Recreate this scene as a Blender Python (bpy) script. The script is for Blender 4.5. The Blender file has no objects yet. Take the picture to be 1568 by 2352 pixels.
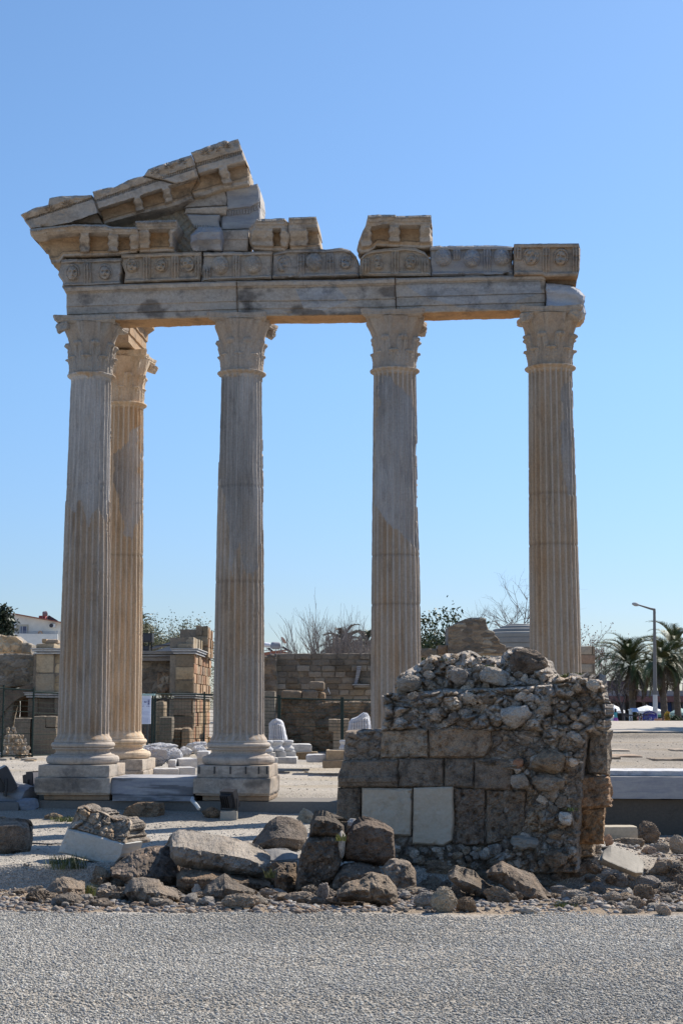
QUICK = False
import bpy, math, random
import numpy as np
from mathutils import Vector, Matrix

# ------------------------------------------------------------------ scene, camera, world, sun, exposure
SC = bpy.context.scene
COL = SC.collection
R_ = math.radians
F, CX, CY = 3450.0, 784.0, 1176.0          # focal length and centre on a 1568 x 2352 sheet
TH = math.atan(0.1287)                     # camera tilted up 7.3 degrees
EYE = 1.65
cam_d = bpy.data.cameras.new('camera')
cam_d.sensor_fit = 'VERTICAL'; cam_d.sensor_height = 24.0; cam_d.lens = 24.0 * F / 2352.0
cam_d.clip_start = 0.1; cam_d.clip_end = 3000
cam = bpy.data.objects.new('camera', cam_d); COL.objects.link(cam)
cam.location = (0, 0, EYE); cam.rotation_euler = (math.pi/2 + TH, 0, 0)
SC.camera = cam

SUN_EL = R_(42); SUN_AZ = math.atan2(0.68, 0.73)      # azimuth clockwise from +Y
sdir = Vector((math.sin(SUN_AZ)*math.cos(SUN_EL), math.cos(SUN_AZ)*math.cos(SUN_EL), math.sin(SUN_EL)))
world = bpy.data.worlds.new('World'); SC.world = world; world.use_nodes = True
wn = world.node_tree; wn.nodes.clear()
sky = wn.nodes.new('ShaderNodeTexSky'); sky.sky_type = 'NISHITA'; sky.sun_disc = False
sky.sun_elevation = SUN_EL; sky.sun_rotation = SUN_AZ
sky.air_density = 1.15; sky.dust_density = 0.35; sky.ozone_density = 2.6; sky.altitude = 0
bg = wn.nodes.new('ShaderNodeBackground'); bg.inputs['Strength'].default_value = 0.10
wo = wn.nodes.new('ShaderNodeOutputWorld')
# the clear spring air: a little less yellow towards the horizon
tcs = wn.nodes.new('ShaderNodeTexCoord'); sxyz = wn.nodes.new('ShaderNodeSeparateXYZ'); wn.links.new(tcs.outputs['Generated'], sxyz.inputs[0])
rmp = wn.nodes.new('ShaderNodeValToRGB'); el = rmp.color_ramp.elements
el[0].position = 0.0; el[0].color = (0.54, 0.63, 0.86, 1); el[1].position = 0.45; el[1].color = (0.74, 0.90, 1.05, 1)
for p_, c_ in ((0.08, (0.56, 0.68, 0.93, 1)), (0.22, (0.68, 0.84, 1.02, 1))):
    e_ = el.new(p_); e_.color = c_
wn.links.new(sxyz.outputs['Z'], rmp.inputs[0])
mul = wn.nodes.new('ShaderNodeMix'); mul.data_type = 'RGBA'; mul.blend_type = 'MULTIPLY'; mul.inputs[0].default_value = 1.0
wn.links.new(sky.outputs[0], mul.inputs[6]); wn.links.new(rmp.outputs[0], mul.inputs[7])
wn.links.new(mul.outputs[2], bg.inputs[0]); wn.links.new(bg.outputs[0], wo.inputs[0])
sun_d = bpy.data.lights.new('sun', 'SUN'); sun_d.energy = 5.0; sun_d.angle = R_(0.5); sun_d.color = (1.0, 0.93, 0.83)
sun = bpy.data.objects.new('sun', sun_d); COL.objects.link(sun)
sun.rotation_euler = (-sdir).to_track_quat('-Z', 'Y').to_euler(); sun.location = (20, 20, 30)
SC.view_settings.view_transform = 'Standard'; SC.view_settings.look = 'None'
SC.view_settings.exposure = 0.5; SC.view_settings.gamma = 1.0
try: SC.view_settings.use_curve_mapping = False
except Exception: pass

# ------------------------------------------------------------------ photograph geometry: rays on the 1568-wide sheet
cT, sT = math.cos(TH), math.sin(TH)
def ray(px, py):
    dx = (np.asarray(px, float)-CX)/F; dy = (CY-np.asarray(py, float))/F
    fw = cT - dy*sT
    return dx/fw, (sT + dy*cT)/fw
def at(px, py, Y):
    a, b = ray(px, py); return np.array([a*Y, Y, EYE+b*Y], float)
def ground_y(py, z):                      # distance at which row py meets height z
    return (z-EYE)/float(ray(784, py)[1])
rng = np.random.default_rng(7)

# ------------------------------------------------------------------ vector noise
def _h(ix, iy, iz, s):
    with np.errstate(over='ignore'):
        n = (ix.astype(np.int64)*374761393 + iy.astype(np.int64)*668265263 + iz.astype(np.int64)*1440662683 + s*974634777) & 0xffffffff
        n = ((n ^ (n >> 13))*1274126177) & 0xffffffff
        n = ((n ^ (n >> 16))*2246822519) & 0xffffffff
        n = n ^ (n >> 15)
    return (n & 0xffffff)/float(0xffffff)
def vnoise(p, s=0):
    p = np.asarray(p, float); i = np.floor(p); f = p-i; f = f*f*(3-2*f); i = i.astype(np.int64)
    r = 0
    for a in (0, 1):
        for b in (0, 1):
            for c in (0, 1):
                w = (f[:,0] if a else 1-f[:,0])*(f[:,1] if b else 1-f[:,1])*(f[:,2] if c else 1-f[:,2])
                r = r + w*_h(i[:,0]+a, i[:,1]+b, i[:,2]+c, s)
    return r*2-1
def fbm(p, o=4, s=0, g=0.5):
    p = np.asarray(p, float); r = 0; a = 1; t = 0
    for k in range(o):
        r = r + a*vnoise(p*(2**k)+k*17.3, s+k); t += a; a *= g
    return r/t
def worley(p, s=0):
    p = np.asarray(p, float); i = np.floor(p).astype(np.int64)
    d1 = np.full(len(p), 9.0); d2 = d1.copy(); cid = np.zeros(len(p))
    for a in (-1, 0, 1):
        for b in (-1, 0, 1):
            for c in (-1, 0, 1):
                q = i+np.array([a, b, c])
                o = np.stack([_h(q[:,0], q[:,1], q[:,2], s+k) for k in (11, 12, 13)], 1)
                d = np.linalg.norm(q+o-p, axis=1)
                m = d < d1
                d2 = np.where(m, d1, np.minimum(d2, d)); d1 = np.where(m, d, d1)
                cid = np.where(m, o[:,0], cid)
    return d1, d2, cid
def sstep(a, b, x):
    t = np.clip((np.asarray(x, float)-a)/(b-a), 0, 1); return t*t*(3-2*t)

# ------------------------------------------------------------------ object helpers
def tag(o, label=None, cat=None, group=None, kind=None):
    if label: o['label'] = label
    if cat: o['category'] = cat
    if group: o['group'] = group
    if kind or (label and 'kind' not in o): o['kind'] = kind or 'thing'
    return o
def thing(name, loc, label, cat, group=None, rz=0.0):
    o = bpy.data.objects.new(name, None); COL.objects.link(o); o.empty_display_size = 0.2
    o.location = [float(c) for c in loc]; o.rotation_euler = (0, 0, rz)
    return tag(o, label, cat, group)
class MB:
    """collects vertices, faces and a tint per vertex, then links ONE mesh object"""
    def __init__(s): s.v = []; s.f = []; s.c = []; s.n = 0
    def add(s, v, faces, tint=(1, 1, 1)):
        v = np.asarray(v, float).reshape(-1, 3)
        t = np.asarray(tint, float)
        if t.ndim == 1: t = np.tile(t, (len(v), 1))
        s.v.append(v); s.c.append(t)
        if not isinstance(faces, (list, tuple)): faces = [faces]
        for fa in faces:
            fa = np.asarray(fa, np.int64)
            if len(fa): s.f.append(fa+s.n)
        s.n += len(v); return s
    def build(s, name, mat, parent=None, smooth=False, world=True):
        v = np.concatenate(s.v); c = np.concatenate(s.c)
        if parent is None:
            org = np.array([v[:,0].mean(), v[:,1].mean(), v[:,2].min()])
        else:
            org = np.array(parent_origin(parent))
        vv = v-org if world else v
        me = bpy.data.meshes.new(name)
        nl = sum(f.size for f in s.f); nf = sum(len(f) for f in s.f)
        me.vertices.add(len(vv)); me.vertices.foreach_set('co', vv.astype(np.float32).ravel())
        me.loops.add(nl); me.loops.foreach_set('vertex_index', np.concatenate([f.ravel() for f in s.f]).astype(np.int32))
        me.polygons.add(nf)
        tot = np.concatenate([np.full(len(f), f.shape[1]) for f in s.f]).astype(np.int32)
        st = np.concatenate([[0], np.cumsum(tot)[:-1]]).astype(np.int32)
        me.polygons.foreach_set('loop_start', st); me.polygons.foreach_set('loop_total', tot)
        me.polygons.foreach_set('use_smooth', np.full(nf, bool(smooth)))
        a = me.attributes.new('tint', 'FLOAT_COLOR', 'POINT')
        a.data.foreach_set('color', np.concatenate([c, np.ones((len(c), 1))], 1).astype(np.float32).ravel())
        me.update(calc_edges=True); me.validate()
        if mat: me.materials.append(mat)
        o = bpy.data.objects.new(name, me); COL.objects.link(o)
        if parent is None: o.location = org
        else: o.parent = parent
        return o
def parent_origin(p):
    l = np.array(p.location)
    return l if p.parent is None else l+parent_origin(p.parent)

def grid_faces(nu, nv, wrap=False):         # nu columns, nv rows; vertex index = row*nu+col
    r = np.arange(nv-1)[:,None]; c = np.arange(nu if wrap else nu-1)[None,:]
    a = r*nu+c; b = r*nu+(c+1) % nu
    return np.stack([a, b, b+nu, a+nu], -1).reshape(-1, 4)
BOXF = np.array([[0,3,2,1],[4,5,6,7],[0,1,5,4],[1,2,6,5],[2,3,7,6],[3,0,4,7]])
def box_v(x0, x1, y0, y1, z0, z1):
    return np.array([[x0,y0,z0],[x1,y0,z0],[x1,y1,z0],[x0,y1,z0],[x0,y0,z1],[x1,y0,z1],[x1,y1,z1],[x0,y1,z1]], float)
def add_box(mb, x0, x1, y0, y1, z0, z1, tint=(1,1,1), M=None):
    v = box_v(x0, x1, y0, y1, z0, z1)
    if M is not None: v = M(v)
    mb.add(v, BOXF, tint)
def add_tube(mb, pts, rad, n=8, tint=(1,1,1), caps=True):
    pts = np.asarray(pts, float); m = len(pts); rad = np.broadcast_to(np.asarray(rad, float), (m,))
    vs = []
    for i in range(m):
        d = pts[min(i+1, m-1)]-pts[max(i-1, 0)]; d = d/(np.linalg.norm(d)+1e-9)
        u = np.cross(d, [0, 0, 1.0]) if abs(d[2]) < 0.95 else np.cross(d, [1.0, 0, 0])
        u /= np.linalg.norm(u); w = np.cross(d, u)
        a = np.arange(n)*2*math.pi/n
        vs.append(pts[i]+rad[i]*(np.cos(a)[:,None]*u+np.sin(a)[:,None]*w))
    fs = [grid_faces(n, m, True)]
    if caps:
        fs.append(np.arange(n)[None,::-1]); fs.append((np.arange(n)+(m-1)*n)[None,:])
    mb.add(np.concatenate(vs), fs, tint)
def add_lathe(mb, prof, n=48, centre=(0,0,0), tint=(1,1,1), caps=True):
    prof = np.asarray(prof, float); a = np.arange(n)*2*math.pi/n
    v = np.stack([prof[:,0,None]*np.cos(a), prof[:,0,None]*np.sin(a), np.repeat(prof[:,1,None], n, 1)], -1).reshape(-1, 3)+np.array(centre)
    fs = [grid_faces(n, len(prof), True)]
    if caps:
        fs.append(np.arange(n)[None,::-1]); fs.append((np.arange(n)+(len(prof)-1)*n)[None,:])
    mb.add(v, fs, tint)
def add_prism(mb, poly, y0, y1, tint=(1,1,1), M=None):   # polygon in x,z extruded along y
    poly = np.asarray(poly, float); n = len(poly)
    v = np.concatenate([np.stack([poly[:,0], np.full(n, y), poly[:,1]], 1) for y in (y0, y1)])
    if M is not None: v = M(v)
    i = np.arange(n); j = (i+1) % n
    mb.add(v, [i[None,:], (i+n)[None,::-1], np.stack([i, i+n, j+n, j], 1)], tint)

_ico = {}
def ico(sub):
    if sub not in _ico:
        import bmesh
        bm = bmesh.new(); bmesh.ops.create_icosphere(bm, subdivisions=sub, radius=1.0)
        v = np.array([x.co[:] for x in bm.verts]); f = np.array([[x.index for x in fa.verts] for fa in bm.faces]); bm.free()
        _ico[sub] = (v, f)
    return _ico[sub]
def rock_shape(seed, sub=4, blocky=0.0, chops=13, rough=0.05, pits=0.0, lump=0.2):
    """unit stone: sphere pushed towards a box, chopped by random planes, weathered"""
    v, f = ico(sub); r = np.random.default_rng(seed); v = v.copy()
    if blocky > 0:
        c = v/np.max(np.abs(v), axis=1, keepdims=True)*0.80
        v = v*(1-blocky)+c*blocky
    v = v*(1+lump*fbm(v*1.3+seed*3.1, 2, seed)[:,None])
    for k in range(chops):
        n = r.normal(size=3); n /= np.linalg.norm(n); d = r.uniform(0.62, 0.9)
        e = v@n-d; v = v-np.where(e > 0, e*0.85, 0)[:,None]*n
    nn = v/np.linalg.norm(v, axis=1, keepdims=True)
    h = rough*(1.1*fbm(v*4+seed, 4, seed+5)+2.4*(.30-np.abs(fbm(v*2.3+seed*1.9, 4, seed+6)))+1.5*(.25-np.abs(fbm(v*6.5+seed, 3, seed+7))))
    h = h+rough*.5*fbm(v*15+seed, 3, seed+11)
    if pits > 0:
        d1, d2, _ = worley(v*5+seed*1.7, seed); e1, e2, _ = worley(v*10+seed*2.7, seed+1); h = h-pits*1.5*np.clip(0.40-d1, 0, 1)-pits*.9*np.clip(.38-e1, 0, 1)
    v = v+nn*h[:,None]
    v = v/np.abs(v).max(0)
    return v, f
def rotm(rx=0, ry=0, rz=0):
    return np.array(Matrix.Rotation(rz, 3, 'Z') @ Matrix.Rotation(ry, 3, 'Y') @ Matrix.Rotation(rx, 3, 'X'))

# ------------------------------------------------------------------ procedural materials
class NT:
    def __init__(s, name):
        s.m = bpy.data.materials.new(name); s.m.use_nodes = True; s.t = s.m.node_tree; s.t.nodes.clear()
        s.out = s.n('ShaderNodeOutputMaterial'); s.b = s.n('ShaderNodeBsdfPrincipled'); s.l(s.b.outputs[0], s.out.inputs[0])
        s.pos = s.n('ShaderNodeNewGeometry').outputs['Position']
    def n(s, t, **k):
        x = s.t.nodes.new(t)
        for a, b in k.items(): setattr(x, a, b)
        return x
    def l(s, a, b): s.t.links.new(a, b)
    def noise(s, scale, detail=4, rough=0.6, vec=None, dist=0.0):
        x = s.n('ShaderNodeTexNoise'); x.inputs['Scale'].default_value = scale; x.inputs['Detail'].default_value = detail
        x.inputs['Roughness'].default_value = rough; x.inputs['Distortion'].default_value = dist
        s.l(vec if vec is not None else s.pos, x.inputs['Vector']); return x.outputs['Fac']
    def ramp(s, fac, a, b, ca=(0,0,0,1), cb=(1,1,1,1)):
        x = s.n('ShaderNodeValToRGB'); e = x.color_ramp.elements
        e[0].position = a; e[1].position = b; e[0].color = ca; e[1].color = cb
        s.l(fac, x.inputs[0]); return x.outputs[0]
    def mix(s, fac, a, b, mode='MIX'):
        x = s.n('ShaderNodeMix', data_type='RGBA', blend_type=mode)
        for v, i in ((fac, 0), (a, 6), (b, 7)):
            if isinstance(v, (int, float)): x.inputs[i].default_value = v
            elif isinstance(v, tuple): x.inputs[i].default_value = v if len(v) == 4 else v+(1,)
            else: s.l(v, x.inputs[i])
        return x.outputs[2]
    def tint(s):
        x = s.n('ShaderNodeAttribute'); x.attribute_name = 'tint'; return x.outputs['Color']
    def scaled(s, sc):
        x = s.n('ShaderNodeMapping'); x.inputs['Scale'].default_value = sc; s.l(s.pos, x.inputs[0]); return x.outputs[0]
    def bump(s, h, strength, dist):
        x = s.n('ShaderNodeBump'); x.inputs['Strength'].default_value = strength; x.inputs['Distance'].default_value = dist
        s.l(h, x.inputs['Height']); s.l(x.outputs[0], s.b.inputs['Normal'])
def stone(name, base, dark, warm=None, warm_amt=0.4, dark_lo=0.55, dark_hi=0.72, scale=1.0, bump=0.5, bdist=0.02, vein=None, speck=0.25, rough=0.9, streak=None, pit=0.0):
    m = NT(name)
    c = m.mix(1.0, m.tint(), base, 'MULTIPLY')
    if warm: c = m.mix(m.ramp(m.noise(0.9*scale, 4, 0.6), 0.45, 0.7, (0,0,0,1), (warm_amt,)*3+(1,)), c, m.mix(1.0, m.tint(), warm, 'MULTIPLY'))
    if vein:
        v = m.noise(1.0, 5, 0.6, m.scaled(vein), 0.6)
        c = m.mix(m.ramp(v, 0.42, 0.62, (0,0,0,1), (0.75,0.75,0.75,1)), c, m.mix(1.0, m.tint(), (0.66*base[0],0.70*base[1],0.80*base[2]), 'MULTIPLY'))
    c = m.mix(m.ramp(m.noise(2.3*scale, 6, 0.7), dark_lo, dark_hi, (0,0,0,1), (0.85,0.85,0.85,1)), c, m.mix(1.0, m.tint(), dark, 'MULTIPLY'))
    if streak:
        sv = m.noise(1.0, 5, 0.65, m.scaled(streak), 1.2)
        c = m.mix(m.ramp(sv, 0.50, 0.66, (0,0,0,1), (0.7,0.7,0.7,1)), c, m.mix(1.0, m.tint(), tuple(0.62*b_ for b_ in base), 'MULTIPLY'))
        s2 = m.noise(1.0, 5, 0.65, m.scaled(tuple(1.7*q for q in streak)), 0.8)
        c = m.mix(m.ramp(s2, 0.58, 0.72, (0,0,0,1), (0.55,0.55,0.55,1)), c, m.mix(1.0, m.tint(), tuple(min(1, 1.28*b_) for b_ in base), 'MULTIPLY'))
    f = m.noise(22*scale, 4, 0.7)
    c = m.mix(speck, c, m.ramp(f, 0.3, 0.7, (0.35,0.33,0.31,1), (1.3,1.3,1.3,1)), 'MULTIPLY')
    m.l(c, m.b.inputs['Base Color']); m.b.inputs['Roughness'].default_value = rough
    m.b.inputs['Specular IOR Level'].default_value = 0.25
    h = m.mix(0.5, m.noise(9*scale, 6, 0.7), f)
    if pit:
        vo = m.n('ShaderNodeTexVoronoi'); vo.inputs['Scale'].default_value = pit; vo.inputs['Randomness'].default_value = 1.0
        m.l(m.mix(0.06, m.pos, m.n('ShaderNodeTexNoise').outputs['Color']), vo.inputs['Vector'])
        hole = m.ramp(vo.outputs['Distance'], 0.12, 0.42); h = m.mix(0.75, h, hole, 'MULTIPLY')
    m.bump(h, bump, bdist); return m.m
def plain(name, col, rough=0.7, metal=0.0, var=0.15, scale=6, bump=0.0, spec=0.4):
    m = NT(name); m.b.inputs['Specular IOR Level'].default_value = spec; c = m.mix(1.0, m.tint(), col, 'MULTIPLY')
    f = m.noise(scale, 4, 0.6); lo = 1-var
    c = m.mix(1.0, c, m.ramp(f, 0.3, 0.7, (lo,lo,lo,1), (1+var,)*3+(1,)), 'MULTIPLY')
    m.l(c, m.b.inputs['Base Color']); m.b.inputs['Roughness'].default_value = rough; m.b.inputs['Metallic'].default_value = metal
    if bump: m.bump(f, bump, 0.01)
    return m.m
M_temple = stone('weathered_marble', (0.435,0.388,0.338), (0.12,0.112,0.108), (0.45,0.33,0.215), 0.6, 0.53, 0.70, 0.9, 0.6, 0.02, speck=0.35, streak=(1.6,1.6,4.5))
M_shaft = stone('column_marble', (1,1,1), (0.45,0.42,0.38), (0.98,0.82,0.64), 0.5, 0.66, 0.86, 1.1, 0.45, 0.012, speck=0.3, streak=(5.0,5.0,0.8))
M_blue = stone('veined_marble', (0.46,0.46,0.47), (0.3,0.3,0.31), None, 0, 0.66, 0.82, 1.0, 0.3, 0.01, vein=(1.2,1.2,9.0), speck=0.15)
M_white = stone('white_marble', (0.60,0.59,0.575), (0.27,0.265,0.26), (0.52,0.46,0.37), 0.4, 0.52, 0.74, 1.5, 0.6, 0.02, vein=(3,3,14), speck=0.2)
M_lime = stone('dark_limestone', (0.37,0.315,0.255), (0.10,0.085,0.07), (0.37,0.255,0.16), 0.45, 0.47, 0.66, 3.2, 1.0, 0.04, speck=0.7, pit=26)
M_pier = stone('mortared_rubble', (0.435,0.385,0.33), (0.115,0.10,0.085), (0.47,0.35,0.24), 0.4, 0.50, 0.70, 3.0, 1.0, 0.04, speck=0.7, pit=30)
M_pale = stone('pale_limestone', (0.55,0.53,0.48), (0.28,0.26,0.22), (0.50,0.44,0.35), 0.4, 0.58, 0.8, 1.6, 0.4, 0.01, speck=0.18)
M_rock = stone('rough_rock', (0.34,0.31,0.275), (0.10,0.09,0.08), (0.35,0.26,0.18), 0.32, 0.5, 0.7, 3.6, 1.0, 0.03, speck=0.65, pit=34)
M_wall = stone('old_wall_stone', (0.30,0.27,0.23), (0.10,0.09,0.08), (0.34,0.24,0.15), 0.4, 0.5, 0.75, 0.7, 0.7, 0.03, speck=0.35)
M_conc = stone('concrete', (0.30,0.285,0.26), (0.14,0.13,0.12), None, 0, 0.6, 0.8, 1.2, 0.4, 0.01, speck=0.25)
M_green_metal = plain('dark_green_paint', (0.035,0.05,0.045), 0.9, 0.0, 0.1, spec=0.08)
M_black = plain('black_metal', (0.03,0.03,0.032), 0.45, 0.0, 0.2)
M_paint = plain('painted_surface', (1,1,1), 0.75, 0.0, 0.08, 1.5)
M_leaf = plain('foliage', (1,1,1), 0.6, 0.0, 0.35, 3)
M_bark = plain('bark', (1,1,1), 0.9, 0.0, 0.3, 8, 0.4)
M_cloth = plain('cloth', (1,1,1), 0.85, 0.0, 0.08, 5)
# ------------------------------------------------------------------ more shape helpers
_cg = {}
def cube_grid(nx, ny, nz):
    k = (nx, ny, nz)
    if k in _cg: return _cg[k]
    V = []; Fs = []; n = 0
    for ax, (a, b) in ((0, (ny, nz)), (1, (nx, nz)), (2, (nx, ny))):
        for s in (0, 1):
            p, q = np.meshgrid(np.linspace(0, 1, a+1), np.linspace(0, 1, b+1))
            p = p.ravel(); q = q.ravel(); c = np.full(len(p), float(s))
            v = {0: (c, p, q), 1: (p, c, q), 2: (p, q, c)}[ax]
            f = grid_faces(a+1, b+1)
            if (ax == 1) == (s == 1): f = f[:, ::-1]
            V.append(np.stack(v, 1)); Fs.append(f+n); n += len(p)
    _cg[k] = (np.concatenate(V), np.concatenate(Fs)); return _cg[k]
def ashlar(mb, x0, x1, y0, y1, z0, z1, res=0.06, r=0.02, amp=0.01, seed=0, M=None, tint=(1,1,1), fs=5.0, chip=0.0):
    """a worn stone block: rounded edges, uneven faces; M maps local points to the world"""
    lo = np.array([x0, y0, z0]); hi = np.array([x1, y1, z1]); d = hi-lo
    n = [int(np.clip(math.ceil(c/res), 1, 60)) for c in d]
    v, f = cube_grid(*n); p = lo+v*d; rr = min(r, 0.45*d.min())
    if chip:
        rr = np.clip(rr*(1+6*chip*np.clip(fbm(p*2.2+seed*7.7, 3, seed), -0.1, 1)), 0.003, 0.45*d.min())[:,None]
    q = np.clip(p, lo+rr, hi-rr); e = p-q; L = np.linalg.norm(e, axis=1, keepdims=True)
    p = q+e/np.maximum(L, 1e-9)*np.minimum(L, rr)
    if amp:
        s = p*fs+seed*13.7
        p = p+amp*np.stack([fbm(s, 3, seed+1), fbm(s+50, 3, seed+2), fbm(s+90, 3, seed+3)], 1)
    if M is not None: p = M(p)
    mb.add(p, f, tint)
def proj(p):
    p = np.asarray(p, float); fw = p[:,1]*cT+(p[:,2]-EYE)*sT; up = (p[:,2]-EYE)*cT-p[:,1]*sT
    return CX+F*p[:,0]/fw, CY-F*up/fw

# ------------------------------------------------------------------ the ground
def sblend(a, b, x): return sstep(a, b, x)
def gz(X, Y):
    X = np.asarray(X, float); Y = np.asarray(Y, float)
    Yl = Y
    front = np.interp(Yl, [-50, 12.3, 13, 15, 17, 18.6, 18.78, 18.98, 20, 25, 28.6, 29.4, 31, 36, 44, 60, 90, 500],
                          [0, 0, -.05, -.26, -.44, -.58, -.57, -.29, -.30, -.42, -.5, -.42, -.13, -.08, .09, .15, .2, .2])
    right = np.interp(Y, [-50, 12.3, 13, 15, 17, 20, 24, 28.4, 29.35, 29.42, 31, 36, 45, 45.25, 60, 64, 84, 500],
                         [0, 0, -.05, -.2, -.28, -.42, -.58, -.78, -.80, .25, .36, .52, .68, .80, .985, .95, -.1, -.1])
    k = sblend(3.6, 5.2, X)
    z = front*(1-k)+right*k
    pts = np.stack([X.ravel(), Y.ravel(), np.zeros(X.size)], 1)
    rough = np.interp(Y, [0, 12, 14, 19, 21, 400], [0.006, 0.010, 0.075, 0.075, 0.02, 0.02])
    n = fbm(pts*1.1, 3, 3).reshape(X.shape)+0.5*fbm(pts*5, 2, 8).reshape(X.shape)
    return z+rough*n
gx = np.unique(np.concatenate([np.linspace(-260, -24, 30), np.linspace(-24, -9, 50), np.linspace(-9, 9.5, 260), np.linspace(9.5, 30, 50), np.linspace(30, 260, 30)]))
gy = np.unique(np.concatenate([np.linspace(-40, 6, 20), np.linspace(6, 12, 60), np.linspace(12, 21, 190), np.linspace(21, 29.3, 90), np.linspace(29.3, 29.5, 6), np.linspace(29.5, 46, 110), np.linspace(46, 90, 60), np.geomspace(90, 700, 30)]))
GX, GY = np.meshgrid(gx, gy); GZ = gz(GX, GY)
gp = np.stack([GX.ravel(), GY.ravel(), GZ.ravel()], 1)
n1 = fbm(gp*np.array([.7,.7,0])+5, 4, 21)[:,None]
edge = 12.35+0.25*fbm(gp*np.array([.8, 0, 0])+3, 3, 31)
earth = (sstep(-.15, .15, gp[:,1]-edge)*(1-sstep(17.5, 19.5, gp[:,1])))[:,None]
base_t = np.array([.40,.365,.315])*sstep(12.2, 12.6, gp[:,1])[:,None]+np.array([.35,.33,.30])*(1-sstep(12.2, 12.6, gp[:,1]))[:,None]
earth = np.maximum(earth, .85*(sstep(3.2, 4.2, gp[:,0]-.12*(gp[:,1]-17))*sstep(13, 15, gp[:,1])*(1-sstep(27, 29.3, gp[:,1])))[:,None])
tint = base_t*(1-earth)+np.array([.27,.21,.15])*earth
tint = tint*(1+.22*n1)
bare_ = (sstep(.12, .32, fbm(gp*np.array([.55,1.5,0]), 3, 61))*(gp[:,1] < 12.3))[:,None]
tint = tint*(1-.4*bare_)+np.array([.38,.33,.26])*.4*bare_
warm = (sstep(.15, .45, fbm(gp*np.array([.35,.9,0])+9, 3, 41))*sstep(28, 34, gp[:,1]))[:,None]
tint = tint*(1-.5*warm)+np.array([.36,.30,.21])*.5*warm
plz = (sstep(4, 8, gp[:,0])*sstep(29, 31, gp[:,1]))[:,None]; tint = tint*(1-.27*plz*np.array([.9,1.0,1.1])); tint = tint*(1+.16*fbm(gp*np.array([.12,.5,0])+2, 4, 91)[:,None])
m = NT('gravel_ground')
c = m.mix(1.0, m.tint(), m.ramp(m.noise(55, 3, 0.7), 0.32, 0.68, (.45,.44,.43,1), (1.5,1.48,1.45,1)), 'MULTIPLY')
c = m.mix(0.7, c, m.ramp(m.noise(17, 5, 0.75), 0.3, 0.7, (.6,.6,.6,1), (1.35,1.35,1.35,1)), 'MULTIPLY')
m.l(c, m.b.inputs['Base Color']); m.b.inputs['Roughness'].default_value = 0.95; m.b.inputs['Specular IOR Level'].default_value = 0.15
vo = m.n('ShaderNodeTexVoronoi'); vo.inputs['Scale'].default_value = 38; m.l(m.pos, vo.inputs['Vector'])
m.bump(m.mix(0.5, vo.outputs['Distance'], m.noise(20, 5, 0.7)), 0.9, 0.03); M_ground = m.m
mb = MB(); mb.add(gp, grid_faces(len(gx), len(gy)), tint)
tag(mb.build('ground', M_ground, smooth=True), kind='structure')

# loose gravel of the foreground path: far too many to count
m = NT('gravel_stone'); m.l(m.mix(0.6, m.tint(), m.ramp(m.noise(90, 3, 0.7), 0.3, 0.7, (.6,.6,.6,1), (1.3,1.3,1.3,1)), 'MULTIPLY'), m.b.inputs['Base Color'])
m.b.inputs['Roughness'].default_value = 0.9; m.b.inputs['Specular IOR Level'].default_value = 0.2; M_pebble = m.m
def scatter_pebbles(name, n, yfun, rmin, rmax, seed, cols, zoff=0.3, keep=None):
    r = np.random.default_rng(seed)
    Y = yfun(r.random(n)); X = (r.random(n)*2-1)*(0.245*Y+0.7)
    if keep is not None:
        k = keep(X, Y, r); X = X[k]; Y = Y[k]
    n = len(X)
    rad = rmin+(rmax-rmin)*r.random(n)**2.2
    Z = gz(X, Y)+rad*zoff
    v0, f0 = ico(1); nv = len(v0)
    a = r.random(n)*6.283; b = r.random(n)*6.283; cz, sz = np.cos(a), np.sin(a); cb, sb = np.cos(b), np.sin(b)
    jit = 1+0.25*(r.random((n, nv, 1))-.5)*2
    v = v0[None]*jit*np.stack([1+.35*r.random(n), .75+.3*r.random(n), .55+.3*r.random(n)], 1)[:,None,:]*rad[:,None,None]
    v = np.stack([v[...,0], v[...,1]*cb[:,None]*1-v[...,2]*sb[:,None]*.5, v[...,1]*sb[:,None]*.5+v[...,2]*cb[:,None]], -1)
    v = np.stack([v[...,0]*cz[:,None]-v[...,1]*sz[:,None], v[...,0]*sz[:,None]+v[...,1]*cz[:,None], v[...,2]], -1)
    v += np.stack([X, Y, Z], 1)[:,None,:]
    f = (f0[None]+(np.arange(n)*nv)[:,None,None]).reshape(-1, 3)
    cc = np.array(cols)[r.integers(0, len(cols), n)]*(0.75+.5*r.random((n, 1)))*(1+.30*fbm(np.stack([X*.5, Y*.8, 0*X], 1), 3, 71)[:,None])
    mb = MB(); mb.add(v.reshape(-1, 3), f, np.repeat(cc, nv, 0))
    return tag(mb.build(name, M_pebble, smooth=True), kind='stuff')
GRAV = [(.42,.39,.335), (.44,.41,.35), (.35,.335,.31), (.45,.41,.34), (.31,.29,.26), (.38,.34,.28), (.50,.47,.41)]
if not QUICK:
    bare = lambda X, Y, r: (Y < 12.25+.55*fbm(np.stack([X*1.1, 0*X, 0*X+4], 1), 4, 62)+.25*r.random(len(X))) & ((fbm(np.stack([X*.55, Y*1.5, 0*X], 1), 3, 61) < .22) | (r.random(len(X)) < .62))
    tag(scatter_pebbles('gravel', 230000, lambda q: 7.3+5.6*q**0.9, 0.004, 0.0115, 5, GRAV, keep=bare), 'grey crushed gravel covering the path in the foreground', 'gravel')

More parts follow.
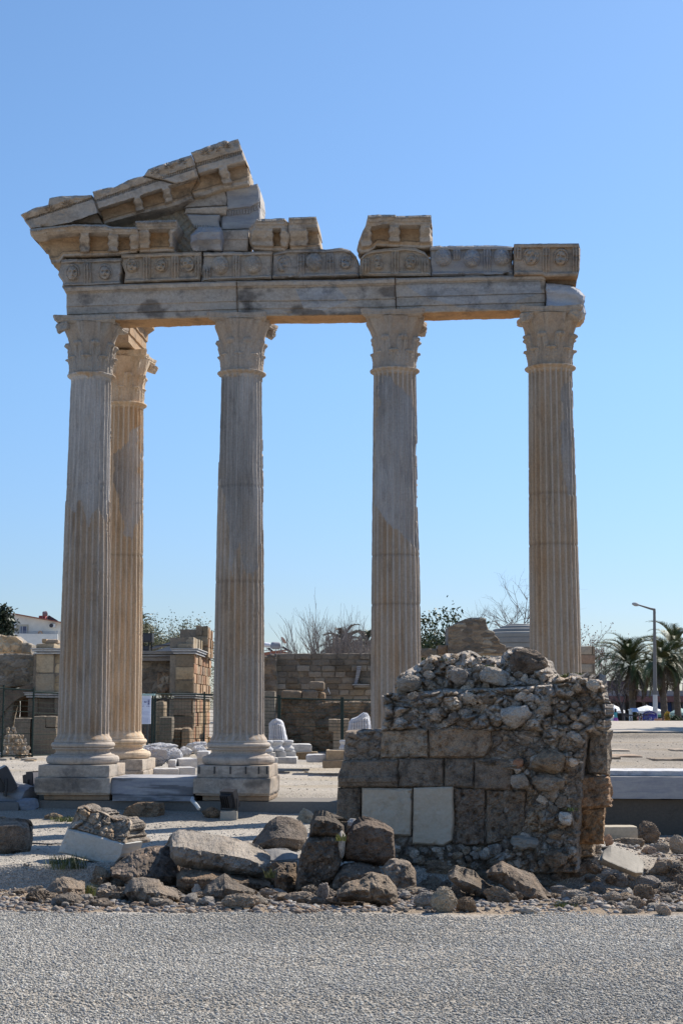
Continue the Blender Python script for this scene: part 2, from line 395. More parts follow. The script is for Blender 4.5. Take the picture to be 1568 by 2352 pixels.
# ------------------------------------------------------------------ the temple's own frame: u along the front, v to the back
YAW = R_(4.5)
U = np.array([math.cos(YAW), -math.sin(YAW), 0]); V = np.array([math.sin(YAW), math.cos(YAW), 0]); ZV = np.array([0, 0, 1.0])
O = np.array([float(ray(191, 1740)[0])*30.4, 30.4, 0])
def uv(u, v, z): return O+u*U+v*V+z*ZV
def UVM(p): p = np.asarray(p); return O+p[:,0:1]*U+p[:,1:2]*V+p[:,2:3]*ZV
def fac(px, py, v, fr=None):              # pixel to the plane at depth v of the temple front (or of another frame)
    o_, v_ = (O, V) if fr is None else fr
    a, b = ray(px, py); t = (o_@v_+v)/(a*v_[0]+v_[1])
    return np.stack([a*t, t, EYE+b*t], -1)
def zc(py, u=3.13, v=0): return EYE+float(ray(784, py)[1])*uv(u, v, 0)[1]
BAY = 3.13
def cA(*p): return [(28.7+.476*x, 298.6+.476*y) for x, y in p]
def cB(*p): return [(717.7+.4211*x, 470.8+.4211*y) for x, y in p]
def poly_at(P, t, ax):
    P = np.array(P, float); k = P[:,ax]; d = np.concatenate([[0], np.cumsum(np.abs(np.diff(k))+1e-6)]); d /= d[-1]
    return np.stack([np.interp(t, d, P[:,0]), np.interp(t, d, P[:,1])], -1)
def relief(name, T, B, d, v0, vb, mat, L=(), R=(), label=None, cat=None, group=None, parent=None, tint=(1,1,1), side=(1,1,1),
           worn=1.0, step=1.3, seed=0, tintf=None, fr=None, mb=None, round_back=0.0):
    """a carved block: outline from its four edges, surface from d(S,T,PX,PY), closed with real sides and back"""
    L = [B[0]]+list(L)+[T[0]]; R = [B[-1]]+list(R)+[T[-1]]
    w = max(abs(T[-1][0]-T[0][0]), abs(B[-1][0]-B[0][0])); h = max(abs(L[-1][1]-L[0][1]), abs(R[-1][1]-R[0][1]))
    nu = int(np.clip(w/step, 8, 260)); nv = int(np.clip(h/step, 8, 140))
    s = np.linspace(0, 1, nu); t = np.linspace(0, 1, nv); S, Tt = np.meshgrid(s, t)
    Te, Be, Le, Re = poly_at(T, s, 0), poly_at(B, s, 0), poly_at(L, t, 1), poly_at(R, t, 1)
    P = ((1-Tt)[...,None]*Be[None]+Tt[...,None]*Te[None]+(1-S)[...,None]*Le[:,None]+S[...,None]*Re[:,None]
         -((1-S)*(1-Tt))[...,None]*Be[0]-(S*(1-Tt))[...,None]*Be[-1]-((1-S)*Tt)[...,None]*Te[0]-(S*Tt)[...,None]*Te[-1])
    PX, PY = P[...,0], P[...,1]
    q = np.stack([PX.ravel()/113, PY.ravel()/113, np.full(PX.size, seed*3.3)], 1)
    j = lambda k, sc, o=3: fbm(q*sc+k, o, seed+k).reshape(PX.shape)
    dd = d(S, Tt, PX, PY)
    e = np.minimum(np.minimum(S, 1-S)*w, np.minimum(Tt, 1-Tt)*h)
    er = 3.0+5.0*np.clip(j(1, 2.5), 0, 1)*worn
    dd = dd-0.045*worn*(1-sstep(0, 1, e/er))+0.016*worn*j(2, 7, 4)+0.02*worn*j(5, 2.0)
    chip = np.clip(j(6, 3.2, 4)-0.33, 0, 1)*sstep(14, 0, e)
    dd = dd-0.30*worn*chip
    PX = PX+worn*(1.1*j(3, 6)+0.8*j(7, 16, 2)); PY = PY+worn*(1.1*j(4, 6)+0.8*j(8, 16, 2))
    pts = fac(PX, PY, v0-dd, fr)
    ti = np.tile(np.array(tint, float), (PX.size, 1))
    if tintf is not None: ti = ti*tintf(S, Tt, PX, PY, dd).reshape(-1, 3)
    only = mb is not None; mb = mb or MB(); g = pts.reshape(-1, 3); o_, v_ = (O, V) if fr is None else fr
    ring = np.concatenate([np.arange(nu), nu*np.arange(1, nv)+nu-1, (nv-1)*nu+np.arange(nu-2, -1, -1), nu*np.arange(nv-2, 0, -1)])
    rp = g[ring]; rv = (rp-o_)@v_; m_ = len(ring); K = 5; rings = [rp]
    for k in range(1, K+1):
        f = k/K; x = rp+((vb-rv)*f)[:,None]*v_
        if round_back: cen = rp.mean(0); y = x-cen; y = y-np.outer(y@v_, v_); x = x-y*(round_back*f**2)
        rings.append(x+0.02*worn*(1+3*(round_back > 0))*np.stack([fbm(x*3+k, 2, 4), fbm(x*3+9, 2, 5)*0, fbm(x*3+20, 2, 6)], 1))
    sv = np.concatenate(rings); sf = grid_faces(m_, K+1, True)
    mb.add(g, grid_faces(nu, nv), ti)
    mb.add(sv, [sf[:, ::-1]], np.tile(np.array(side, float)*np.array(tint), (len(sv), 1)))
    bc = rings[-1].mean(0)[None]; i = np.arange(m_)
    mb.add(np.concatenate([rings[-1], bc]), np.stack([(i+1) % m_, i, np.full(m_, m_)], 1)[:, ::-1], side)
    if only: return mb
    o = mb.build(name, mat, parent)
    if label: tag(o, label, cat, group)
    return o
def steps(T, pts):                        # profile by height, piecewise linear
    a = np.array(pts, float); return np.interp(T, a[:,0], a[:,1])
def head(PX, PY, hx, hy, w=12.0, amt=1.0, blank=False):
    x = (PX-hx)/w; y = (hy-PY)/w
    r = np.sqrt((x/1.42)**2+((y-.12)/1.62)**2)
    hair = .135*np.sqrt(np.clip(1-r*r, 0, 1))*(1+.10*np.sin(np.arctan2(y, x)*11+5*r))
    f = np.sqrt((x/.95)**2+((y+.05)/1.25)**2); face = .05+.10*np.sqrt(np.clip(1-f*f, 0, 1))
    if blank: return amt*(hair+face*(f < 1))
    g = lambda cx, cy, sx, sy: np.exp(-((x-cx)/sx)**2-((y-cy)/sy)**2)
    feat = -.085*(g(-.40, .22, .26, .16)+g(.40, .22, .26, .16))+.075*g(0, -.02, .15, .38)+.03*(g(-.42, .52, .32, .10)+g(.42, .52, .32, .10))-.06*g(0, -.60, .34, .09)+.03*g(0, -.78, .28, .1)
    neck = -.05*np.exp(-((f-1.05)/.10)**2)
    return amt*np.where(f < 1, hair*.25+face+feat, hair+neck*(r < 1))
def bundle(PX, PY, bx, top, bot, w=10.0, amt=1.0):
    x = (PX-bx)/w; t = np.clip((PY-top)/(bot-top), 0, 1)
    m_ = (np.abs(x) < 1)*(PY > top)*(PY < bot)
    belly = .05+.05*np.sin(np.clip(t*1.15, 0, 1)*math.pi)
    return amt*m_*(belly*np.sqrt(np.clip(1-x*x*.8, 0, 1))*(1+.3*np.cos(x*9.4))-.02*(np.abs(t-.38) < .04))
def frieze(heads, bundles, base, blank=(), amt=1.0, w=12.0, top=None):
    def d(S, T, PX, PY):
        x = steps(T, [(0, .07), (.1, .06), (.14, .0), (.86, .0), (.88, .07), (1, .09)])
        q = np.stack([PX.ravel()/14, PY.ravel()/14, 0*PX.ravel()], 1); ero = np.clip(.75+1.1*fbm(q, 3, 77).reshape(PX.shape), .05, 1.15)
        for hx, hy in heads:
            k = (int(hx*13) % 7)/7.; tl = (k-.5)*.5; px_, py_ = PX-hx, PY-hy
            x = np.maximum(x, head(hx+px_*math.cos(tl)-py_*math.sin(tl), hy+px_*math.sin(tl)+py_*math.cos(tl), hx, hy, w*(.92+.22*k), amt*(.72+.35*((k*3.7) % 1)))*ero)
        for hx, hy in blank: x = np.maximum(x, head(PX, PY, hx, hy, w*1.15, amt*.8, True))
        for bx, t0, b0 in bundles: x = np.maximum(x, bundle(PX, PY, bx, t0, b0, 9.5, amt))
        return x
    return d
def cornice(mods, hw, D=.52, cav=(.14, .56), rake=False, shells=(), ref=None, crack=None):
    a, b = cav
    def d(S, T, PX, PY):
        if ref is not None:               # mouldings run straight even where the edge is broken
            (bx0, by0), (bx1, by1), (tx0, ty0), (tx1, ty1) = ref
            yb = by0+(PX-bx0)*(by1-by0)/(bx1-bx0); yt = ty0+(PX-tx0)*(ty1-ty0)/(tx1-tx0); T = (yb-PY)/(yb-yt)
        if rake: x = steps(T, [(0, .10), (a, .12), (a+.02, .06), (b, .10), (b+.1, .78), (.66, .80), (.67, .72), (.74, .74), (.75, .82), (.97, 1.0), (1, 1.0)])
        else: x = steps(T, [(0, .10), (a, .14), (a+.02, .05), (b-.03, .10), (b+.13, .80), (.80, .84), (.82, .90), (.97, 1.0), (1, 1.0)])
        for mx in mods:
            mpx = mx[0]+(PY-mx[1])*mx[2] if len(mx) == 3 else mx[0]
            k = sstep(hw+2.5, hw-2.5, np.abs(PX-mpx)+1.2*np.sin(PY*.35+mx[0]))
            prof = steps(T, [(0, .12), (a-.06, .16), (a, .36), (a+.35*(b-a), .40), (a+.7*(b-a), .62), (b+.05, .78), (1, .78)])
            x = np.where(T < b+.12, np.maximum(x, prof*k), x)
        if rake:
            tooth = (np.sin(PX*1.55) > 0)*(T > .67)*(T < .745); x = x+.05*tooth
            for sx, sy in shells:
                r = np.hypot(PX-sx, PY-sy); an = np.arctan2(sy-PY, PX-sx)
                x = x+np.where((r < 14) & (T > .74) & (sy > PY-3), .035*np.cos(an*10)*sstep(14, 9, r)*sstep(1, 4, r), 0)
        else:
            x = x+.04*(np.sin(PX*1.6) > 0)*(T > .90)*(T < .965)
        x = x*D
        if crack is not None:
            P = np.array(crack); yc = np.interp(PX, P[:,0], P[:,1]); on = (PX > P[0,0])*(PX < P[-1,0])
            x = x-on*(.10*np.exp(-((PY-yc)/1.6)**2)-.05*(PY < yc))
        q = np.stack([PX.ravel()/30, PY.ravel()/30, 0*PX.ravel()+3], 1)
        return x*(1-.28*np.clip(fbm(q, 3, 5).reshape(PX.shape)-.05, 0, 1))
    return d
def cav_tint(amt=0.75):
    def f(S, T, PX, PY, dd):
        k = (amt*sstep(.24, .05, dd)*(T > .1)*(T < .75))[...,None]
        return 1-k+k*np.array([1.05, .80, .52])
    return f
# ------------------------------------------------------------------ columns
CREAM = np.array([.45,.392,.335]); GREY = np.array([.365,.35,.345]); GOLD = np.array([.62,.50,.37])
Z_T = zc(1755)                            # underside of the torus
Z_S0 = Z_T+.47; Z_S1 = zc(857); Z_C1 = zc(733)
def in_poly(px, py, poly):
    poly = np.array(poly, float); c = np.zeros(px.shape, bool); n = len(poly)
    for i in range(n):
        x1, y1 = poly[i]; x2, y2 = poly[(i+1) % n]
        k = ((y1 > py) != (y2 > py)) & (px < (x2-x1)*(py-y1)/((y2-y1) if y2 != y1 else 1e-9)+x1)
        c ^= k
    return c
def make_shaft(p, c, base_col, r0, r1, patches, joints, seed, notch=0.0):
    GREY = np.array([.375,.36,.35]) if seed == 33 else np.array([.47,.42,.37]) if seed == 55 else np.array([.405,.375,.345])
    nf = 24; na = nf*10; rows = np.unique(np.concatenate([np.linspace(0, .03, 12), np.linspace(.03, .97, 230), np.linspace(.97, 1, 18)]))
    A, Tt = np.meshgrid(np.arange(na)*2*math.pi/na, rows); H = Z_S1-Z_S0; z = Z_S0+Tt*H
    R = r0+(r1-r0)*(0.35*Tt+.65*Tt**1.8)
    ph = ((A*nf/(2*math.pi)+.5) % 1)-.5
    fl = np.sqrt(np.clip(1-(ph/.40)**2, 0, 1))
    ends = sstep(.012, .022, Tt)*sstep(.985, .978, Tt)
    R = R-.055*fl*ends
    R = R+.055*sstep(.014, 0, Tt)+.075*sstep(.988, .996, Tt)*(1-.5*sstep(.998, 1, Tt))
    x = p[0]+R*np.cos(A); y = p[1]+R*np.sin(A)
    q = np.stack([x.ravel(), y.ravel(), z.ravel()], 1)
    px, py = proj(q)
    front = ((q[:,1]-p[1]) < .12)
    wob = 13*fbm(q*3.5, 4, seed)+5*fbm(q*np.array([9,9,2.]), 2, seed+8); pm = np.zeros(len(q), bool); ck = fbm(q*np.array([1.3,1.3,2.2])+seed*3, 3, seed+31); crk = (np.abs(ck) < .010)*(fbm(q*.7+seed, 2, seed+33) > .05)*1.0; crk = crk.reshape(R.shape)
    for po in patches: pm |= in_poly(px+wob, py+wob*1.5, po) & front
    pm = pm.reshape(R.shape)
    n = fbm(q*5, 4, seed).reshape(R.shape); n2 = fbm(q*np.array([1.5,1.5,.6])+9, 3, seed+4).reshape(R.shape)
    R = R-.012*np.abs(n)-.012*crk-np.where(pm, .014+.02*np.clip(n2, 0, 1), 0)+np.where(pm, .020*fl*ends, 0)
    R = R-np.where(pm | (notch > 0), notch*np.clip(n2-.18, 0, 1)*sstep(.45, .6, Tt), 0)
    for jy in joints:
        jz = zc(jy, *c); R = R-.014*np.exp(-((z-jz)/.018)**2)
    x = p[0]+R*np.cos(A); y = p[1]+R*np.sin(A)
    st = fbm(q*np.array([2.6,2.6,.35])+3, 4, seed+7).reshape(R.shape)
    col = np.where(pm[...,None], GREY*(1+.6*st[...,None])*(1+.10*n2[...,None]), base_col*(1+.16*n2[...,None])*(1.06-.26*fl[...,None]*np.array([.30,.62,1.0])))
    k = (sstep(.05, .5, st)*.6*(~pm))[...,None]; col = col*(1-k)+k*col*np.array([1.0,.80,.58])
    mb = MB(); 
    col = col*(1-.12*crk[...,None])
    chipm = np.clip(fbm(q*np.array([3,3,1.4])+seed*5, 3, seed+41)-.22, 0, 1).reshape(R.shape)
    for jy in joints: jz = zc(jy, *c); jk = (np.exp(-((z-jz)/.025)**2)*.22)[...,None]; col = col*(1-jk)
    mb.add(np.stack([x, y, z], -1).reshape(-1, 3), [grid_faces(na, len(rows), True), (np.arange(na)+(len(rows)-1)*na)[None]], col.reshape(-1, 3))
    return mb
BASE_PROF = [(.64,0),(.69,.012),(.715,.05),(.722,.09),(.712,.13),(.685,.158),(.63,.166),(.63,.182),(.57,.195),(.535,.23),(.53,.26),(.555,.29),(.605,.298),(.607,.322),(.585,.326),(.612,.336),(.628,.355),(.632,.378),(.624,.402),(.60,.424),(.57,.428),(.575,.445),(.565,.47)]
def make_base(p, col, seed):
    mb = MB(); add_lathe(mb, BASE_PROF, 168, (p[0], p[1], Z_T), col)
    v = mb.v[0]; mb.v[0] = v+.004*np.stack([fbm(v*4, 3, seed), fbm(v*4+30, 3, seed), .4*fbm(v*4+60, 3, seed)], 1)
    return mb
def make_bell(p, col, seed, erode, z0, z1):
    na, nr = 336, 130; A, Tt = np.meshgrid(np.arange(na)*2*math.pi/na, np.linspace(0, 1, nr)); H = z1-z0
    An = A+YAW                            # aligned with the temple
    R = .42+.02*Tt+.125*Tt**3.5
    def wrap(a, k, off): return ((a*k/(2*math.pi)+off+.5) % 1)-.5
    def leaf(off, top, out, half):
        x = wrap(An, 8, off)/half; t = np.clip(Tt/top, 0, 1)
        w = 1-.45*t**3
        env = np.sqrt(np.clip(1-(x/w)**2, 0, 1))*(Tt < top)
        curl = .35+.65*t**3+.5*np.exp(-((t-.93)/.07)**2)
        lob = 1+.26*np.cos(x*17+2.5*t*np.sign(x))*(1-t*.3)+.30*np.sin(t*38-6*np.abs(x))*np.abs(x)-.45*np.exp(-(x/.09)**2)*(t < .85)
        return out*env*curl*lob
    d = np.maximum(leaf(0, .36, .075, .47), leaf(.5, .64, .085, .42))
    x = wrap(An, 4, .5); s = np.clip((Tt-.5)/.45, 0, 1)
    vol = .17*s**2.2*np.exp(-(x/(.055+.03*s))**2)
    hx = wrap(An, 8, .25); hel = .05*s*np.exp(-((np.abs(hx)-.1*s)/.09)**2)
    d = np.maximum(d, np.maximum(vol, hel))
    q = np.stack([p[0]+R*np.cos(A), p[1]+R*np.sin(A), z0+Tt*H], -1).reshape(-1, 3)
    n = fbm(q*7, 4, seed).reshape(R.shape); big = fbm(q*1.8+4, 3, seed+3).reshape(R.shape)
    er = np.clip(erode+.9*big, 0, 1)
    R = R+d*(1-.75*er)+.022*n-.03*er*np.clip(big, 0, 1)
    x = p[0]+R*np.cos(A); y = p[1]+R*np.sin(A)
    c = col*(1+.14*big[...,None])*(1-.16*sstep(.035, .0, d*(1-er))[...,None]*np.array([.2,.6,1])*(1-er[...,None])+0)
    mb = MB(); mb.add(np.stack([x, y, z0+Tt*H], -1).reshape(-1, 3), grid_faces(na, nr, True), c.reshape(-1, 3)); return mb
def make_abacus(p, col, seed, z0, z1, rc=(.95,.95,.95,.95), fleuron=True):
    pts = []
    cs = [np.array([sx, sy])*r/math.sqrt(2) for (sx, sy), r in zip(((-1,-1),(1,-1),(1,1),(-1,1)), rc)]
    for i in range(4):
        a, b = cs[i], cs[(i+1) % 4]; t_ = np.array([b[1]-a[1], a[0]-b[0]]); t_ = t_/np.linalg.norm(t_)
        if t_@(a+b) > 0: t_ = -t_
        for f in np.linspace(.06, .94, 24):
            s = .13*(1-(2*f-1)**2)-(.06*math.exp(-((f-.5)/.06)**2) if fleuron else 0)
            pts.append(a+(b-a)*f+t_*s)
    pts = np.array(pts); m_ = len(pts); prof = [(.90, 0), (.93, .12), (.98, .3), (.975, .5), (.99, .55), (1.0, .75), (1.0, 1.0)]
    vs = []
    for sc, h in prof:
        q = np.concatenate([pts*sc, np.full((m_, 1), z0+(z1-z0)*h)], 1); q = np.array([p[0], p[1], 0])+q[:,0:1]*U+q[:,1:2]*V+q[:,2:3]*ZV
        nn = q-np.array([p[0], p[1], 0]); nn[:,2] = 0
        q = q+nn*(.05*fbm(q*6, 3, seed)-.16*np.clip(fbm(q*2.7+7, 2, seed+1)-.25, 0, 1))[:,None]
        vs.append(q)
    mb = MB(); mb.add(np.concatenate(vs), [grid_faces(m_, len(prof), True), np.arange(m_)[None,::-1], (np.arange(m_)+(len(prof)-1)*m_)[None]], col)
    return mb
def column(u, v, label, base_col, cap_col, r0, r1, patches, joints, seed, erode, corners, vols, notch=0.0, zt=None, plain_base=False):
    p = uv(u, v, 0)
    t = thing('fluted_column', (p[0], p[1], Z_T), label, 'column', 'fluted temple columns')
    make_base(p, base_col*1.08, seed).build('column_base', M_shaft, t, False)
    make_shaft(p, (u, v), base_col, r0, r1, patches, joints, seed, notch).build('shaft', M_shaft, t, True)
    z1 = Z_C1 if zt is None else zt
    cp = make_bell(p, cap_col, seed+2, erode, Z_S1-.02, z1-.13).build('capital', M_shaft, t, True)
    make_abacus(p, cap_col, seed+3, z1-.14, z1, corners).build('abacus', M_shaft, cp)
    for k in vols:                        # corner scrolls that survive
        sx, sy = ((-1,-1),(1,-1),(1,1),(-1,1))[k]; r = .69/math.sqrt(2)
        w = uv(u+sx*r, v+sy*r, z1-.20); vv, ff = rock_shape(seed+k*5, 4, .85, 6, .10, .0, .2)
        mb = MB(); mb.add(w+(vv*np.array([.16,.13,.11]))@rotm(0, .35*(1 if sx > 0 else -1), 0).T, ff, cap_col); mb.build('corner_scroll', M_shaft, cp)
    return t
P_C1 = [[(140,860),(262,860),(262,1130),(240,1190),(222,1160),(205,1215),(190,1150),(170,1175),(140,1140)]]
P_C2 = [[(490,860),(606,860),(606,1240),(588,1330),(565,1315),(548,1240),(535,1330),(520,1180),(490,1010)]]
P_C3 = [[(870,905),(880,864),(897,864),(908,885),(940,905),(953,960),(960,1000),(960,1262),(930,1232),(905,1215),(885,1195),(866,1165),(858,1090),(861,990)]]
P_C4 = [[(1288,885),(1316,870),(1320,1128),(1296,1125),(1288,1060),(1294,960)]]
P_C5 = [[(258,1040),(290,1010),(324,975),(324,1150),(312,1235),(290,1240),(278,1180),(266,1120)]]
cap_grey = np.array([.38,.345,.305]); cap_cream = np.array([.43,.375,.32])
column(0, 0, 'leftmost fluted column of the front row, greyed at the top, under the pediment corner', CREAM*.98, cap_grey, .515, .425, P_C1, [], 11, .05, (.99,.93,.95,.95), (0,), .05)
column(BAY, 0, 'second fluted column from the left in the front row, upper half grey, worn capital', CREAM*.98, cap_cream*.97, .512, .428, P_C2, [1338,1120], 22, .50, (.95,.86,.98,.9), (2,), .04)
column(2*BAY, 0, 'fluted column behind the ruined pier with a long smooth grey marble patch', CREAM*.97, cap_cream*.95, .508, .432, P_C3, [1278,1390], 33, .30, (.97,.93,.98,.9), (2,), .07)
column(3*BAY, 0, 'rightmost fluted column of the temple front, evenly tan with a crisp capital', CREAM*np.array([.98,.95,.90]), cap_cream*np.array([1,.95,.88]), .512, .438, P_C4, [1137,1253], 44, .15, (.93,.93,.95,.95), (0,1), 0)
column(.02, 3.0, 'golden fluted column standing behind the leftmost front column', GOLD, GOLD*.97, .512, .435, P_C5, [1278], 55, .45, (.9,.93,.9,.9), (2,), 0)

# plinths and stylobate
def stain_mb(mb, seed, lo=.22):
    for i, v in enumerate(mb.v):
        n = fbm(v*np.array([1.6,1.6,3.5])+seed*3.7, 4, seed); k = sstep(lo, lo+.16, n)[:,None]*.55
        mb.c[i] = mb.c[i]*(1-k)+k*np.array([.30,.30,.31])
def plinth(name, u, v, label, w=.705, lower=True, moved=(0, 0)):
    p = uv(u, v, 0); t = thing(name, (p[0], p[1], Z_T-.68), label, 'plinth', 'square column plinths')
    mb = MB(); ashlar(mb, u-w, u+w, v-w, v+w, Z_T-.235, Z_T-.002, .03, .012, .006, int(u*7+v*3), UVM, (1.05,1.03,1.0)); stain_mb(mb, int(u*3)+5, .34); mb.build('upper_slab', M_temple, t)
    if lower:
        mb = MB(); ashlar(mb, u-w-.06, u+w+.03, v-w-.06, v+w+.05, Z_T-.545, Z_T-.238, .03, .02, .012, int(u*9+v)+2, UVM, (1.02,1,.97), chip=.3)
        ashlar(mb, u-w-.02, u+w+.01, v-w-.02, v+w+.03, Z_T-.575, Z_T-.543, .06, .008, .006, 4, UVM, (1,.96,.9)); stain_mb(mb, int(u*3)+1); mb.build('lower_slab', M_temple, t)
        mb = MB(); ashlar(mb, u-w+.10, u+w+.0, v-w+.05, v+w, Z_T-.68, Z_T-.57, .06, .03, .012, int(u*5)+3, UVM, (.74,.62,.50)); mb.build('footing', M_temple, t)
plinth('column_plinth', 0, 0, 'square stone plinth with dark stains under the leftmost front column', .705)
plinth('column_plinth', BAY, 0, 'square stone plinth with iron clamps under the second front column', .705)
plinth('column_plinth', 2*BAY, 0, 'square stone plinth under the column behind the ruined pier', .705)
plinth('column_plinth', 3*BAY, 0, 'square stone plinth under the rightmost front column', .705)
plinth('column_plinth', .02, 3.0, 'warm stone plinth under the golden rear column', .70, True)
mb = MB(); ashlar(mb, .74, BAY-.77, -.66, .66, Z_T-.575, Z_T-.24, .022, .012, .006, 5, UVM); ashlar(mb, .77, BAY-.76, -.70, .6, Z_T-.69, Z_T-.577, .05, .012, .006, 6, UVM, (.72,.72,.72))
for i, v in enumerate(mb.v):
    n = fbm(v*np.array([.9,.9,13.])+np.array([0,0,1.])*v[:,0:1]*.9, 4, 5); mb.c[i] = np.array([.84,.83,.83])*(1-.5*sstep(.02, .22, n)[:,None])*(1+.2*fbm(v*np.array([.7,.7,5.]), 3, 8)[:,None])
tag(mb.build('stylobate_slab', M_blue), 'blue-grey streaked marble slab between the two left plinths', 'marble slab')
mb = MB(); ashlar(mb, -.72, 7.1, -.62, .9, -1.0, Z_T-.682, .12, .02, .01, 8, UVM, (.62,.60,.58))
tag(mb.build('concrete_foundation', M_conc), 'dark concrete foundation strip under the left plinths', 'foundation')
# iron clamps of the second plinth
for k, du in enumerate((-.66, -.36, -.05, .25, .50, .66)):
    w = uv(BAY+du, -.712, Z_T-.07); mb = MB(); add_box(mb, w[0]-.012, w[0]+.012, w[1]-.02, w[1]+.02, w[2]-.09, w[2]+.05)
    if k == 0:
        ct = thing('iron_clamps', w, 'thin rusted iron clamps along the top of the second plinth', 'iron clamps')
    mb.build('clamp', M_black, ct)

# ------------------------------------------------------------------ entablature: architrave beams
def arch(lines):
    def d(S, T, PX, PY):
        x = steps(T, [(0, 0), (lines[0]-.012, .0), (lines[0]+.004, .022), (lines[1]-.012, .024), (lines[1]+.004, .048), (lines[2]-.01, .05), (lines[2]+.005, .075), (lines[3], .085), (lines[3]+.02, .13), (.97, .16), (1, .16)])
        x = x-.03*np.exp(-((T-lines[0])/.008)**2)-.03*np.exp(-((T-lines[1])/.008)**2)-.02*np.exp(-((T-lines[2])/.008)**2)
        return x
    return d
def arch_stain(seed, gy=None):
    def f(S, T, PX, PY, dd):
        q = np.stack([PX.ravel()/90, PY.ravel()/60, np.full(PX.size, seed)], 1)
        n = fbm(q, 4, seed).reshape(PX.shape); f1 = fbm(q*np.array([.5,6,1]), 3, seed+2).reshape(PX.shape)
        k = (sstep(.28, .42, n)*.75)[...,None]
        c = np.ones(PX.shape+(3,))*(1+.12*f1[...,None]); c = c*(1-k)+k*np.array([.32,.31,.31])
        top = (sstep(.93, 1, T)*.4)[...,None]; c = c*(1-top)+top*np.array([.6,.55,.5])
        if gy is not None:
            g = (in_poly(PX+6*n, PY+6*n, gy)*1.0)[...,None]; c = c*(1-g)+g*np.array([.86,.98,1.16])*(1+.25*f1[...,None])
        return c
    return f
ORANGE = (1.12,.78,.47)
VA, VB = -.34, .34
relief('architrave_beam', cA((240,757),(520,745),(1080,728)), cA((266,925),(600,915),(1085,900)), arch((.2,.42,.8,.84)), VA, VB, M_temple, L=cA((262,850),(262,795)),
    label='left architrave beam with fine lines over the two left columns', cat='architrave', group='architrave beams', side=ORANGE, worn=.7, seed=1, tintf=arch_stain(4))
relief('architrave_beam', cA((1083,728),(1568,707))[:1]+cB((150,408),(448,397)), cA((1088,900))+cB((455,597)), arch((.2,.42,.8,.84)), VA, VB, M_temple,
    label='middle architrave beam with dark stained top edge over the second and third columns', cat='architrave', group='architrave beams', side=ORANGE, worn=.8, seed=2,
    tintf=arch_stain(9, [(680,665),(770,655),(800,690),(745,715),(700,712)]))
relief('architrave_beam', cB((451,400),(700,393),(1268,380)), cB((458,592),(900,580),(1268,570)), arch((.2,.46,.82,.86)), VA, VB, M_temple,
    label='right architrave beam with a long blue-grey marble streak over the third and fourth columns', cat='architrave', group='architrave beams', side=ORANGE, worn=.7, seed=3,
    tintf=arch_stain(5, [(930,655),(945,648),(1240,644),(1245,675),(1190,690),(1165,715),(1050,705),(970,680)]))
relief('broken_architrave_end', cB((1271,425),(1350,432),(1420,444),(1455,462),(1488,497)), cB((1271,600),(1425,628),(1470,628)), lambda S, T, PX, PY: .05*np.sin(T*9)+.06*np.cos(S*2)+.08*sstep(.0,.4,T)*sstep(1,.7,T), VA+.02, VB, M_blue, R=cB((1490,590),(1478,540)),
    label='rough bluish marble architrave stump over the rightmost column', cat='architrave', group='architrave beams', side=ORANGE, worn=1.3, seed=4)

# ------------------------------------------------------------------ frieze of carved heads
FG = 'frieze blocks carved with heads'
A1 = lambda x, y: cA((x, y))[0]; B1 = lambda x, y: cB((x, y))[0]
def bA(x, y0, y1): return (A1(x, y0)[0], A1(x, y0)[1], A1(x, y1)[1])
def bB(x, y0, y1): return (B1(x, y0)[0], B1(x, y0)[1], B1(x, y1)[1])
VF, VFB = -.36, .34
relief('frieze_block', cA((228,625),(528,618)), cA((240,757),(380,752),(520,745)), frieze([A1(290,690), A1(447,688)], [bA(363,635,745)], 0), VF, VFB, M_temple, L=cA((245,735),(222,700),(232,655)), R=cA((528,680)),
    label='leftmost frieze block with two worn heads under the cornice corner', cat='frieze block', group=FG, worn=1.1, seed=11, tint=(.92,.93,.95))
relief('frieze_block', cA((525,600),(910,588)), cA((540,738),(905,725)), frieze([A1(577,655), A1(717,655), A1(848,648)], [bA(648,605,730), bA(785,602,728), bA(897,598,720)], 0), VF, VFB, M_temple, L=cA((545,690),(530,650)), R=cA((912,640)),
    label='frieze block with three clear carved heads, second from the left', cat='frieze block', group=FG, worn=.8, seed=12, tint=(1.02,.96,.88))
relief('frieze_block', cA((922,592),(1050,588),(1255,585)), cA((912,728),(1248,718)), frieze([], [bA(1080,600,715), bA(940,660,725)], 0, blank=[A1(1003,655), A1(1160,652)]), VF, VFB, M_temple, L=cA((905,690),(920,640)),
    label='smooth frieze block with two worn-off faceless heads, third from the left', cat='frieze block', group=FG, worn=1.2, seed=13, tint=(1.0,1.0,1.0))
relief('frieze_block', cA((1258,588),(1330,575),(1480,572))+cB((60,242),(160,234),(205,248),(240,282)), cA((1255,716))+cB((252,388)), frieze([A1(1308,648), B1(182,312)], [bA(1392,600,700), bB(96,262,380)], 0, blank=[A1(1455,640)]), VF, VFB, M_temple, R=cB((255,360),(254,330)),
    label='long grey frieze block with a rounded broken right end beside the middle gap', cat='frieze block', group=FG, worn=1.1, seed=14, tint=(.88,.90,.94))
relief('frieze_block', cB((262,290),(290,262),(330,245),(500,230),(560,234),(610,257),(638,290)), cB((258,385),(645,385)), frieze([B1(360,312), B1(535,312)], [bB(450,245,380), bB(290,290,380), bB(612,290,380)], 0, w=13), VF, VFB, M_temple, L=cB((257,330),), R=cB((645,340),),
    label='frieze block with rounded top and two carved heads between the cornice blocks', cat='frieze block', group=FG, worn=.9, seed=15, tint=(.98,.95,.90))
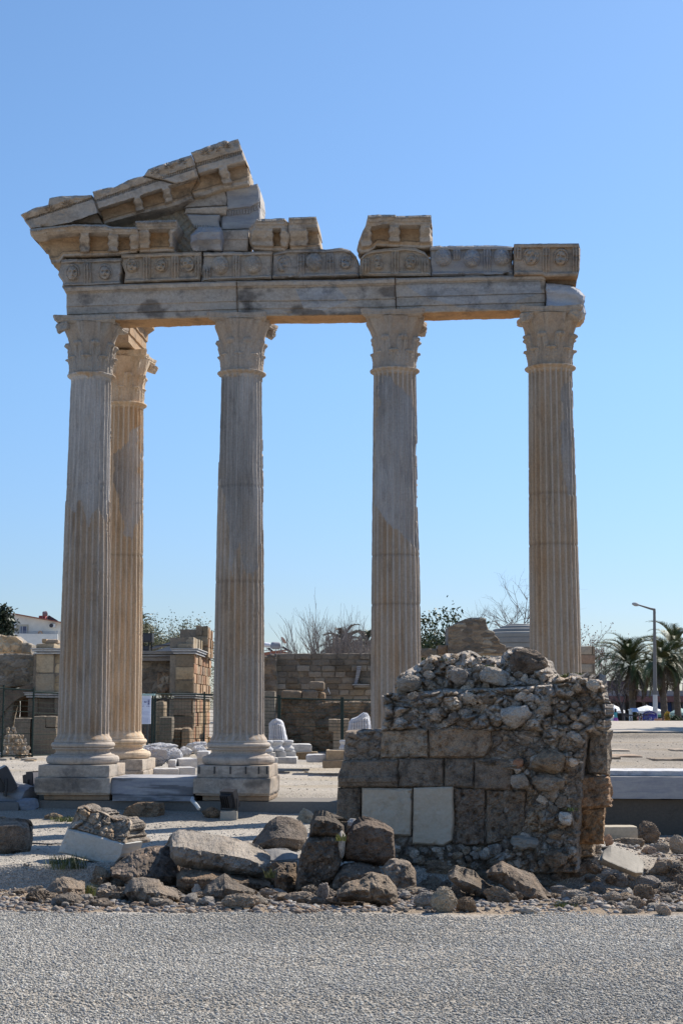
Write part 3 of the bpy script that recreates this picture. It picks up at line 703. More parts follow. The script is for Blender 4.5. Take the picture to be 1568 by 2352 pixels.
relief('frieze_block', cB((640,230),(680,222),(1030,222),(1095,228)), cB((650,388),(1092,382)), frieze([], [bB(785,232,300), bB(950,232,370)], 0, blank=[B1(712,285), B1(868,292), B1(1030,285)]), VF, VFB, M_blue, L=cB((640,310),), R=cB((1085,300),),
    label='heavily worn banded frieze block with blank bulges left of the corner block', cat='frieze block', group=FG, worn=1.3, seed=16, tint=(.84,.79,.73))
relief('frieze_block', cB((1097,213),(1300,210),(1450,209)), cB((1097,382),(1250,382),(1270,392),(1447,385)), frieze([B1(1190,285), B1(1352,288)], [bB(1117,222,300), bB(1272,222,380), bB(1436,222,380)], 0, w=13.5), VF-.16, VFB, M_temple, R=cB((1455,350),(1459,240)),
    label='rightmost frieze block with two crisp heads projecting over the broken end', cat='frieze block', group=FG, worn=.75, seed=17, tint=(.96,.88,.80), side=(.9,.75,.58))
relief('frieze_block', cB((1268,388),(1440,380)), cB((1268,436),(1436,440)), lambda S, T, PX, PY: .0+0*S, VF+.12, VFB, M_temple, label='small dark packing stone under the rightmost frieze block', cat='frieze block', group=FG, worn=.6, seed=18, tint=(.5,.42,.35))

# ------------------------------------------------------------------ cornice and pediment
CG = 'cornice blocks with brackets'
def mA(*xs): return [(A1(x, 500)[0],) for x in xs]
def mB_(*xs): return [(B1(x, 500)[0],) for x in xs]
VC, VCB = -.36, .30
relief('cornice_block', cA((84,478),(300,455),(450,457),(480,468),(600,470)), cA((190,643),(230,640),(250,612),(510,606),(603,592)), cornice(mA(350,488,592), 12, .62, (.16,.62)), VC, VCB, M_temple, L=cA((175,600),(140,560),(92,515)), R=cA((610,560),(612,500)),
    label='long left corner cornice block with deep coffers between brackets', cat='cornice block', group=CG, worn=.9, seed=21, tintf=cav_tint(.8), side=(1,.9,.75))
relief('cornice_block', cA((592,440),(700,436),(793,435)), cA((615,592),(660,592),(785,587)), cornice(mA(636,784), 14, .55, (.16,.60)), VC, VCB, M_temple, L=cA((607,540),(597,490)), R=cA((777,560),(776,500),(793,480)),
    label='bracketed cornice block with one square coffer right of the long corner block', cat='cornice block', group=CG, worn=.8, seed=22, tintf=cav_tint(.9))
relief('cornice_fragment', cA((862,505),(900,466),(1005,470)), cA((870,582),(905,592),(1014,582)), lambda S, T, PX, PY: steps(T, [(0,.05),(.3,.12),(.5,.30),(.8,.34),(1,.22)])+.1*np.cos(S*7), VC, VCB, M_blue, tint=(.84,.83,.82), L=cA((858,545),), R=cA((1010,530),),
    label='small bluish broken cornice fragment below the tympanum blocks', cat='cornice block', group=CG, worn=1.8, seed=23)
relief('plain_block', cA((1008,485),(1142,480)), cA((1016,585),(1134,583)), lambda S, T, PX, PY: .02*(T > .55), VC+.02, VCB, M_temple, label='plain smooth marble block between the broken fragment and the cornice', cat='stone block', worn=.5, seed=24, tint=(1.08,1.06,1.04))
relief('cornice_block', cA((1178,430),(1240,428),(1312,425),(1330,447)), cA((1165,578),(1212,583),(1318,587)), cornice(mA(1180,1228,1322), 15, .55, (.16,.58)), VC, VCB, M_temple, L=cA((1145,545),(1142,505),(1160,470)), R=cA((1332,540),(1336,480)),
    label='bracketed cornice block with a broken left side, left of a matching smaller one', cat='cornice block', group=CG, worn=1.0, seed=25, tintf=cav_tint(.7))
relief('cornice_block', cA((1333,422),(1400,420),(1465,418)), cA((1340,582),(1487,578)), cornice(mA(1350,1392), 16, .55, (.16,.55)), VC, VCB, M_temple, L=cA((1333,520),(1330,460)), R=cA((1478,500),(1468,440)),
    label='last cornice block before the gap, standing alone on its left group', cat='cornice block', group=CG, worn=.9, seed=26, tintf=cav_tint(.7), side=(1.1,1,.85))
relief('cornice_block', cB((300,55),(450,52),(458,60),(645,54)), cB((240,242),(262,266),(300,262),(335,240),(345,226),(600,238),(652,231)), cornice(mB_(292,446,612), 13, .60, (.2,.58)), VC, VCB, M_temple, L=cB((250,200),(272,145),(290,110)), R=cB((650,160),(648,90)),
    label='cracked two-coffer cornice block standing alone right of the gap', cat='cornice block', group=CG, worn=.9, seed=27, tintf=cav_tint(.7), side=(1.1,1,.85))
RG = 'raking cornice pieces of the pediment'
relief('raking_cornice', cA((40,408),(112,375),(173,361),(178,328),(240,318),(385,315)), cA((88,478),(300,453),(440,455)), cornice((), 5, .62, (-.4,-.35), True, [A1(180,385), A1(265,360)], ref=cA((40,525),(420,400),(40,408),(420,285))), VC-.04, VCB, M_temple, L=cA((62,440),), R=cA((428,430),(400,350)),
    label='lowest raking cornice piece with a pointed tip at the left corner of the pediment', cat='raking cornice', group=RG, worn=1.3, seed=31)
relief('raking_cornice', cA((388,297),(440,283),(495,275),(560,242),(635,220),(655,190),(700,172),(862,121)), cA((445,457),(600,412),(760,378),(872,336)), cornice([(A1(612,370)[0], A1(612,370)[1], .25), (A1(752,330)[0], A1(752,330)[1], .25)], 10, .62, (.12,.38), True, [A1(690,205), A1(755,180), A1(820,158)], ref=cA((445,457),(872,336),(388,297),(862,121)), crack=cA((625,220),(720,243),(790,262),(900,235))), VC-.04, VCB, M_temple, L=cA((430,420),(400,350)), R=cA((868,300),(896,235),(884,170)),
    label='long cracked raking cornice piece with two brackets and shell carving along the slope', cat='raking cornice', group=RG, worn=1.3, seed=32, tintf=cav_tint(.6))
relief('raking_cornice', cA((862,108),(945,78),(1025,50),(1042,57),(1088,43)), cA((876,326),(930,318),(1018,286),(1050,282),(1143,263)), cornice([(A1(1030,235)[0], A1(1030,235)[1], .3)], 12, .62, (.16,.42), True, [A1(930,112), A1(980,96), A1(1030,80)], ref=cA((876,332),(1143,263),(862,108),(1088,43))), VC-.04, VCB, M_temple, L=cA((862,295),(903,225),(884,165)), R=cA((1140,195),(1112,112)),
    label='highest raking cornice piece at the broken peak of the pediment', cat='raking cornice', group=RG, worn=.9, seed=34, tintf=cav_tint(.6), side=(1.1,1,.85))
TG = 'tympanum blocks'
relief('tympanum_block', cA((1028,292),(1062,280),(1140,268),(1182,258)), cA((1008,486),(1140,481),(1196,438)), lambda S, T, PX, PY: .06*(T > .52)+.03*np.sin(T*14)+.03*(np.abs(T-.42) < .06)*(np.sin(PX*1.0) > 0), -.22, .55, M_blue, L=cA((1005,430),(1036,370)), R=cA((1195,350),(1194,300)),
    label='large streaked marble block at the right end of the tympanum under the peak', cat='stone block', group=TG, worn=1.2, seed=41, tint=(.84,.81,.77), side=(1.3,1.25,1.15))
relief('tympanum_block', cA((888,326),(1000,293),(1025,292)), cA((826,376),(1032,366)), lambda S, T, PX, PY: 0*S, -.28, .3, M_temple, R=cA((1036,335),), label='wedge-shaped plain block tucked under the highest raking piece', cat='stone block', group=TG, worn=.8, seed=42, tint=(.98,1,1.03))
relief('tympanum_block', cA((838,378),(1036,368)), cA((830,404),(1000,408),(1030,408)), lambda S, T, PX, PY: .08*T, -.28, .3, M_temple, label='thin pale moulded strip across the tympanum', cat='stone block', group=TG, worn=.5, seed=43, tint=(1.15,1.15,1.15))
relief('tympanum_block', cA((838,408),(1000,410)), cA((880,474),(1006,490)), lambda S, T, PX, PY: .12*T+.03*(T < .3)*(np.sin(PX*1.1) > 0), -.26, .3, M_blue, R=cA((992,440),), tint=(.86,.84,.80), label='block with small dentils below the thin pale strip', cat='stone block', group=TG, worn=.8, seed=44)
relief('tympanum_infill', cA((470,462),(600,412),(760,378),(880,330),(1030,300)), cA((480,600),(1020,595)), lambda S, T, PX, PY: .03*np.sin(PX*.3)*np.sin(PY*.35), -.05, .25, M_conc, R=cA((1040,480),), label='rough grey mortar fill behind the cornice blocks of the pediment', cat='mortar fill', worn=1.6, seed=45, tint=(1.35,1.25,1.1))
# side architrave over the golden column
def side_beam():
    z0 = zc(810, .02, 2.95); prof = [(-.34,0),(.30,0),(.30,.2),(.33,.21),(.33,.42),(.36,.43),(.37,.6),(.46,.66),(.52,.70),(.52,.80),(-.34,.80)]
    mb = MB(); v0, v1 = 1.95, 3.7; K = 14; n = len(prof)
    # densify the profile
    pp = []
    for i in range(n):
        a = np.array(prof[i], float); b = np.array(prof[(i+1) % n], float); s = max(1, int(np.linalg.norm(b-a)/.07))
        for k in range(s): pp.append(a+(b-a)*k/s)
    pp = np.array(pp); n = len(pp); vs = []
    for k in range(K+1):
        f = v0+(v1-v0)*k/K; q = UVM(np.stack([pp[:,0]+.02, np.full(n, f)+.12*(pp[:,1])*(k == 0), pp[:,1]+z0], 1))
        vs.append(q+.016*np.stack([fbm(q*4, 3, 3), fbm(q*4+9, 3, 4), fbm(q*4+19, 3, 5)], 1))
    mb.add(np.concatenate(vs), [grid_faces(n, K+1, True)[:, ::-1], np.arange(n)[None], (np.arange(n)+K*n)[None,::-1]], GOLD*1.45)
    return mb
tag(side_beam().build('side_architrave', M_temple), 'moulded architrave stub on the golden column behind the front row', 'architrave', 'architrave beams')
# ------------------------------------------------------------------ the ruined pier in the foreground
def c7(*p): return [(746.4+.42475*x, 1469.8+.42475*y) for x, y in p]
def frame(pxa, Ya, pxb, Yb):
    a = np.array([float(ray(pxa, 1750)[0])*Ya, Ya, 0]); b = np.array([float(ray(pxb, 1750)[0])*Yb, Yb, 0])
    u = (b-a)/np.linalg.norm(b-a); return a, np.array([-u[1], u[0], 0])
PF = frame(778, 19.35, 1310, 18.5)
PO, PV = PF; PU = np.array([PV[1], -PV[0], 0])
pier = thing('ruined_pier', PO+PU*1.4+PV*.6+ZV*(-.5), 'ruined stone pier with rubble top and two pale facing slabs in the foreground', 'ruin')
def cells(sc, amp, seed, flat=0.0):
    def d(S, T, PX, PY):
        q = np.stack([PX.ravel()/186, PY.ravel()/150, np.full(PX.size, seed*1.3)], 1)
        q = q+.05*np.stack([fbm(q*6, 2, seed), fbm(q*6+8, 2, seed), 0*q[:,0]], 1)
        a, b, c = worley(q*sc, seed); a2, b2, c2 = worley(q*sc*2.1, seed+3)
        h = amp*(np.sqrt(np.clip(b-a, 0, 1))*(.5+c))+.4*amp*np.sqrt(np.clip(b2-a2, 0, 1))+.5*amp*fbm(q*7, 4, seed+4)
        return h.reshape(PX.shape)
    return d
def pitted(amp, seed, mould=None):
    def d(S, T, PX, PY):
        q = np.stack([PX.ravel()/186, PY.ravel()/186, np.full(PX.size, seed*2.1)], 1)
        a, b, c = worley(q*11, seed); h = -amp*4.5*np.clip(.40-a, 0, 1)*(c > .45)+1.5*amp*fbm(q*14, 4, seed)+1.2*amp*fbm(q*4, 3, seed+1)-amp*1.6*np.clip(np.abs(fbm(q*5+3, 4, seed+2))-.3, 0, 1)*4
        h = h.reshape(PX.shape)
        if mould: h = h+steps(T, mould)
        return h
    return d
def celltint(sc, seed, cols):
    cols = np.array(cols)
    def f(S, T, PX, PY, dd):
        q = np.stack([PX.ravel()/186, PY.ravel()/150, np.full(PX.size, seed*1.3)], 1)
        q = q+.05*np.stack([fbm(q*6, 2, seed), fbm(q*6+8, 2, seed), 0*q[:,0]], 1)
        a, b, c = worley(q*sc, seed); k = (c*len(cols)*.999).astype(int); n = fbm(q*9, 3, seed+2)
        return (cols[k]*(1+.3*n[:,None])).reshape(PX.shape+(3,))
    return f
RUB = [(1.25,1.22,1.18), (1.5,1.44,1.34), (1.0,.95,.88), (1.3,1.14,.95), (1.15,1.14,1.13), (1.7,1.65,1.58), (.9,.80,.70)]
def crag(sc, amp, seed, back=0.0, lean=0.0):
    def d(S, T, PX, PY):
        q = np.stack([PX.ravel()/186, PY.ravel()/135, np.full(PX.size, seed*1.3)], 1)
        q = q+.06*np.stack([fbm(q*5, 3, seed), fbm(q*5+8, 3, seed), 0*q[:,0]], 1)
        a, b, c = worley(q*sc, seed); a2, b2, c2 = worley(q*sc*2.3+5, seed+3)
        h = amp*(np.clip((b-a)*2.4, 0, 1)**.55*(.35+1.1*c))+.45*amp*(np.clip((b2-a2)*2.2, 0, 1)**.6*(.4+c2))+.55*amp*(.3-np.abs(fbm(q*6, 4, seed+4)))*2+.25*amp*fbm(q*22, 3, seed+8)
        return h.reshape(PX.shape)-back-lean*T-amp
    return d
# core
mb = MB()
relief('x', c7((110,492),(300,486),(1415,486)), c7((62,1190),(700,1230),(1355,1260)), lambda S, T, PX, PY: cells(7, .09, 3)(S, T, PX, PY)-.02, .10, 1.35, M_lime, worn=1.5, step=2.2, seed=1, fr=PF, mb=mb, tint=(.9,.85,.8))
relief('x', c7((690,660),(860,640),(930,480),(1412,482)), c7((700,1225),(1180,1262),(1360,1250)), lambda S, T, PX, PY: crag(4.2, .15, 9, -.05, .05)(S, T, PX, PY), .04, .7, M_lime, L=c7((1010,1130),(1085,960),(1090,830),(1015,700)), R=c7((1365,1100),(1330,930),(1310,730)), worn=1.6, step=1.7, seed=2, fr=PF, mb=mb, tintf=celltint(4.2, 9, RUB))
relief('x', c7((1300,492),(1470,492)), c7((1300,1180),(1450,1170)), cells(6, .10, 6), .42, .62, M_lime, R=c7((1455,1000),(1470,700)), worn=1.4, step=1.7, seed=8, fr=PF, mb=mb, tint=(.9,.78,.64))
# the heap on top: a lower vertical tier, a right tier, and a set-back upper tier
relief('x', c7((310,300),(345,285),(420,292),(560,275),(700,270),(860,262),(1000,255),(1120,250),(1260,240)), c7((298,492),(600,488),(900,490),(1260,494)), crag(5, .15, 15, -.06, .12), .05, .9, M_lime, L=c7((325,400)), worn=1.8, step=1.3, seed=3, fr=PF, mb=mb, tintf=celltint(5, 15, RUB))
relief('x', c7((1238,240),(1255,196),(1300,205),(1340,190),(1400,200),(1450,205),(1500,222)), c7((1240,494),(1425,498),(1512,480)), crag(5, .15, 18, -.02, .10), .08, .48, M_lime, R=c7((1518,400),(1512,300)), worn=1.8, step=1.3, seed=4, fr=PF, mb=mb, round_back=.35, tintf=celltint(5, 18, RUB))
heap_T = c7((385,205),(400,190),(470,150),(520,120),(562,80),(610,98),(650,75),(700,80),(760,55),(800,72),(830,90),(880,88),(920,100),(960,88),(985,55),(1040,45),(1100,72),(1150,80),(1205,118),(1220,160),(1250,195))
relief('x', heap_T, c7((388,298),(560,285),(800,272),(1050,262),(1258,250)), crag(4.6, .17, 21, .26, .38), .05, 1.15, M_lime, L=c7((380,250)), R=c7((1256,225)), worn=2.0, step=1.3, seed=5, fr=PF, mb=mb, tintf=celltint(4.6, 21, RUB))
# single stones bedded in the mortar
r = np.random.default_rng(12)
top_poly = c7((318,300),(382,200),(480,140),(562,80),(760,62),(900,92),(1000,60),(1205,120),(1245,195),(1500,220),(1515,450),(1420,478),(300,474))
side_poly = c7((940,490),(1390,490),(1395,720),(1295,735),(1305,930),(1335,1090),(1340,1230),(1180,1250),(1020,1130),(1095,950),(1095,820),(1030,690),(1060,640))
foot_poly = c7((330,1120),(1000,1120),(1180,1240),(1100,1290),(700,1220),(380,1170))
_rk = {}
def in_mound(poly, n, dep, smin, smax, seed):
    r = np.random.default_rng(seed); P = np.array(poly); lo, hi = P.min(0), P.max(0); k = 0
    while k < n:
        x, y = lo+(hi-lo)*r.random(2)
        if not in_poly(np.array([x]), np.array([y]), poly)[0]: continue
        k += 1; s = smin+(smax-smin)*r.random()**2.6
        w = fac(np.array([x]), np.array([y]), np.array([dep(x, y)-.03*r.random()]), PF)[0]
        key = int(r.integers(0, 40))
        if key not in _rk: _rk[key] = rock_shape(key, 4, (key % 5)*.16, 22, .15, .05 if key % 3 == 0 else 0, .3)
        v, f = _rk[key]
        v = (v*np.array([s, s*r.uniform(.6, .9), s*r.uniform(.5, .85)]))@rotm(r.uniform(-.4,.4), r.uniform(-.5,.5), r.uniform(0, 6)).T+w
        mb.add(v, f, np.array(RUB[r.integers(0, len(RUB))])*r.uniform(.8, 1.2))
ytop, ybot = c7((0,70))[0][1], c7((0,478))[0][1]
yl = c7((0,275))[0][1]
in_mound(c7((330,310),(560,290),(1240,270),(1500,235),(1505,450),(1410,470),(315,466)), 100, lambda x, y: .09, .02, .13, 3)
in_mound(c7((400,215),(480,155),(562,100),(760,85),(900,105),(1000,75),(1190,125),(1235,200),(1240,250),(400,285)), 100, lambda x, y: .34+.34*np.clip((yl-y)/(yl-ytop), 0, 1), .02, .12, 6)
in_mound(side_poly, 120, lambda x, y: .04, .02, .13, 4)
in_mound(foot_poly, 70, lambda x, y: -.02, .03, .10, 5)
mb.build('rubble_core', M_pier, pier)
def pick_stone(x0, y0, x1, y1, dep, seed, tint, mat, name, blocky=.5, tilt=0.0, label=None):
    p = c7((x0, y0), (x1, y1)); w = fac(np.array([(p[0][0]+p[1][0])/2]), np.array([(p[0][1]+p[1][1])/2]), np.array([dep]), PF)[0]
    sx = (p[1][0]-p[0][0])/F*w[1]/2; sz = (p[1][1]-p[0][1])/F*w[1]/2
    v, f = rock_shape(seed, 4, blocky, 14, .08, .05, .2); mb = MB()
    mb.add((v*np.array([sx, (sx+sz)/2, sz]))@rotm(0, tilt, -.1).T+w, f, tint); o = mb.build(name, mat, pier)
    if label: o['label'] = label
pick_stone(832, 145, 1005, 255, .35, 3, (1.5,1.45,1.35), M_rock, 'set_stone', .4, .1, 'large pale stone near the top of the heap')
pick_stone(940, 355, 1118, 478, .0, 8, (1.75,1.7,1.62), M_rock, 'set_stone', .35, -.15, 'pale pointed stone in the middle of the heap')
pick_stone(668, 150, 775, 255, .3, 5, (1.1,1.05,1.0), M_rock, 'set_stone', .5)
pick_stone(385, 180, 520, 280, .30, 6, (1.15,1.1,1.02), M_rock, 'set_stone', .3)
pick_stone(985, 45, 1215, 215, .62, 16, (.62,.55,.5), M_lime, 'set_stone', .1, 0, 'dark porous lump at the top of the heap')
pick_stone(1255, 930, 1335, 1005, -.12, 9, (2.5,2.45,2.35), M_rock, 'set_stone', .7, .2, 'white stone low on the right')
pick_stone(1010, 640, 1075, 705, -.03, 10, (1.7,.95,.62), M_rock, 'set_stone', .5, 0, 'reddish brick fragment')
pick_stone(1110, 590, 1300, 725, -.12, 11, (1.05,.95,.82), M_lime, 'set_stone', .4)
pick_stone(1110, 725, 1300, 820, -.10, 12, (1.2,1.15,1.08), M_lime, 'set_stone', .4)
pick_stone(1180, 1130, 1310, 1230, -.14, 13, (.95,.82,.68), M_lime, 'set_stone', .2)
pick_stone(1000, 1060, 1155, 1130, -.10, 14, (1.0,.93,.84), M_conc, 'set_stone', .9, 0.02)
pick_stone(1000, 720, 1110, 820, -.02, 17, (1.5,1.4,1.28), M_rock, 'set_stone', .4)
# dressed facing blocks
def face_block(T, B, seed, tint, mat, amp=.012, dep=0.0, name='facing_block', mould=None, worn=.8, L=(), R=(), label=None, back=.45, rb=0.0):
    o = relief(name, c7(*T), c7(*B), pitted(amp, seed, mould), dep, back, mat, L=c7(*L), R=c7(*R), worn=worn, step=1.7, seed=seed, fr=PF, parent=pier, tint=tint, round_back=rb)
    if label: o['label'] = label
face_block([(112,498),(200,486),(280,488)], [(100,655),(292,650)], 61, (.55,.53,.52), M_lime, .02, .14, worn=1.6, label='dark hollowed block')
face_block([(305,490),(450,484),(556,480)], [(298,638),(556,638)], 62, (1.5,1.4,1.27), M_lime, .028, .0, worn=1.2)
face_block([(560,478),(700,472),(900,486)], [(560,636),(800,640),(862,634)], 63, (1.3,1.15,1.0), M_lime, .028, -.01, worn=1.2, R=[(905,560)])
face_block([(95,655),(392,648)], [(68,796),(390,797)], 64, (.92,.86,.80), M_lime, .010, -.03, mould=[(0,.0),(.18,.03),(.2,.05),(.36,.05),(.4,.02),(.6,.0),(1,0)], L=[(70,735)])
face_block([(395,642),(638,642)], [(393,796),(640,796)], 65, (.95,.90,.85), M_lime, .012, -.01)
face_block([(643,640),(804,642)], [(643,795),(802,802)], 66, (.90,.86,.82), M_lime, .012, -.005)
face_block([(808,642),(940,645),(1012,660)], [(804,806),(1000,812)], 67, (.95,.88,.82), M_lime, .010, -.015, R=[(1018,720)])
face_block([(68,800),(196,798)], [(60,975),(190,985)], 68, (.78,.72,.66), M_lime, .016, .01)
face_block([(200,800),(470,805)], [(196,1040),(330,1056),(460,1058)], 69, (1.0,.86,.72), M_pale, .007, -.03, name='pale_facing_slab', worn=.7, label='wide pale smooth facing slab')
face_block([(478,800),(690,795)], [(473,1100),(640,1112),(682,1085)], 70, (1.03,.885,.74), M_pale, .004, -.03, name='pale_facing_slab', worn=.5, R=[(692,980)], label='narrow pale smooth facing slab')
face_block([(694,800),(866,802)], [(700,1108),(865,1112)], 71, (.95,.84,.77), M_lime, .04, .01, worn=1.6)
face_block([(868,806),(1088,812)], [(868,1112),(1085,1060)], 72, (1.0,.90,.81), M_lime, .035, .0, worn=1.5, R=[(1082,930)])
face_block([(1424,492),(1500,484),(1530,500)], [(1420,728),(1532,732)], 73, (1.05,1.0,.94), M_lime, .03, .22, worn=1.5, back=.52, rb=.35)
face_block([(1315,742),(1420,734),(1538,738)], [(1312,905),(1420,912),(1545,905)], 74, (1.25,.95,.72), M_lime, .03, .16, worn=1.4, back=.52, rb=.35)
face_block([(1330,910),(1515,905)], [(1365,1108),(1505,1105)], 75, (1.2,.88,.60), M_lime, .035, .24, worn=1.6, back=.52, rb=.35)
# moss on the top
def blades(mb, c, n, rad, h, cols, r, lean=.5, width=.006):
    for k in range(n):
        a = r.random()*6.283; d = rad*math.sqrt(r.random()); b = np.array([c[0]+d*math.cos(a), c[1]+d*math.sin(a), c[2]-.01]); hh = h*(.5+.6*r.random())
        t = b+np.array([(r.random()-.5)*lean*hh*2, (r.random()-.5)*lean*hh*2, hh]); m_ = (b+t)/2+np.array([0, 0, .12*hh])
        s = np.array([math.cos(a+1.5), math.sin(a+1.5), 0])*width
        mb.add(np.array([b-s, b+s, m_+s*.8, m_-s*.8, t]), [np.array([[0,1,2,3]]), np.array([[3,2,4]])], np.array(cols[int(r.integers(0, len(cols)))])*r.uniform(.7, 1.3))
GRN = [(.10,.13,.03), (.16,.17,.04), (.07,.10,.03), (.20,.18,.05)]
mb = MB(); r = np.random.default_rng(3)
for x, y, d_, n in ((1340,192,.9,120), (1400,196,.9,150), (1300,200,.9,60), (880,150,.55,40), (660,110,.6,25), (1150,200,.6,30), (1245,205,.8,40), (1330,920,-.06,25)):
    p = c7((x, y))[0]; w = fac(np.array([p[0]]), np.array([p[1]]), np.array([d_]), PF)[0]; blades(mb, w, n, .10, .05, GRN, r, .9, .008)
mb.build('moss', M_leaf, pier)

# ------------------------------------------------------------------ fallen stones
def ground_hit(px, py, y0=9.0, y1=70.0):
    a, b = ray(px, py); Y = np.arange(y0, y1, .03); d = EYE+b*Y-gz(a*Y, Y)
    k = np.argmax(d < 0); return Y[k] if (d < 0).any() else y1
def c5(x0, y0, x1, y1): return (.2563*x0, 1745.4+.2563*y0, .2563*x1, 1745.4+.2563*y1)
def c6(x0, y0, x1, y1): return (367.5+.3662*x0, 1808.6+.3662*y0, 367.5+.3662*x1, 1808.6+.3662*y1)
def c8(x0, y0, x1, y1): return (1263+.1944*x0, 1722.5+.1944*y0, 1263+.1944*x1, 1722.5+.1944*y1)
def c9(x0, y0, x1, y1): return (717.7+.5423*x0, 1665+.5423*y0, 717.7+.5423*x1, 1665+.5423*y1)
def rock(bb, label, seed, name='fallen_stone', blocky=.3, rough=.085, pits=.12, tint=(1,1,1), tilt=0.0, mat=None, Y=None, group='fallen stones of the rubble row', deep=.8, sub=5, chops=12, lump=.2, rz=None, grow=1.06):
    x0, y0, x1, y1 = bb
    Yb = ground_hit((x0+x1)/2, y1) if Y is None else Y
    sx = (x1-x0)/F*Yb/2*grow; sz = (y1-y0)/F*Yb/2*grow; sy = deep*(.6*sx+.4*sz) if sx < 1.8*sz else deep*(.35*sx+.65*sz)
    Yc = Yb+sy*.75; k = Yc/Yb
    w = at((x0+x1)/2, (y0+y1)/2, Yc)-np.array([0, 0, .04*sz])
    v, f = rock_shape(seed, sub, blocky, chops, rough, pits, lump)
    v = v@rotm(0, tilt, (seed % 7)*.1-.3 if rz is None else rz).T; ext = np.abs(v).max(0); v = v/ext
    v = v*np.array([sx*k, sy, sz*k*1.04])+w
    t = np.array(tint)*(1+.22*fbm(v*6, 3, seed)[:,None])
    mb = MB(); mb.add(v, f, t); o = mb.build(name, mat or M_lime); tag(o, label, 'stone', group); return o
DK = (.62,.60,.58); BR = (.95,.78,.62); PALE = (1.55,1.48,1.36); GR = (1.15,1.13,1.1)
def q5(*p): return [(.2563*x, 1745.4+.2563*y) for x, y in p]
def q6(*p): return [(367.5+.3662*x, 1808.6+.3662*y) for x, y in p]
def q9(*p): return [(717.7+.5423*x, 1665+.5423*y) for x, y in p]
def crag_rock(T, B, label, seed, L=(), R=(), Y=None, depth=.7, tint=(1,1,1), top=.55, lean=.5, amp=.07, pit=.06, dome=.6, mat=None, group='fallen stones of the rubble row', name='fallen_stone', worn=1.5, peb=0.0):
    """a stone built from its outline, with its own depth: domed front, receding top, pitted skin, rounded back"""
    bx = np.mean([p[0] for p in B]); by = max(p[1] for p in B); Yb = ground_hit(bx, by) if Y is None else Y; k = Yb/3450.
    W = max(p[0] for p in T+B)-min(p[0] for p in T+B); D_ = depth
    def d(S, Tt, PX, PY):
        q = np.stack([PX.ravel()*k, PY.ravel()*k, np.full(PX.size, seed*2.3)], 1)
        a, b, c = worley(q*9, seed); a2, b2, c2 = worley(q*19, seed+1)
        h = amp*(1.3*fbm(q*2.6, 3, seed)+1.8*(.28-np.abs(fbm(q*3.6+7, 4, seed+2)))+1.0*(.25-np.abs(fbm(q*9, 4, seed+3)))+.5*fbm(q*24, 3, seed+4))-pit*(np.clip(.42-a, 0, 1)*1.6*(c > .3)+np.clip(.4-a2, 0, 1))
        if peb: h = h+peb*np.clip(.30-a2, 0, 1)*3*(c2 > .6)
        h = h.reshape(PX.shape)
        dm = (np.clip(1-(2*S-1)**2, 0, 1)**dome-1)*D_*.35
        rec = -lean*np.clip(Tt-top, 0, 1)/(1-top+1e-6)*D_*.8-.12*D_*np.clip(.18-Tt, 0, 1)/.18
        return h+dm+rec
    def tf(S, Tt, PX, PY, dd):
        q = np.stack([PX.ravel()*k, PY.ravel()*k, np.full(PX.size, seed*2.3)], 1); n = fbm(q*4, 4, seed+6); a2, b2, c2 = worley(q*19, seed+1)
        f = 1+.5*n; 
        if peb: f = f*(1+1.3*(a2 < .28)*(c2 > .6))
        return f.reshape(PX.shape+(1,))*np.array([1,1,1])
    return relief(name, T, B, d, 0, D_, mat or M_lime, L=L, R=R, label=label, cat='stone', group=group, tint=tint, worn=worn, step=1.1, seed=seed, tintf=tf, fr=FR_(Yb+D_*.35), round_back=.45)
def FR_(D): return (np.array([0, float(D), 0]), np.array([0, 1.0, 0]))
crag_rock(q5((-130,565),(0,552),(150,546),(245,566),(272,615)), q5((-130,860),(60,850),(190,862),(238,832)), 'large smooth dark rounded block cut off by the left edge', 1, R=q5((268,720),), amp=.02, pit=.01, tint=(.72,.66,.62), top=.85, depth=.8, worn=1.0)
crag_rock(q6((58,335),(75,292),(120,265),(200,272),(290,288),(380,300),(480,322),(560,350),(590,370),(650,395),(695,432)), q6((66,442),(130,482),(250,515),(400,535),(550,555),(640,570),(686,520)), 'big pale elongated block lying tilted across the stone row', 24, Y=17.5, tint=(1.14,1.09,1.02), top=.5, lean=1.0, amp=.045, pit=.05, depth=1.0, mat=M_rock, dome=.25)
crag_rock(q6((102,545),(140,512),(300,520),(450,545),(600,570),(692,602)), q6((105,622),(150,655),(300,645),(500,652),(692,642)), 'dark low stone carrying the big pale elongated block', 3, tint=(.78,.66,.55), Y=17.2, depth=.9, peb=.02)
crag_rock(q5((990,965),(1100,880),(1230,802),(1380,765),(1500,770),(1600,800)), q5((1000,1045),(1100,1085),(1200,1132),(1400,1155),(1600,1155)), 'dark sloping mass of conglomerate left of the pale elongated block', 14, tint=(.62,.56,.53), Y=17.7, depth=1.0, top=.3, lean=.9, peb=.03)
crag_rock(q6((586,352),(620,300),(700,215),(732,195),(800,190),(880,210),(915,250),(926,292)), q6((600,380),(640,390),(760,398),(865,408),(905,372)), 'dark grey domed boulder behind the pale elongated block', 5, amp=.025, pit=.012, tint=(.62,.60,.60), depth=.7, top=.4, lean=.7, worn=1)
crag_rock(q6((640,388),(720,385),(800,395),(868,410)), q6((690,452),(705,492),(740,500),(862,466)), 'flat grey slab lying below the domed boulder', 6, amp=.015, pit=.006, tint=(.80,.80,.82), Y=18.8, mat=M_conc, top=.35, lean=1.0, worn=.8)
crag_rock(q6((690,522),(730,500),(800,472),(862,462)), q6((708,592),(730,642),(800,674),(862,662)), 'brown stone standing left of the tall dark pillar stone', 7, tint=(0.70,0.60,0.51), Y=17.1, depth=.5)
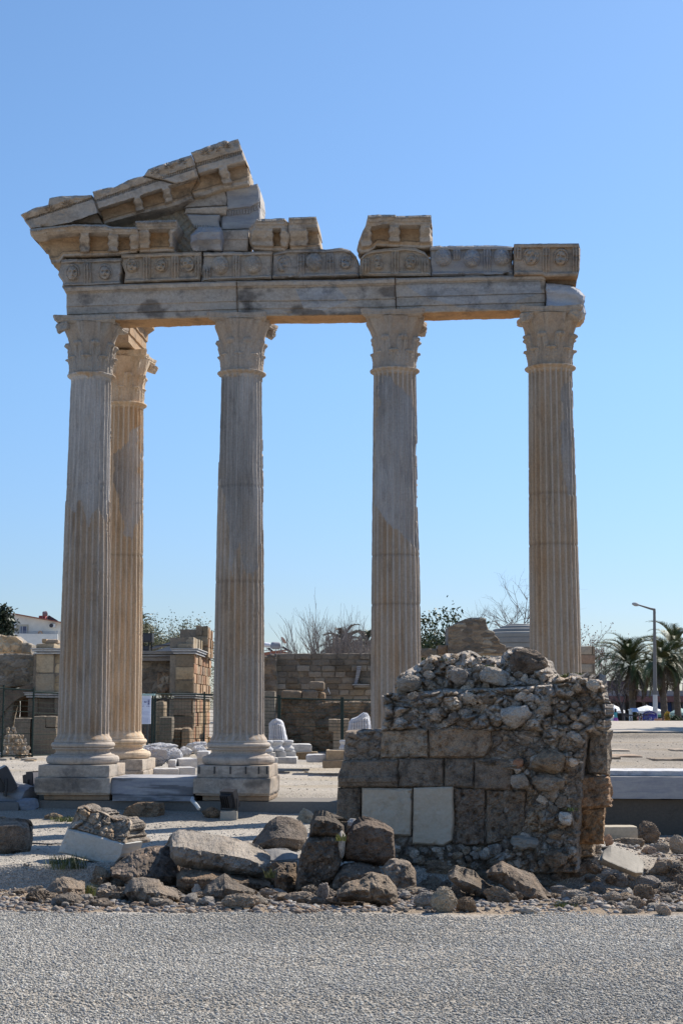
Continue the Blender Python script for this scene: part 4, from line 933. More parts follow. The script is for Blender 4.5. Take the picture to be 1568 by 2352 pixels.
crag_rock(q6((885,382),(930,312),(1000,302),(1100,302),(1152,322)), q6((858,645),(950,656),(1065,612)), 'tall dark pillar stone speckled with pebbles, lower half', 8, L=q6((862,580),(870,500)), R=q6((1120,520),(1150,430)), tint=(.62,.57,.53), Y=16.8, depth=.5, top=.9, lean=.3, peb=.03, dome=.3)
crag_rock(q6((958,205),(975,178),(1050,180),(1090,195),(1150,232)), q6((930,312),(1050,306),(1156,314)), 'dark square stone set on top of the tall pillar stone', 9, L=q6((942,265),), R=q6((1156,272),), tint=(.50,.48,.46), Y=16.9, depth=.45, top=.8, dome=.25)
crag_rock(q6((1172,292),(1220,236),(1300,200),(1400,220),(1462,264)), q6((1150,455),(1280,470),(1400,486),(1476,466)), 'dark porous squarish block with rounded corners in front of the pier', 20, L=q6((1148,380),), R=q6((1470,345),), tint=(.48,.43,.405), Y=16.8, depth=.6, top=.86, lean=.4, amp=.028, pit=.05, dome=.16)
crag_rock(q6((1098,522),(1150,482),(1250,466),(1372,492)), q6((1060,672),(1200,640),(1420,612)), 'dark conglomerate boulder underneath the squarish block', 13, tint=(.72,.67,.63), Y=16.5, depth=.7, peb=.03)
crag_rock(q6((1385,502),(1470,460),(1540,455),(1568,472),(1602,522)), q6((1440,602),(1490,692),(1540,712),(1612,692)), 'grey craggy upright rock at the foot of the pier', 30, tint=(0.99,0.95,0.92), Y=16.3, depth=.5, amp=.07, pit=.05)
crag_rock(q6((1108,645),(1180,590),(1260,575),(1330,528),(1420,550),(1482,622)), q6((1105,692),(1300,722),(1420,762),(1492,737)), 'brown craggy rock sloping down to the gravel below the squarish block', 15, tint=(0.75,0.69,0.62), depth=.6, amp=.07, top=0.5, lean=0.45)
crag_rock(q6((272,645),(300,610),(370,560),(405,538),(450,570),(500,600),(592,642)), q6((270,692),(380,736),(480,702),(592,667)), 'dark pitted pyramid-shaped rock in front of the pale elongated block', 16, tint=(0.61,0.59,0.57), depth=.6, amp=.06, pit=.06, top=0.5, lean=0.45)
crag_rock(q5((1112,1175),(1180,1070),(1280,1048),(1420,1068),(1460,1120),(1568,1180),(1612,1222)), q5((1130,1212),(1200,1280),(1330,1327),(1450,1295),(1612,1262)), 'grey pitted rock full of holes near the left gravel edge', 17, tint=(0.88,0.85,0.82), depth=.7, amp=.06, pit=.09, top=0.5, lean=0.45)
crag_rock(q5((330,1240),(420,1150),(500,1062),(570,1040),(650,1065),(762,1102)), q5((330,1272),(400,1262),(520,1252),(640,1242),(765,1222)), 'brownish craggy rock beside a green tuft near the left gravel edge', 18, tint=(0.80,0.75,0.70), depth=.7, amp=.07, top=0.5, lean=0.45)
crag_rock(q9((575,642),(600,614),(680,640),(760,690),(802,742)), q9((588,667),(640,702),(720,737),(798,754)), 'dark jagged wedge rock leaning left below the facing slabs', 26, tint=(0.69,0.66,0.62), depth=.6, amp=.06, top=0.55)
crag_rock(q9((752,602),(800,575),(870,610),(940,650),(1002,742)), q9((760,642),(820,692),(900,747),(1002,752)), 'rock with an orange streak down its edge below the pier', 27, tint=(0.72,0.66,0.61), depth=.6, amp=.05, top=0.55, lean=0.45)
rock(c6(1160,192,1250,262), 'white lump wedged behind the dark porous squarish block', 11, blocky=.2, tint=(2.3,2.25,2.2), Y=17.6, mat=M_rock, sub=4)
rock(c6(1112,270,1162,440), 'thin pale upright stone between the pillar stone and the squarish block', 12, blocky=.4, tint=(1.9,1.85,1.75), Y=17.0, mat=M_rock, sub=4)
rock(c6(196,590,262,682), 'small whitish stone standing upright in front of the stone row', 19, blocky=.5, tint=(2.1,2.1,2.05), mat=M_rock, sub=4)
rock(c6(985,600,1062,740), 'slim grey upright stone at the gravel edge left of the brown craggy rock', 21, blocky=.3, tint=(1.05,1.05,1.1), sub=4)
rock(c6(780,652,1000,730), 'low brown rounded stone at the gravel edge below the pillar stone', 22, blocky=.1, tint=(1.25,1.05,.85), mat=M_rock)
rock(c6(1045,672,1265,742), 'low tan stone at the gravel edge under the brown craggy rock', 23, blocky=.1, tint=(1.3,1.12,.92), mat=M_rock)
rock(c6(600,630,745,690), 'flattish grey brown stone in the middle of the rubble edge', 31, blocky=.2, tint=(1.1,.98,.86), mat=M_rock)
rock(c6(390,668,640,762), 'broad crumbled tan stone at the gravel edge below the pyramid-shaped rock', 25, blocky=.05, rough=.1, tint=(1.3,1.1,.9), mat=M_rock)
rock(c9(455,560,650,640), 'flat rough tan stone on the ground under the pale facing slabs', 28, blocky=.5, rough=.08, tint=(1.2,1.05,.9))
rock(c9(640,585,750,640), 'flat bluish stone beside the orange-streaked rock', 29, blocky=.4, tint=(1.0,1.05,1.12), mat=M_rock)
rock(c9(430,710,545,780), 'rounded grey stone at the gravel edge, left of a tan tilted one', 32, blocky=.1, tint=(1.05,1,.94), mat=M_rock)
rock(c9(500,690,610,795), 'tan tilted stone at the gravel edge below the jagged wedge rock', 33, blocky=.5, tint=(1.4,1.25,1.02), mat=M_rock, tilt=.5)
rock(c9(605,730,700,795), 'dark brown knobbly stone at the gravel edge right of the tan tilted one', 34, blocky=.0, rough=.12, tint=(.9,.76,.62))
rock(c9(870,765,945,803), 'flat whitish stone at the gravel edge under the pier', 35, blocky=.5, tint=(1.7,1.62,1.5), mat=M_rock, sub=4)
RGRP = 'fallen stones right of the pier'
rk = lambda bb, l, s, **k: rock(bb, l, s, group=RGRP, **k)
def q8c(*p): return [(1263+.1944*x, 1722.5+.1944*y) for x, y in p]
crag_rock(q8c((625,1180),(720,1128),(900,1190),(1060,1270),(1112,1345)), q8c((605,1300),(700,1375),(900,1462),(1010,1502),(1092,1472)), 'flat grey concrete-like slab lying tilted right of the pier', 40, Y=16.4, amp=.02, pit=.012, tint=(.95,.90,.82), mat=M_conc, top=.22, lean=1.15, depth=.9, group=RGRP, worn=.9, dome=.15)
rk(c8(375,1235,610,1405), 'grey angular stone against the left side of the tilted slab', 41, blocky=.4, tint=GR, mat=M_rock)
rk(c8(515,1380,790,1515), 'pale cluster-like knobbly stone under the tilted slab', 42, rough=.12, tint=(1.4,1.38,1.35), mat=M_rock)
rk(c8(645,1455,945,1645), 'dark rough boulder just below the tilted slab', 43, rough=.09, tint=(.85,.82,.80))
rk(c8(935,1480,1330,1670), 'large grey sloping rock right below the tilted slab', 44, blocky=.2, rough=.05, tint=(1.05,1.02,1.0), mat=M_rock)
rk(c8(1150,1300,1600,1520), 'broad grey pitted boulder at the right edge beside the tilted slab', 45, blocky=.3, pits=.12, tint=(1.1,1.07,1.02))
rk(c8(1405,1005,1640,1235), 'large tan rounded boulder cut off by the right edge', 46, blocky=.1, tint=(1.35,1.22,1.05), mat=M_rock)
rk(c8(1195,1100,1412,1222), 'oval grey stone left of the tan boulder at the right edge', 47, blocky=.1, tint=(.95,.93,.9), mat=M_rock)
rk(c8(1075,1138,1245,1235), 'pinkish stone left of the oval grey stone', 48, blocky=.2, tint=(1.25,1.05,.93), mat=M_rock)
rk(c8(838,1632,990,1765), 'rounded whitish stone among the rubble on the right', 49, blocky=.2, pits=0, rough=.02, tint=(1.6,1.55,1.45), mat=M_rock)
rk(c8(885,1565,1035,1645), 'yellowish smooth stone behind the rounded whitish one', 50, blocky=.1, pits=0, tint=(1.5,1.3,.95), mat=M_rock, sub=4)
rk(c8(985,1595,1225,1790), 'dark brown crumbly rock right of the rounded whitish stone', 51, rough=.12, tint=(.95,.84,.72))
rk(c8(80,1650,445,1790), 'broad flat grey stone near the gravel edge under the pier corner', 52, blocky=.2, tint=(1.1,1.05,.98), mat=M_rock)
rk(c8(295,1725,525,1835), 'smooth grey stone overlapping the broad flat one', 53, blocky=.2, tint=(1.15,1.12,1.05), mat=M_rock)
rk(c8(615,1672,865,1808), 'rounded tan and grey boulder left of the whitish stone', 54, blocky=.2, tint=(1.25,1.12,.98), mat=M_rock)
rk(c8(965,1755,1135,1885), 'knobbly rock with pale patches close to the gravel edge', 55, rough=.1, tint=(1.2,1.08,.98))
rk(c8(1125,1765,1255,1865), 'small brown rock right of the knobbly rock', 56, rough=.1, tint=(1.1,.93,.8))
rk(c8(1230,1825,1420,1960), 'round reddish tan cobble at the lower right gravel edge', 57, blocky=.0, pits=.02, tint=(1.4,1.15,.95), mat=M_rock)
rk(c8(830,1835,1035,1935), 'flat pinkish grey stone at the lower right gravel edge', 58, blocky=.3, tint=(1.3,1.2,1.08), mat=M_rock)
rk(c8(1265,1615,1510,1700), 'long flat grey stone at the right edge of the rubble', 59, blocky=.4, tint=(1.15,1.1,1.04), mat=M_rock)
rk(c8(55,1785,252,1855), 'pale flat slab stone at the gravel edge below the pier corner', 60, blocky=.6, tint=(1.4,1.35,1.22), mat=M_rock)
rk(c8(1440,1480,1640,1640), 'dark boulder at the right edge behind the long flat stone', 61, tint=(.8,.77,.74))
rk(c8(465,1560,655,1700), 'dark grey wedge stone left of the dark rough boulder', 62, blocky=.3, tint=(.85,.83,.82), mat=M_rock)
rk(c8(0,1600,215,1705), 'bluish grey rounded stone at the foot of the pier corner', 63, blocky=.2, tint=(.95,1.0,1.06), mat=M_rock)
rk(c8(1000,845,1300,1095), 'rough brown lump of masonry in the pit under the marble beam', 64, rough=.12, tint=(.85,.76,.68), Y=25.5)
rk(c8(325,1110,640,1300), 'dark flat stones wedged under the back of the pier', 65, blocky=.5, tint=(.8,.75,.7), Y=19.5)
rk(c8(740,1040,1150,1160), 'low stone under the pale concrete post in the pit', 66, blocky=.3, tint=(.9,.86,.8), Y=23.5)
rk(c8(630,1000,742,1140), 'reddish brick lump beside the back of the pier', 67, blocky=.5, tint=(1.5,1.05,.8), Y=22.0, mat=M_rock)
# stones nearer the podium
rock(c5(1112,378,1465,515), 'brown rough block in front of the blue-grey stylobate slab', 70, blocky=.8, tint=(.95,.78,.62), group='stones lying before the podium', chops=4)
rock(c6(262,115,388,196), 'small brown lump left of the floodlight on its white base', 71, blocky=.2, tint=(.95,.82,.68), group='stones lying before the podium')
rock(c6(858,133,968,226), 'pale pointed stone in front of the concrete foundation', 72, blocky=.3, tint=(1.6,1.45,1.2), group='stones lying before the podium', mat=M_rock)
rock(c6(1060,160,1120,200), 'small pale stone beside the left edge of the pier', 73, blocky=.3, tint=(1.5,1.4,1.2), group='stones lying before the podium', mat=M_rock, sub=4)
rock(c5(150,345,355,452), 'blue-grey marble wedge lying left of the podium', 74, blocky=.5, rough=.04, pits=0, tint=(.55,.58,.62), group='stones lying before the podium', mat=M_blue, tilt=-.3)
rock(c5(400,478,560,535), 'low brown earth-covered stone beside the grass left of the tilted block', 75, blocky=.0, tint=(1.1,.95,.78), group='stones lying before the podium', sub=4)
rock(c5(0,505,60,528), 'small flat stone at the left edge before the podium', 76, blocky=.3, tint=(1.2,1.1,1.0), group='stones lying before the podium', sub=3)
# fluted drum fragment
a = at(150*.2563, 1745.4+345*.2563, ground_hit(150*.2563, 1745.4+430*.2563)+.3); mb = MB()
na = 60; an = np.arange(na)*2*math.pi/na; rr_ = .36-.03*np.abs(np.cos(an*6)); vs = []
for k, yy in enumerate(np.linspace(-.32, .32, 8)): vs.append(np.stack([rr_*np.cos(an)*.9, np.full(na, yy), rr_*np.sin(an)*.9], 1))
v = np.concatenate(vs); v = v+.02*fbm(v*6, 3, 5)[:,None]; v = v@rotm(.2, .0, 1.15).T+a
mb.add(v, [grid_faces(na, 8, True), np.arange(na)[None], (np.arange(na)+7*na)[None,::-1]], (.62,.62,.62)); tag(mb.build('drum_fragment', M_blue), 'fluted grey column drum fragment lying left of the podium', 'drum fragment')

# tilted block: dressed slab with its rubble core
def p5(*p): return [(.2563*x, 1745.4+.2563*y) for x, y in p]
TB_ = frame(150, 19.5, 290, 18.9)
tb = thing('toppled_masonry_block', at(215, 1975, 19.2), 'toppled masonry block with a pale dressed slab and a lumpy rubble back', 'masonry block', 'fallen stones of the rubble row')
relief('dressed_slab', p5((608,612),(860,678),(1122,752)), p5((522,830),(760,890),(1010,962)), pitted(.006, 5), 0, .35, M_pale, R=p5((1090,870),), fr=TB_, parent=tb, worn=.6, seed=5, step=1.7, tint=(.92,.93,.93))
relief('rubble_back', p5((618,598),(660,530),(700,420),(760,405),(820,450),(870,438),(1000,500),(1060,530),(1150,515),(1190,560)), p5((608,612),(860,678),(1130,760)), lambda S, T, PX, PY: cells(7, .10, 21)(S, T, PX, PY)-.30*T-.03, .03, .55, M_lime, R=p5((1170,650),), fr=TB_, parent=tb, worn=1.6, seed=6, step=1.6, tintf=celltint(7, 21, RUB))

# small rubble: separate stones, the smallest left to one mass
temps = []
for k in range(14):
    v, f = rock_shape(200+k, 3, [0,.2,.4][k % 3], 12, .10, 0, .25); mb = MB(); mb.add(v*np.array([1, .85, .62]), f, np.array(RUB[k % 7])*.72)
    o = mb.build('template', M_rock, world=False); temps.append(o.data); bpy.data.objects.remove(o)
r = np.random.default_rng(77); n = 0
while n < 270:
    px = r.uniform(-10, 1580); right = px > 1180
    if not right and r.random() < .35: continue
    py = r.uniform(2046, 2086) if not right else r.uniform(1985, 2098)
    edge_ = 2072+14*math.sin(px/240.)-6*math.cos(px/90.)+(12 if right else 0)
    if py > edge_+6: continue
    Yb = ground_hit(px, py); X = float(ray(px, py)[0])*Yb; s = .028+.075*r.random()**2.2
    o = bpy.data.objects.new('rubble_stone', temps[int(r.integers(0, 14))]); COL.objects.link(o)
    o.location = (X, Yb, float(gz(X, Yb))+s*.30); o.scale = (s*1.2, s, s); o.rotation_euler = (r.uniform(-.3,.3), r.uniform(-.3,.3), r.uniform(0, 6.28))
    tag(o, 'small loose rubble stone in the strip along the gravel edge', 'stone', 'loose rubble stones'); n += 1
bank = []
for k in range(9):
    v, f = rock_shape(400+k, 5, [.1,.35,.5][k % 3], 16, .13, .12, .3); mb = MB(); mb.add(v*np.array([1, .8, .62]), f, np.array([(1,.95,.88), (.8,.74,.68), (1.1,.95,.78), (.68,.62,.56)][k % 4])*(1+.3*fbm(v*3, 3, k)[:,None]))
    o = mb.build('template', M_lime, world=False); bank.append(o.data); bpy.data.objects.remove(o)
r = np.random.default_rng(78); n = 0
while n < 190:
    px = r.uniform(60, 1600); right = px > 1150
    if not right and px < 330 and r.random() < .6: continue
    py = r.uniform(2018, 2072) if not right else r.uniform(1960, 2084)
    if 1365 < px < 1490 and py < 2032: continue
    Yb = ground_hit(px, py); X = float(ray(px, py)[0])*Yb; s = (.05+.11*r.random()**1.7)*(1.1 if right else 1.0)
    o = bpy.data.objects.new('broken_stone', bank[int(r.integers(0, 9))]); COL.objects.link(o)
    o.location = (X, Yb, float(gz(X, Yb))+s*.12); o.scale = (s*1.3, s, s); o.rotation_euler = (r.uniform(-.4,.4), r.uniform(-.5,.5), r.uniform(0, 6.28))
    tag(o, 'rough broken stone half buried in the brown rubble bank', 'stone', 'broken stones of the rubble bank'); n += 1
RCOL = [(.27,.245,.22), (.22,.185,.155), (.30,.25,.20), (.21,.185,.17), (.33,.31,.285), (.25,.175,.125)]
keep = lambda X, Y, r: (Y > 12.3+.35*r.random(len(X)))
tag(scatter_pebbles('rubble_gravel', 16000, lambda q: 12.2+5.8*q, .008, .040, 9, RCOL, .2, keep), 'fine brown rubble and pebbles between the fallen stones', 'rubble')
tag(scatter_pebbles('pit_rubble', 6000, lambda q: 15+13.5*q, .010, .05, 19, RCOL, .2, lambda X, Y, r: X > 3.4+.12*(Y-17)), 'brown rubble on the ground right of the ruined pier', 'rubble')
tag(scatter_pebbles('loose_pebbles', 9000, lambda q: 18.8+9.5*q, .006, .022, 10, GRAV+RCOL[:2], .2), 'scattered pebbles on the ground before the podium', 'pebbles')
tag(scatter_pebbles('far_pebbles', 5000, lambda q: 29.6+32*q, .008, .026, 14, GRAV+[(.30,.27,.23)], .1), 'scattered pebbles on the ground behind the podium', 'pebbles')
# tufts
def tuft(px, py, n, rad, h, label, cols=GRN, Y=None):
    Yb = ground_hit(px, py) if Y is None else Y; c = at(px, py, Yb); mb = MB(); blades(mb, c, n, rad, h, cols, np.random.default_rng(int(px)), .45, .006)
    tag(mb.build('grass_tuft', M_leaf), label, 'grass tuft', 'green tufts among the stones')
tuft(790*.2563, 1745.4+1245*.2563, 160, .09, .17, 'bright green tuft beside the brownish craggy rock')
tuft(590*.2563, 1745.4+545*.2563, 260, .30, .10, 'patch of short grass behind the toppled masonry block')
tuft(600*.2563, 1745.4+960*.2563, 160, .28, .16, 'dark grass in the shade under the toppled masonry block', [(.05,.07,.03), (.07,.09,.03)])
tuft(368+690*.3662, 1808.6+560*.3662, 40, .06, .10, 'small yellow-green sprig at the right end of the pale elongated block', [(.22,.20,.05), (.14,.16,.04)], 16.9)
tuft(368+1130*.3662, 1808.6+330*.3662, 50, .07, .08, 'yellow-green moss on the tall dark pillar stone', [(.22,.20,.05), (.14,.16,.04)], 16.5)
tuft(717.7+815*.5423, 1665+735*.5423, 140, .10, .07, 'thin green sprig below the orange-streaked rock', GRN)
tuft(717.7+1075*.5423, 1665+770*.5423, 140, .12, .05, 'low weeds at the gravel edge under the pier', GRN)
tuft(1263+180*.1944, 1722.5+1850*.1944, 140, .10, .05, 'low weeds beside the pale flat slab stone', [(.22,.20,.05), (.14,.16,.04)])
# ------------------------------------------------------------------ ruins and buildings behind the temple
def cL(*p): return [(.2197*x, 1378+.2197*y) for x, y in p]
def cM(*p): return [(310+.15866*x, 1406.7+.15866*y) for x, y in p]
def cC(*p): return [(597.1+.16111*x, 1406.7+.16111*y) for x, y in p]
def cR(*p): return [(953.1+.16844*x, 1343.5+.16844*y) for x, y in p]
def cE(*p): return [(1291.9+.17613*x, 1355+.17613*y) for x, y in p]
def FR(D): return (np.array([0, float(D), 0]), np.array([0, 1.0, 0]))
def px2(p, q, D):                         # two sheet corners -> x0,x1,z0,z1 at distance D
    a = at(p[0], p[1], D); b = at(q[0], q[1], D)
    return min(a[0], b[0]), max(a[0], b[0]), min(a[2], b[2]), max(a[2], b[2])
ID = lambda p: p
def pbox(mb, p, q, D, dep, tint=(1,1,1), res=.3, r=.02, amp=.01, seed=0, z0=None):
    x0, x1, za, zb = px2(p, q, D)
    ashlar(mb, x0, x1, D, D+dep, za if z0 is None else z0, zb, res, r, amp, seed, None, tint); return x0, x1, za, zb
TAN = [(1.35,1.2,.95), (1.2,1.05,.8), (1.45,1.32,1.1), (1.1,.98,.8), (1.3,1.1,.82), (1.5,1.42,1.25)]
GRB = [(.80,.75,.68), (.70,.64,.56), (.88,.84,.78), (.62,.58,.53), (.78,.70,.58), (1.0,.96,.9)]
def masonry(mb, x0, x1, z0, z1, y, dep, ch, bw, seed, cols, amp=.012, side=False, y1=None, gap=.012, miss=0.0):
    """courses of separate worn blocks on a mortar core; side=True runs along y at x1"""
    r = np.random.default_rng(seed); n = max(1, int(round((z1-z0)/ch))); h = (z1-z0)/n
    a0, a1 = (x0, x1) if not side else (y, y1)
    if not side: add_box(mb, x0+.02, x1-.02, y+.06, y+dep, z0, z1-.03, (.9,.85,.78))
    else: add_box(mb, x1-dep, x1-.06, y+.02, y1-.02, z0, z1-.03, (.9,.85,.78))
    for k in range(n):
        p = a0-(bw*r.uniform(0, .8) if k % 2 else 0)
        while p < a1-.02:
            w = bw*r.uniform(.65, 1.35); b0, b1 = max(p, a0), min(p+w, a1); p += w
            if b1-b0 < .06 or r.random() < miss: continue
            c = np.array(cols[int(r.integers(0, len(cols)))])*r.uniform(.72, 1.22); j = r.uniform(-.035, .035)
            if not side: ashlar(mb, b0+gap, b1-gap, y+j, y+.3, z0+k*h+gap*.5, z0+(k+1)*h-gap*.5, .11, .03, amp*1.7, int(r.integers(0, 999)), None, c, chip=.5)
            else: ashlar(mb, x1-.3, x1+j, b0+gap, b1-gap, z0+k*h+gap*.5, z0+(k+1)*h-gap*.5, .16, .02, amp, int(r.integers(0, 999)), None, c)
def roughwall(name, T, B, D, label, cat='ruin wall', seed=1, sc=3.0, amp=.07, cols=GRB, L=(), R=(), dep=.8, group=None, mat=None, step=1.5, parent=None, worn=1.2, mb=None, dd=0.0, flat=1.25):
    def d(S, T_, PX, PY):
        q = np.stack([PX.ravel()*D/3450, PY.ravel()*D/3450*flat, np.full(PX.size, seed*1.3)], 1)
        q = q+.07*np.stack([fbm(q*4, 2, seed), fbm(q*4+8, 2, seed), 0*q[:,0]], 1); a, b, c = worley(q*sc, seed)
        return (amp*(np.sqrt(np.clip(b-a, 0, 1))*(.4+c))+.6*amp*fbm(q*6, 4, seed+4)).reshape(PX.shape)+dd
    cl = np.array(cols)
    def tf(S, T_, PX, PY, dd):
        q = np.stack([PX.ravel()*D/3450, PY.ravel()*D/3450*flat, np.full(PX.size, seed*1.3)], 1)
        q = q+.07*np.stack([fbm(q*4, 2, seed), fbm(q*4+8, 2, seed), 0*q[:,0]], 1); a, b, c = worley(q*sc, seed)
        return (cl[(c*len(cl)*.999).astype(int)]*(1+.35*fbm(q*5, 3, seed+2)[:,None])).reshape(PX.shape+(3,))
    o = relief(name, T, B, d, 0, dep, mat or M_wall, L=L, R=R, worn=worn, step=step, seed=seed, tintf=tf, fr=FR(D), parent=parent, mb=mb)
    if label: tag(o, label, cat, group)
    return o
ZB = -.4                                   # everything back here starts below the ground
def moulding(mb, x0, x1, z0, z1, y, dep, proj_, tint, side_y1=None):
    h = z1-z0
    for f0, f1, p in ((0, .30, .45), (.30, .42, .2), (.42, .80, .75), (.80, 1.0, 1.0)):
        ashlar(mb, x0-proj_*p, x1+proj_*p, y-proj_*p, (side_y1 if side_y1 else y+dep), z0+h*f0+.002, z0+h*f1-.002, .4, .012, .006, int(f0*9), None, tint)

# left gate pier, its wall with an arch and the sunlit rubble above it
lw = thing('ruined_wall', at(20, 1700, 50.5), 'ruined wall at the far left with a dark arched opening behind the fence', 'ruin wall')
roughwall('wall_face', cL((-60,562),(200,560),(372,565)), cL((-60,920),(150,915),(240,905),(372,915)), 50.5, None, seed=71, sc=2.2, flat=1.9, parent=lw, dep=1.0)
roughwall('wall_base', cL((-60,920),(60,918),(150,925)), cL((-60,1640),(150,1640)), 50.5, None, seed=72, sc=1.4, flat=1.6, cols=[(.75,.66,.56), (.62,.55,.48), (.85,.76,.66)], parent=lw, dep=1.0, dd=-.02)
x0, x1, za, zb = px2(cL((150,915))[0], cL((372,1640))[0], 50.5); mb = MB(); n = 20
for k in range(n):                          # arch ring
    a0, a1 = math.pi*k/n, math.pi*(k+1)/n; cx = (x0+x1)/2+.35; r0, r1 = 1.25, 1.55; zc_ = zb-1.6
    q = lambda a, r_: (cx+r_*math.cos(a), zc_+r_*math.sin(a)*1.1)
    add_prism(mb, [q(a0, r0), q(a1, r0), q(a1, r1), q(a0, r1)], 50.42, 51.3, (.75,.62,.52))
mb.build('arch', M_wall, lw)
mb = MB(); add_box(mb, x0, x1+.2, 51.6, 51.9, ZB, zb, (.34,.27,.23)); mb.build('inner_wall', M_wall, lw)
roughwall('rubble_wall', cL((-60,350),(60,372),(110,375),(170,380),(240,430)), cL((-60,560),(262,562)), 52.2, 'sunlit tan rubble wall on top of the far left wall', seed=73, sc=3.5, cols=[(1.9,1.55,1.1), (1.6,1.3,.95), (2.1,1.8,1.4)], L=(), R=cL((255,500)), dep=.9)
roughwall('stone_block', cL((232,455),(300,448),(338,468)), cL((228,560),(335,560)), 51.8, 'square weathered block beside the sunlit rubble wall', 'stone block', seed=74, sc=1.2, cols=[(.9,.85,.75)], dep=.6)
gp_ = thing('gate_pier', at(105, 1700, 49.5), 'left stone pier with white mouldings behind the leftmost column', 'pier', 'ruined gate piers')
x0, x1, _, ztop = px2(cL((378,565))[0], cL((562,965))[0], 49.5); zlo = px2(cL((378,565))[0], cL((562,965))[0], 49.5)[2]
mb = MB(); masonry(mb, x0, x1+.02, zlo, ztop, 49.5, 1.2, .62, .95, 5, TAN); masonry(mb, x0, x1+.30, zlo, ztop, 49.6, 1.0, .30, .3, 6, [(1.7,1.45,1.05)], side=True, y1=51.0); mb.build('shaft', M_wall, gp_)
_, _, m0, m1 = px2(cL((378,505))[0], cL((562,566))[0], 49.5); mb = MB(); moulding(mb, x0, x1+.25, m0, m1, 49.5, 1.4, .16, (1,.99,.96)); mb.build('moulding', M_white, gp_)
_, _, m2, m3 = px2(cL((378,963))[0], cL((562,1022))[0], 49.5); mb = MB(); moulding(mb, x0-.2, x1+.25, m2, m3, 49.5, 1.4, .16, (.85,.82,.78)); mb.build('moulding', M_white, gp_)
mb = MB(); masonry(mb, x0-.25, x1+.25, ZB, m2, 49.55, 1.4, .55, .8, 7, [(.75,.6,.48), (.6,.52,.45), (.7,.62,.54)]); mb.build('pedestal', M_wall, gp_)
mb = MB(); pbox(mb, cL((380,455))[0], cL((570,506))[0], 49.55, 1.3, (1.25,1.12,.9), .15, .03, .03, 3); pbox(mb, cL((440,405))[0], cL((490,455))[0], 49.9, .5, (1.5,1.2,.85), .15, .04, .03, 4); pbox(mb, cL((490,415))[0], cL((605,455))[0], 49.9, .8, (1.3,1.15,1.0), .12, .04, .05, 5); mb.build('capstones', M_wall, gp_)
mb = MB(); r = np.random.default_rng(2)
for k in range(4):
    p, q = [((335,1215),(478,1335)), ((478,1215),(590,1335)), ((150,1235),(320,1360)), ((335,1335),(590,1500))][k]
    p, q = cL(p, q); mb = MB(); x0_, x1_, za, zb = px2(p, q, 47.6); ashlar(mb, x0_, x1_, 47.6, 48.3, ZB if k != 1 else za, zb, .12, .04, .02, k, None, (.72,.66,.58))
    tag(mb.build('stone_block', M_wall), ['squared block behind the left fence, left of its twin', 'squared block behind the left fence, touching the leftmost column', 'low broad block behind the left fence under the dark arch', 'long low block at the foot of the left gate pier'][k], 'stone block', 'blocks behind the left fence')

# middle ruin: moulded cornice, rough wall, corner pier and its long lit side
mr = thing('ruined_building', at(400, 1700, 50.5), 'ruined building with a moulded cornice and a brick-patched sunlit side left of the second column', 'ruin')
D = 50.0; x0, x1, za, ztop = px2(cM((585,600))[0], cM((850,1165))[0], D)
mb = MB(); masonry(mb, x0, x1, za, ztop, D, 1.0, .44, .75, 15, TAN); mb.build('pier_front', M_wall, mr)
mb = MB(); masonry(mb, x0, x1, za, ztop, D+.05, .8, .36, .5, 16, [(1.3,1.0,.75), (1.2,.75,.52), (1.5,1.3,1.0), (1.1,.9,.75), (1.5,1.1,.8)], side=True, y1=D+6.5, miss=.05); mb.build('pier_side', M_wall, mr)
_, _, m0, m1 = px2(cM((585,520))[0], cM((850,602))[0], D); mb = MB(); moulding(mb, x0, x1, m0, m1, D, 1, .15, (.95,.94,.92), D+6.5); mb.build('moulding', M_white, mr)
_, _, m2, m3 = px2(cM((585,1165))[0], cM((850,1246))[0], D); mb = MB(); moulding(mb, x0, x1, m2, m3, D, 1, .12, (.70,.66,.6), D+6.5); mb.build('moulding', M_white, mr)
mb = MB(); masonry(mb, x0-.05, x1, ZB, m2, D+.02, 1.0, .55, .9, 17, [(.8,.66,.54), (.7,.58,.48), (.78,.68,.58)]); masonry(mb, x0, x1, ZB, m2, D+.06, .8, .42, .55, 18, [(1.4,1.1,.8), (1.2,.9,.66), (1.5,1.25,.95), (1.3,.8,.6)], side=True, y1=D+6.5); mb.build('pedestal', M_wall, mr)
_, _, c0, c1 = px2(cM((595,445))[0], cM((855,520))[0], D+.1); mb = MB(); masonry(mb, x0+.05, x1-.02, c0, c1, D+.1, .9, .4, .8, 19, TAN); masonry(mb, x0, x1-.03, c0, c1+.22, D+.2, .8, .3, .45, 20, TAN, side=True, y1=D+3.5); mb.build('capstones', M_wall, mr)
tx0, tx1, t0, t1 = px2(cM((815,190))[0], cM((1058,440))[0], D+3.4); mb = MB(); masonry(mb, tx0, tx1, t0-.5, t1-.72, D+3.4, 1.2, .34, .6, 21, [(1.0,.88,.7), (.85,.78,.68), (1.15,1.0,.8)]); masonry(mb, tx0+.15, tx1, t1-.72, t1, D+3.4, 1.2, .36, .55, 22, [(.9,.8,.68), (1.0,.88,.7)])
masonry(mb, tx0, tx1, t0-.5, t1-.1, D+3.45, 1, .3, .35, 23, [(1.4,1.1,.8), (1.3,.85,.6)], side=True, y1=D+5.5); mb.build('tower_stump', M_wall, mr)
roughwall('rough_wall', cM((60,700),(330,690),(590,690)), cM((60,1170),(590,1170)), D+1.2, None, seed=81, sc=2.4, flat=1.8, cols=[(.75,.72,.68), (.62,.6,.57), (.9,.86,.8)], parent=mr)
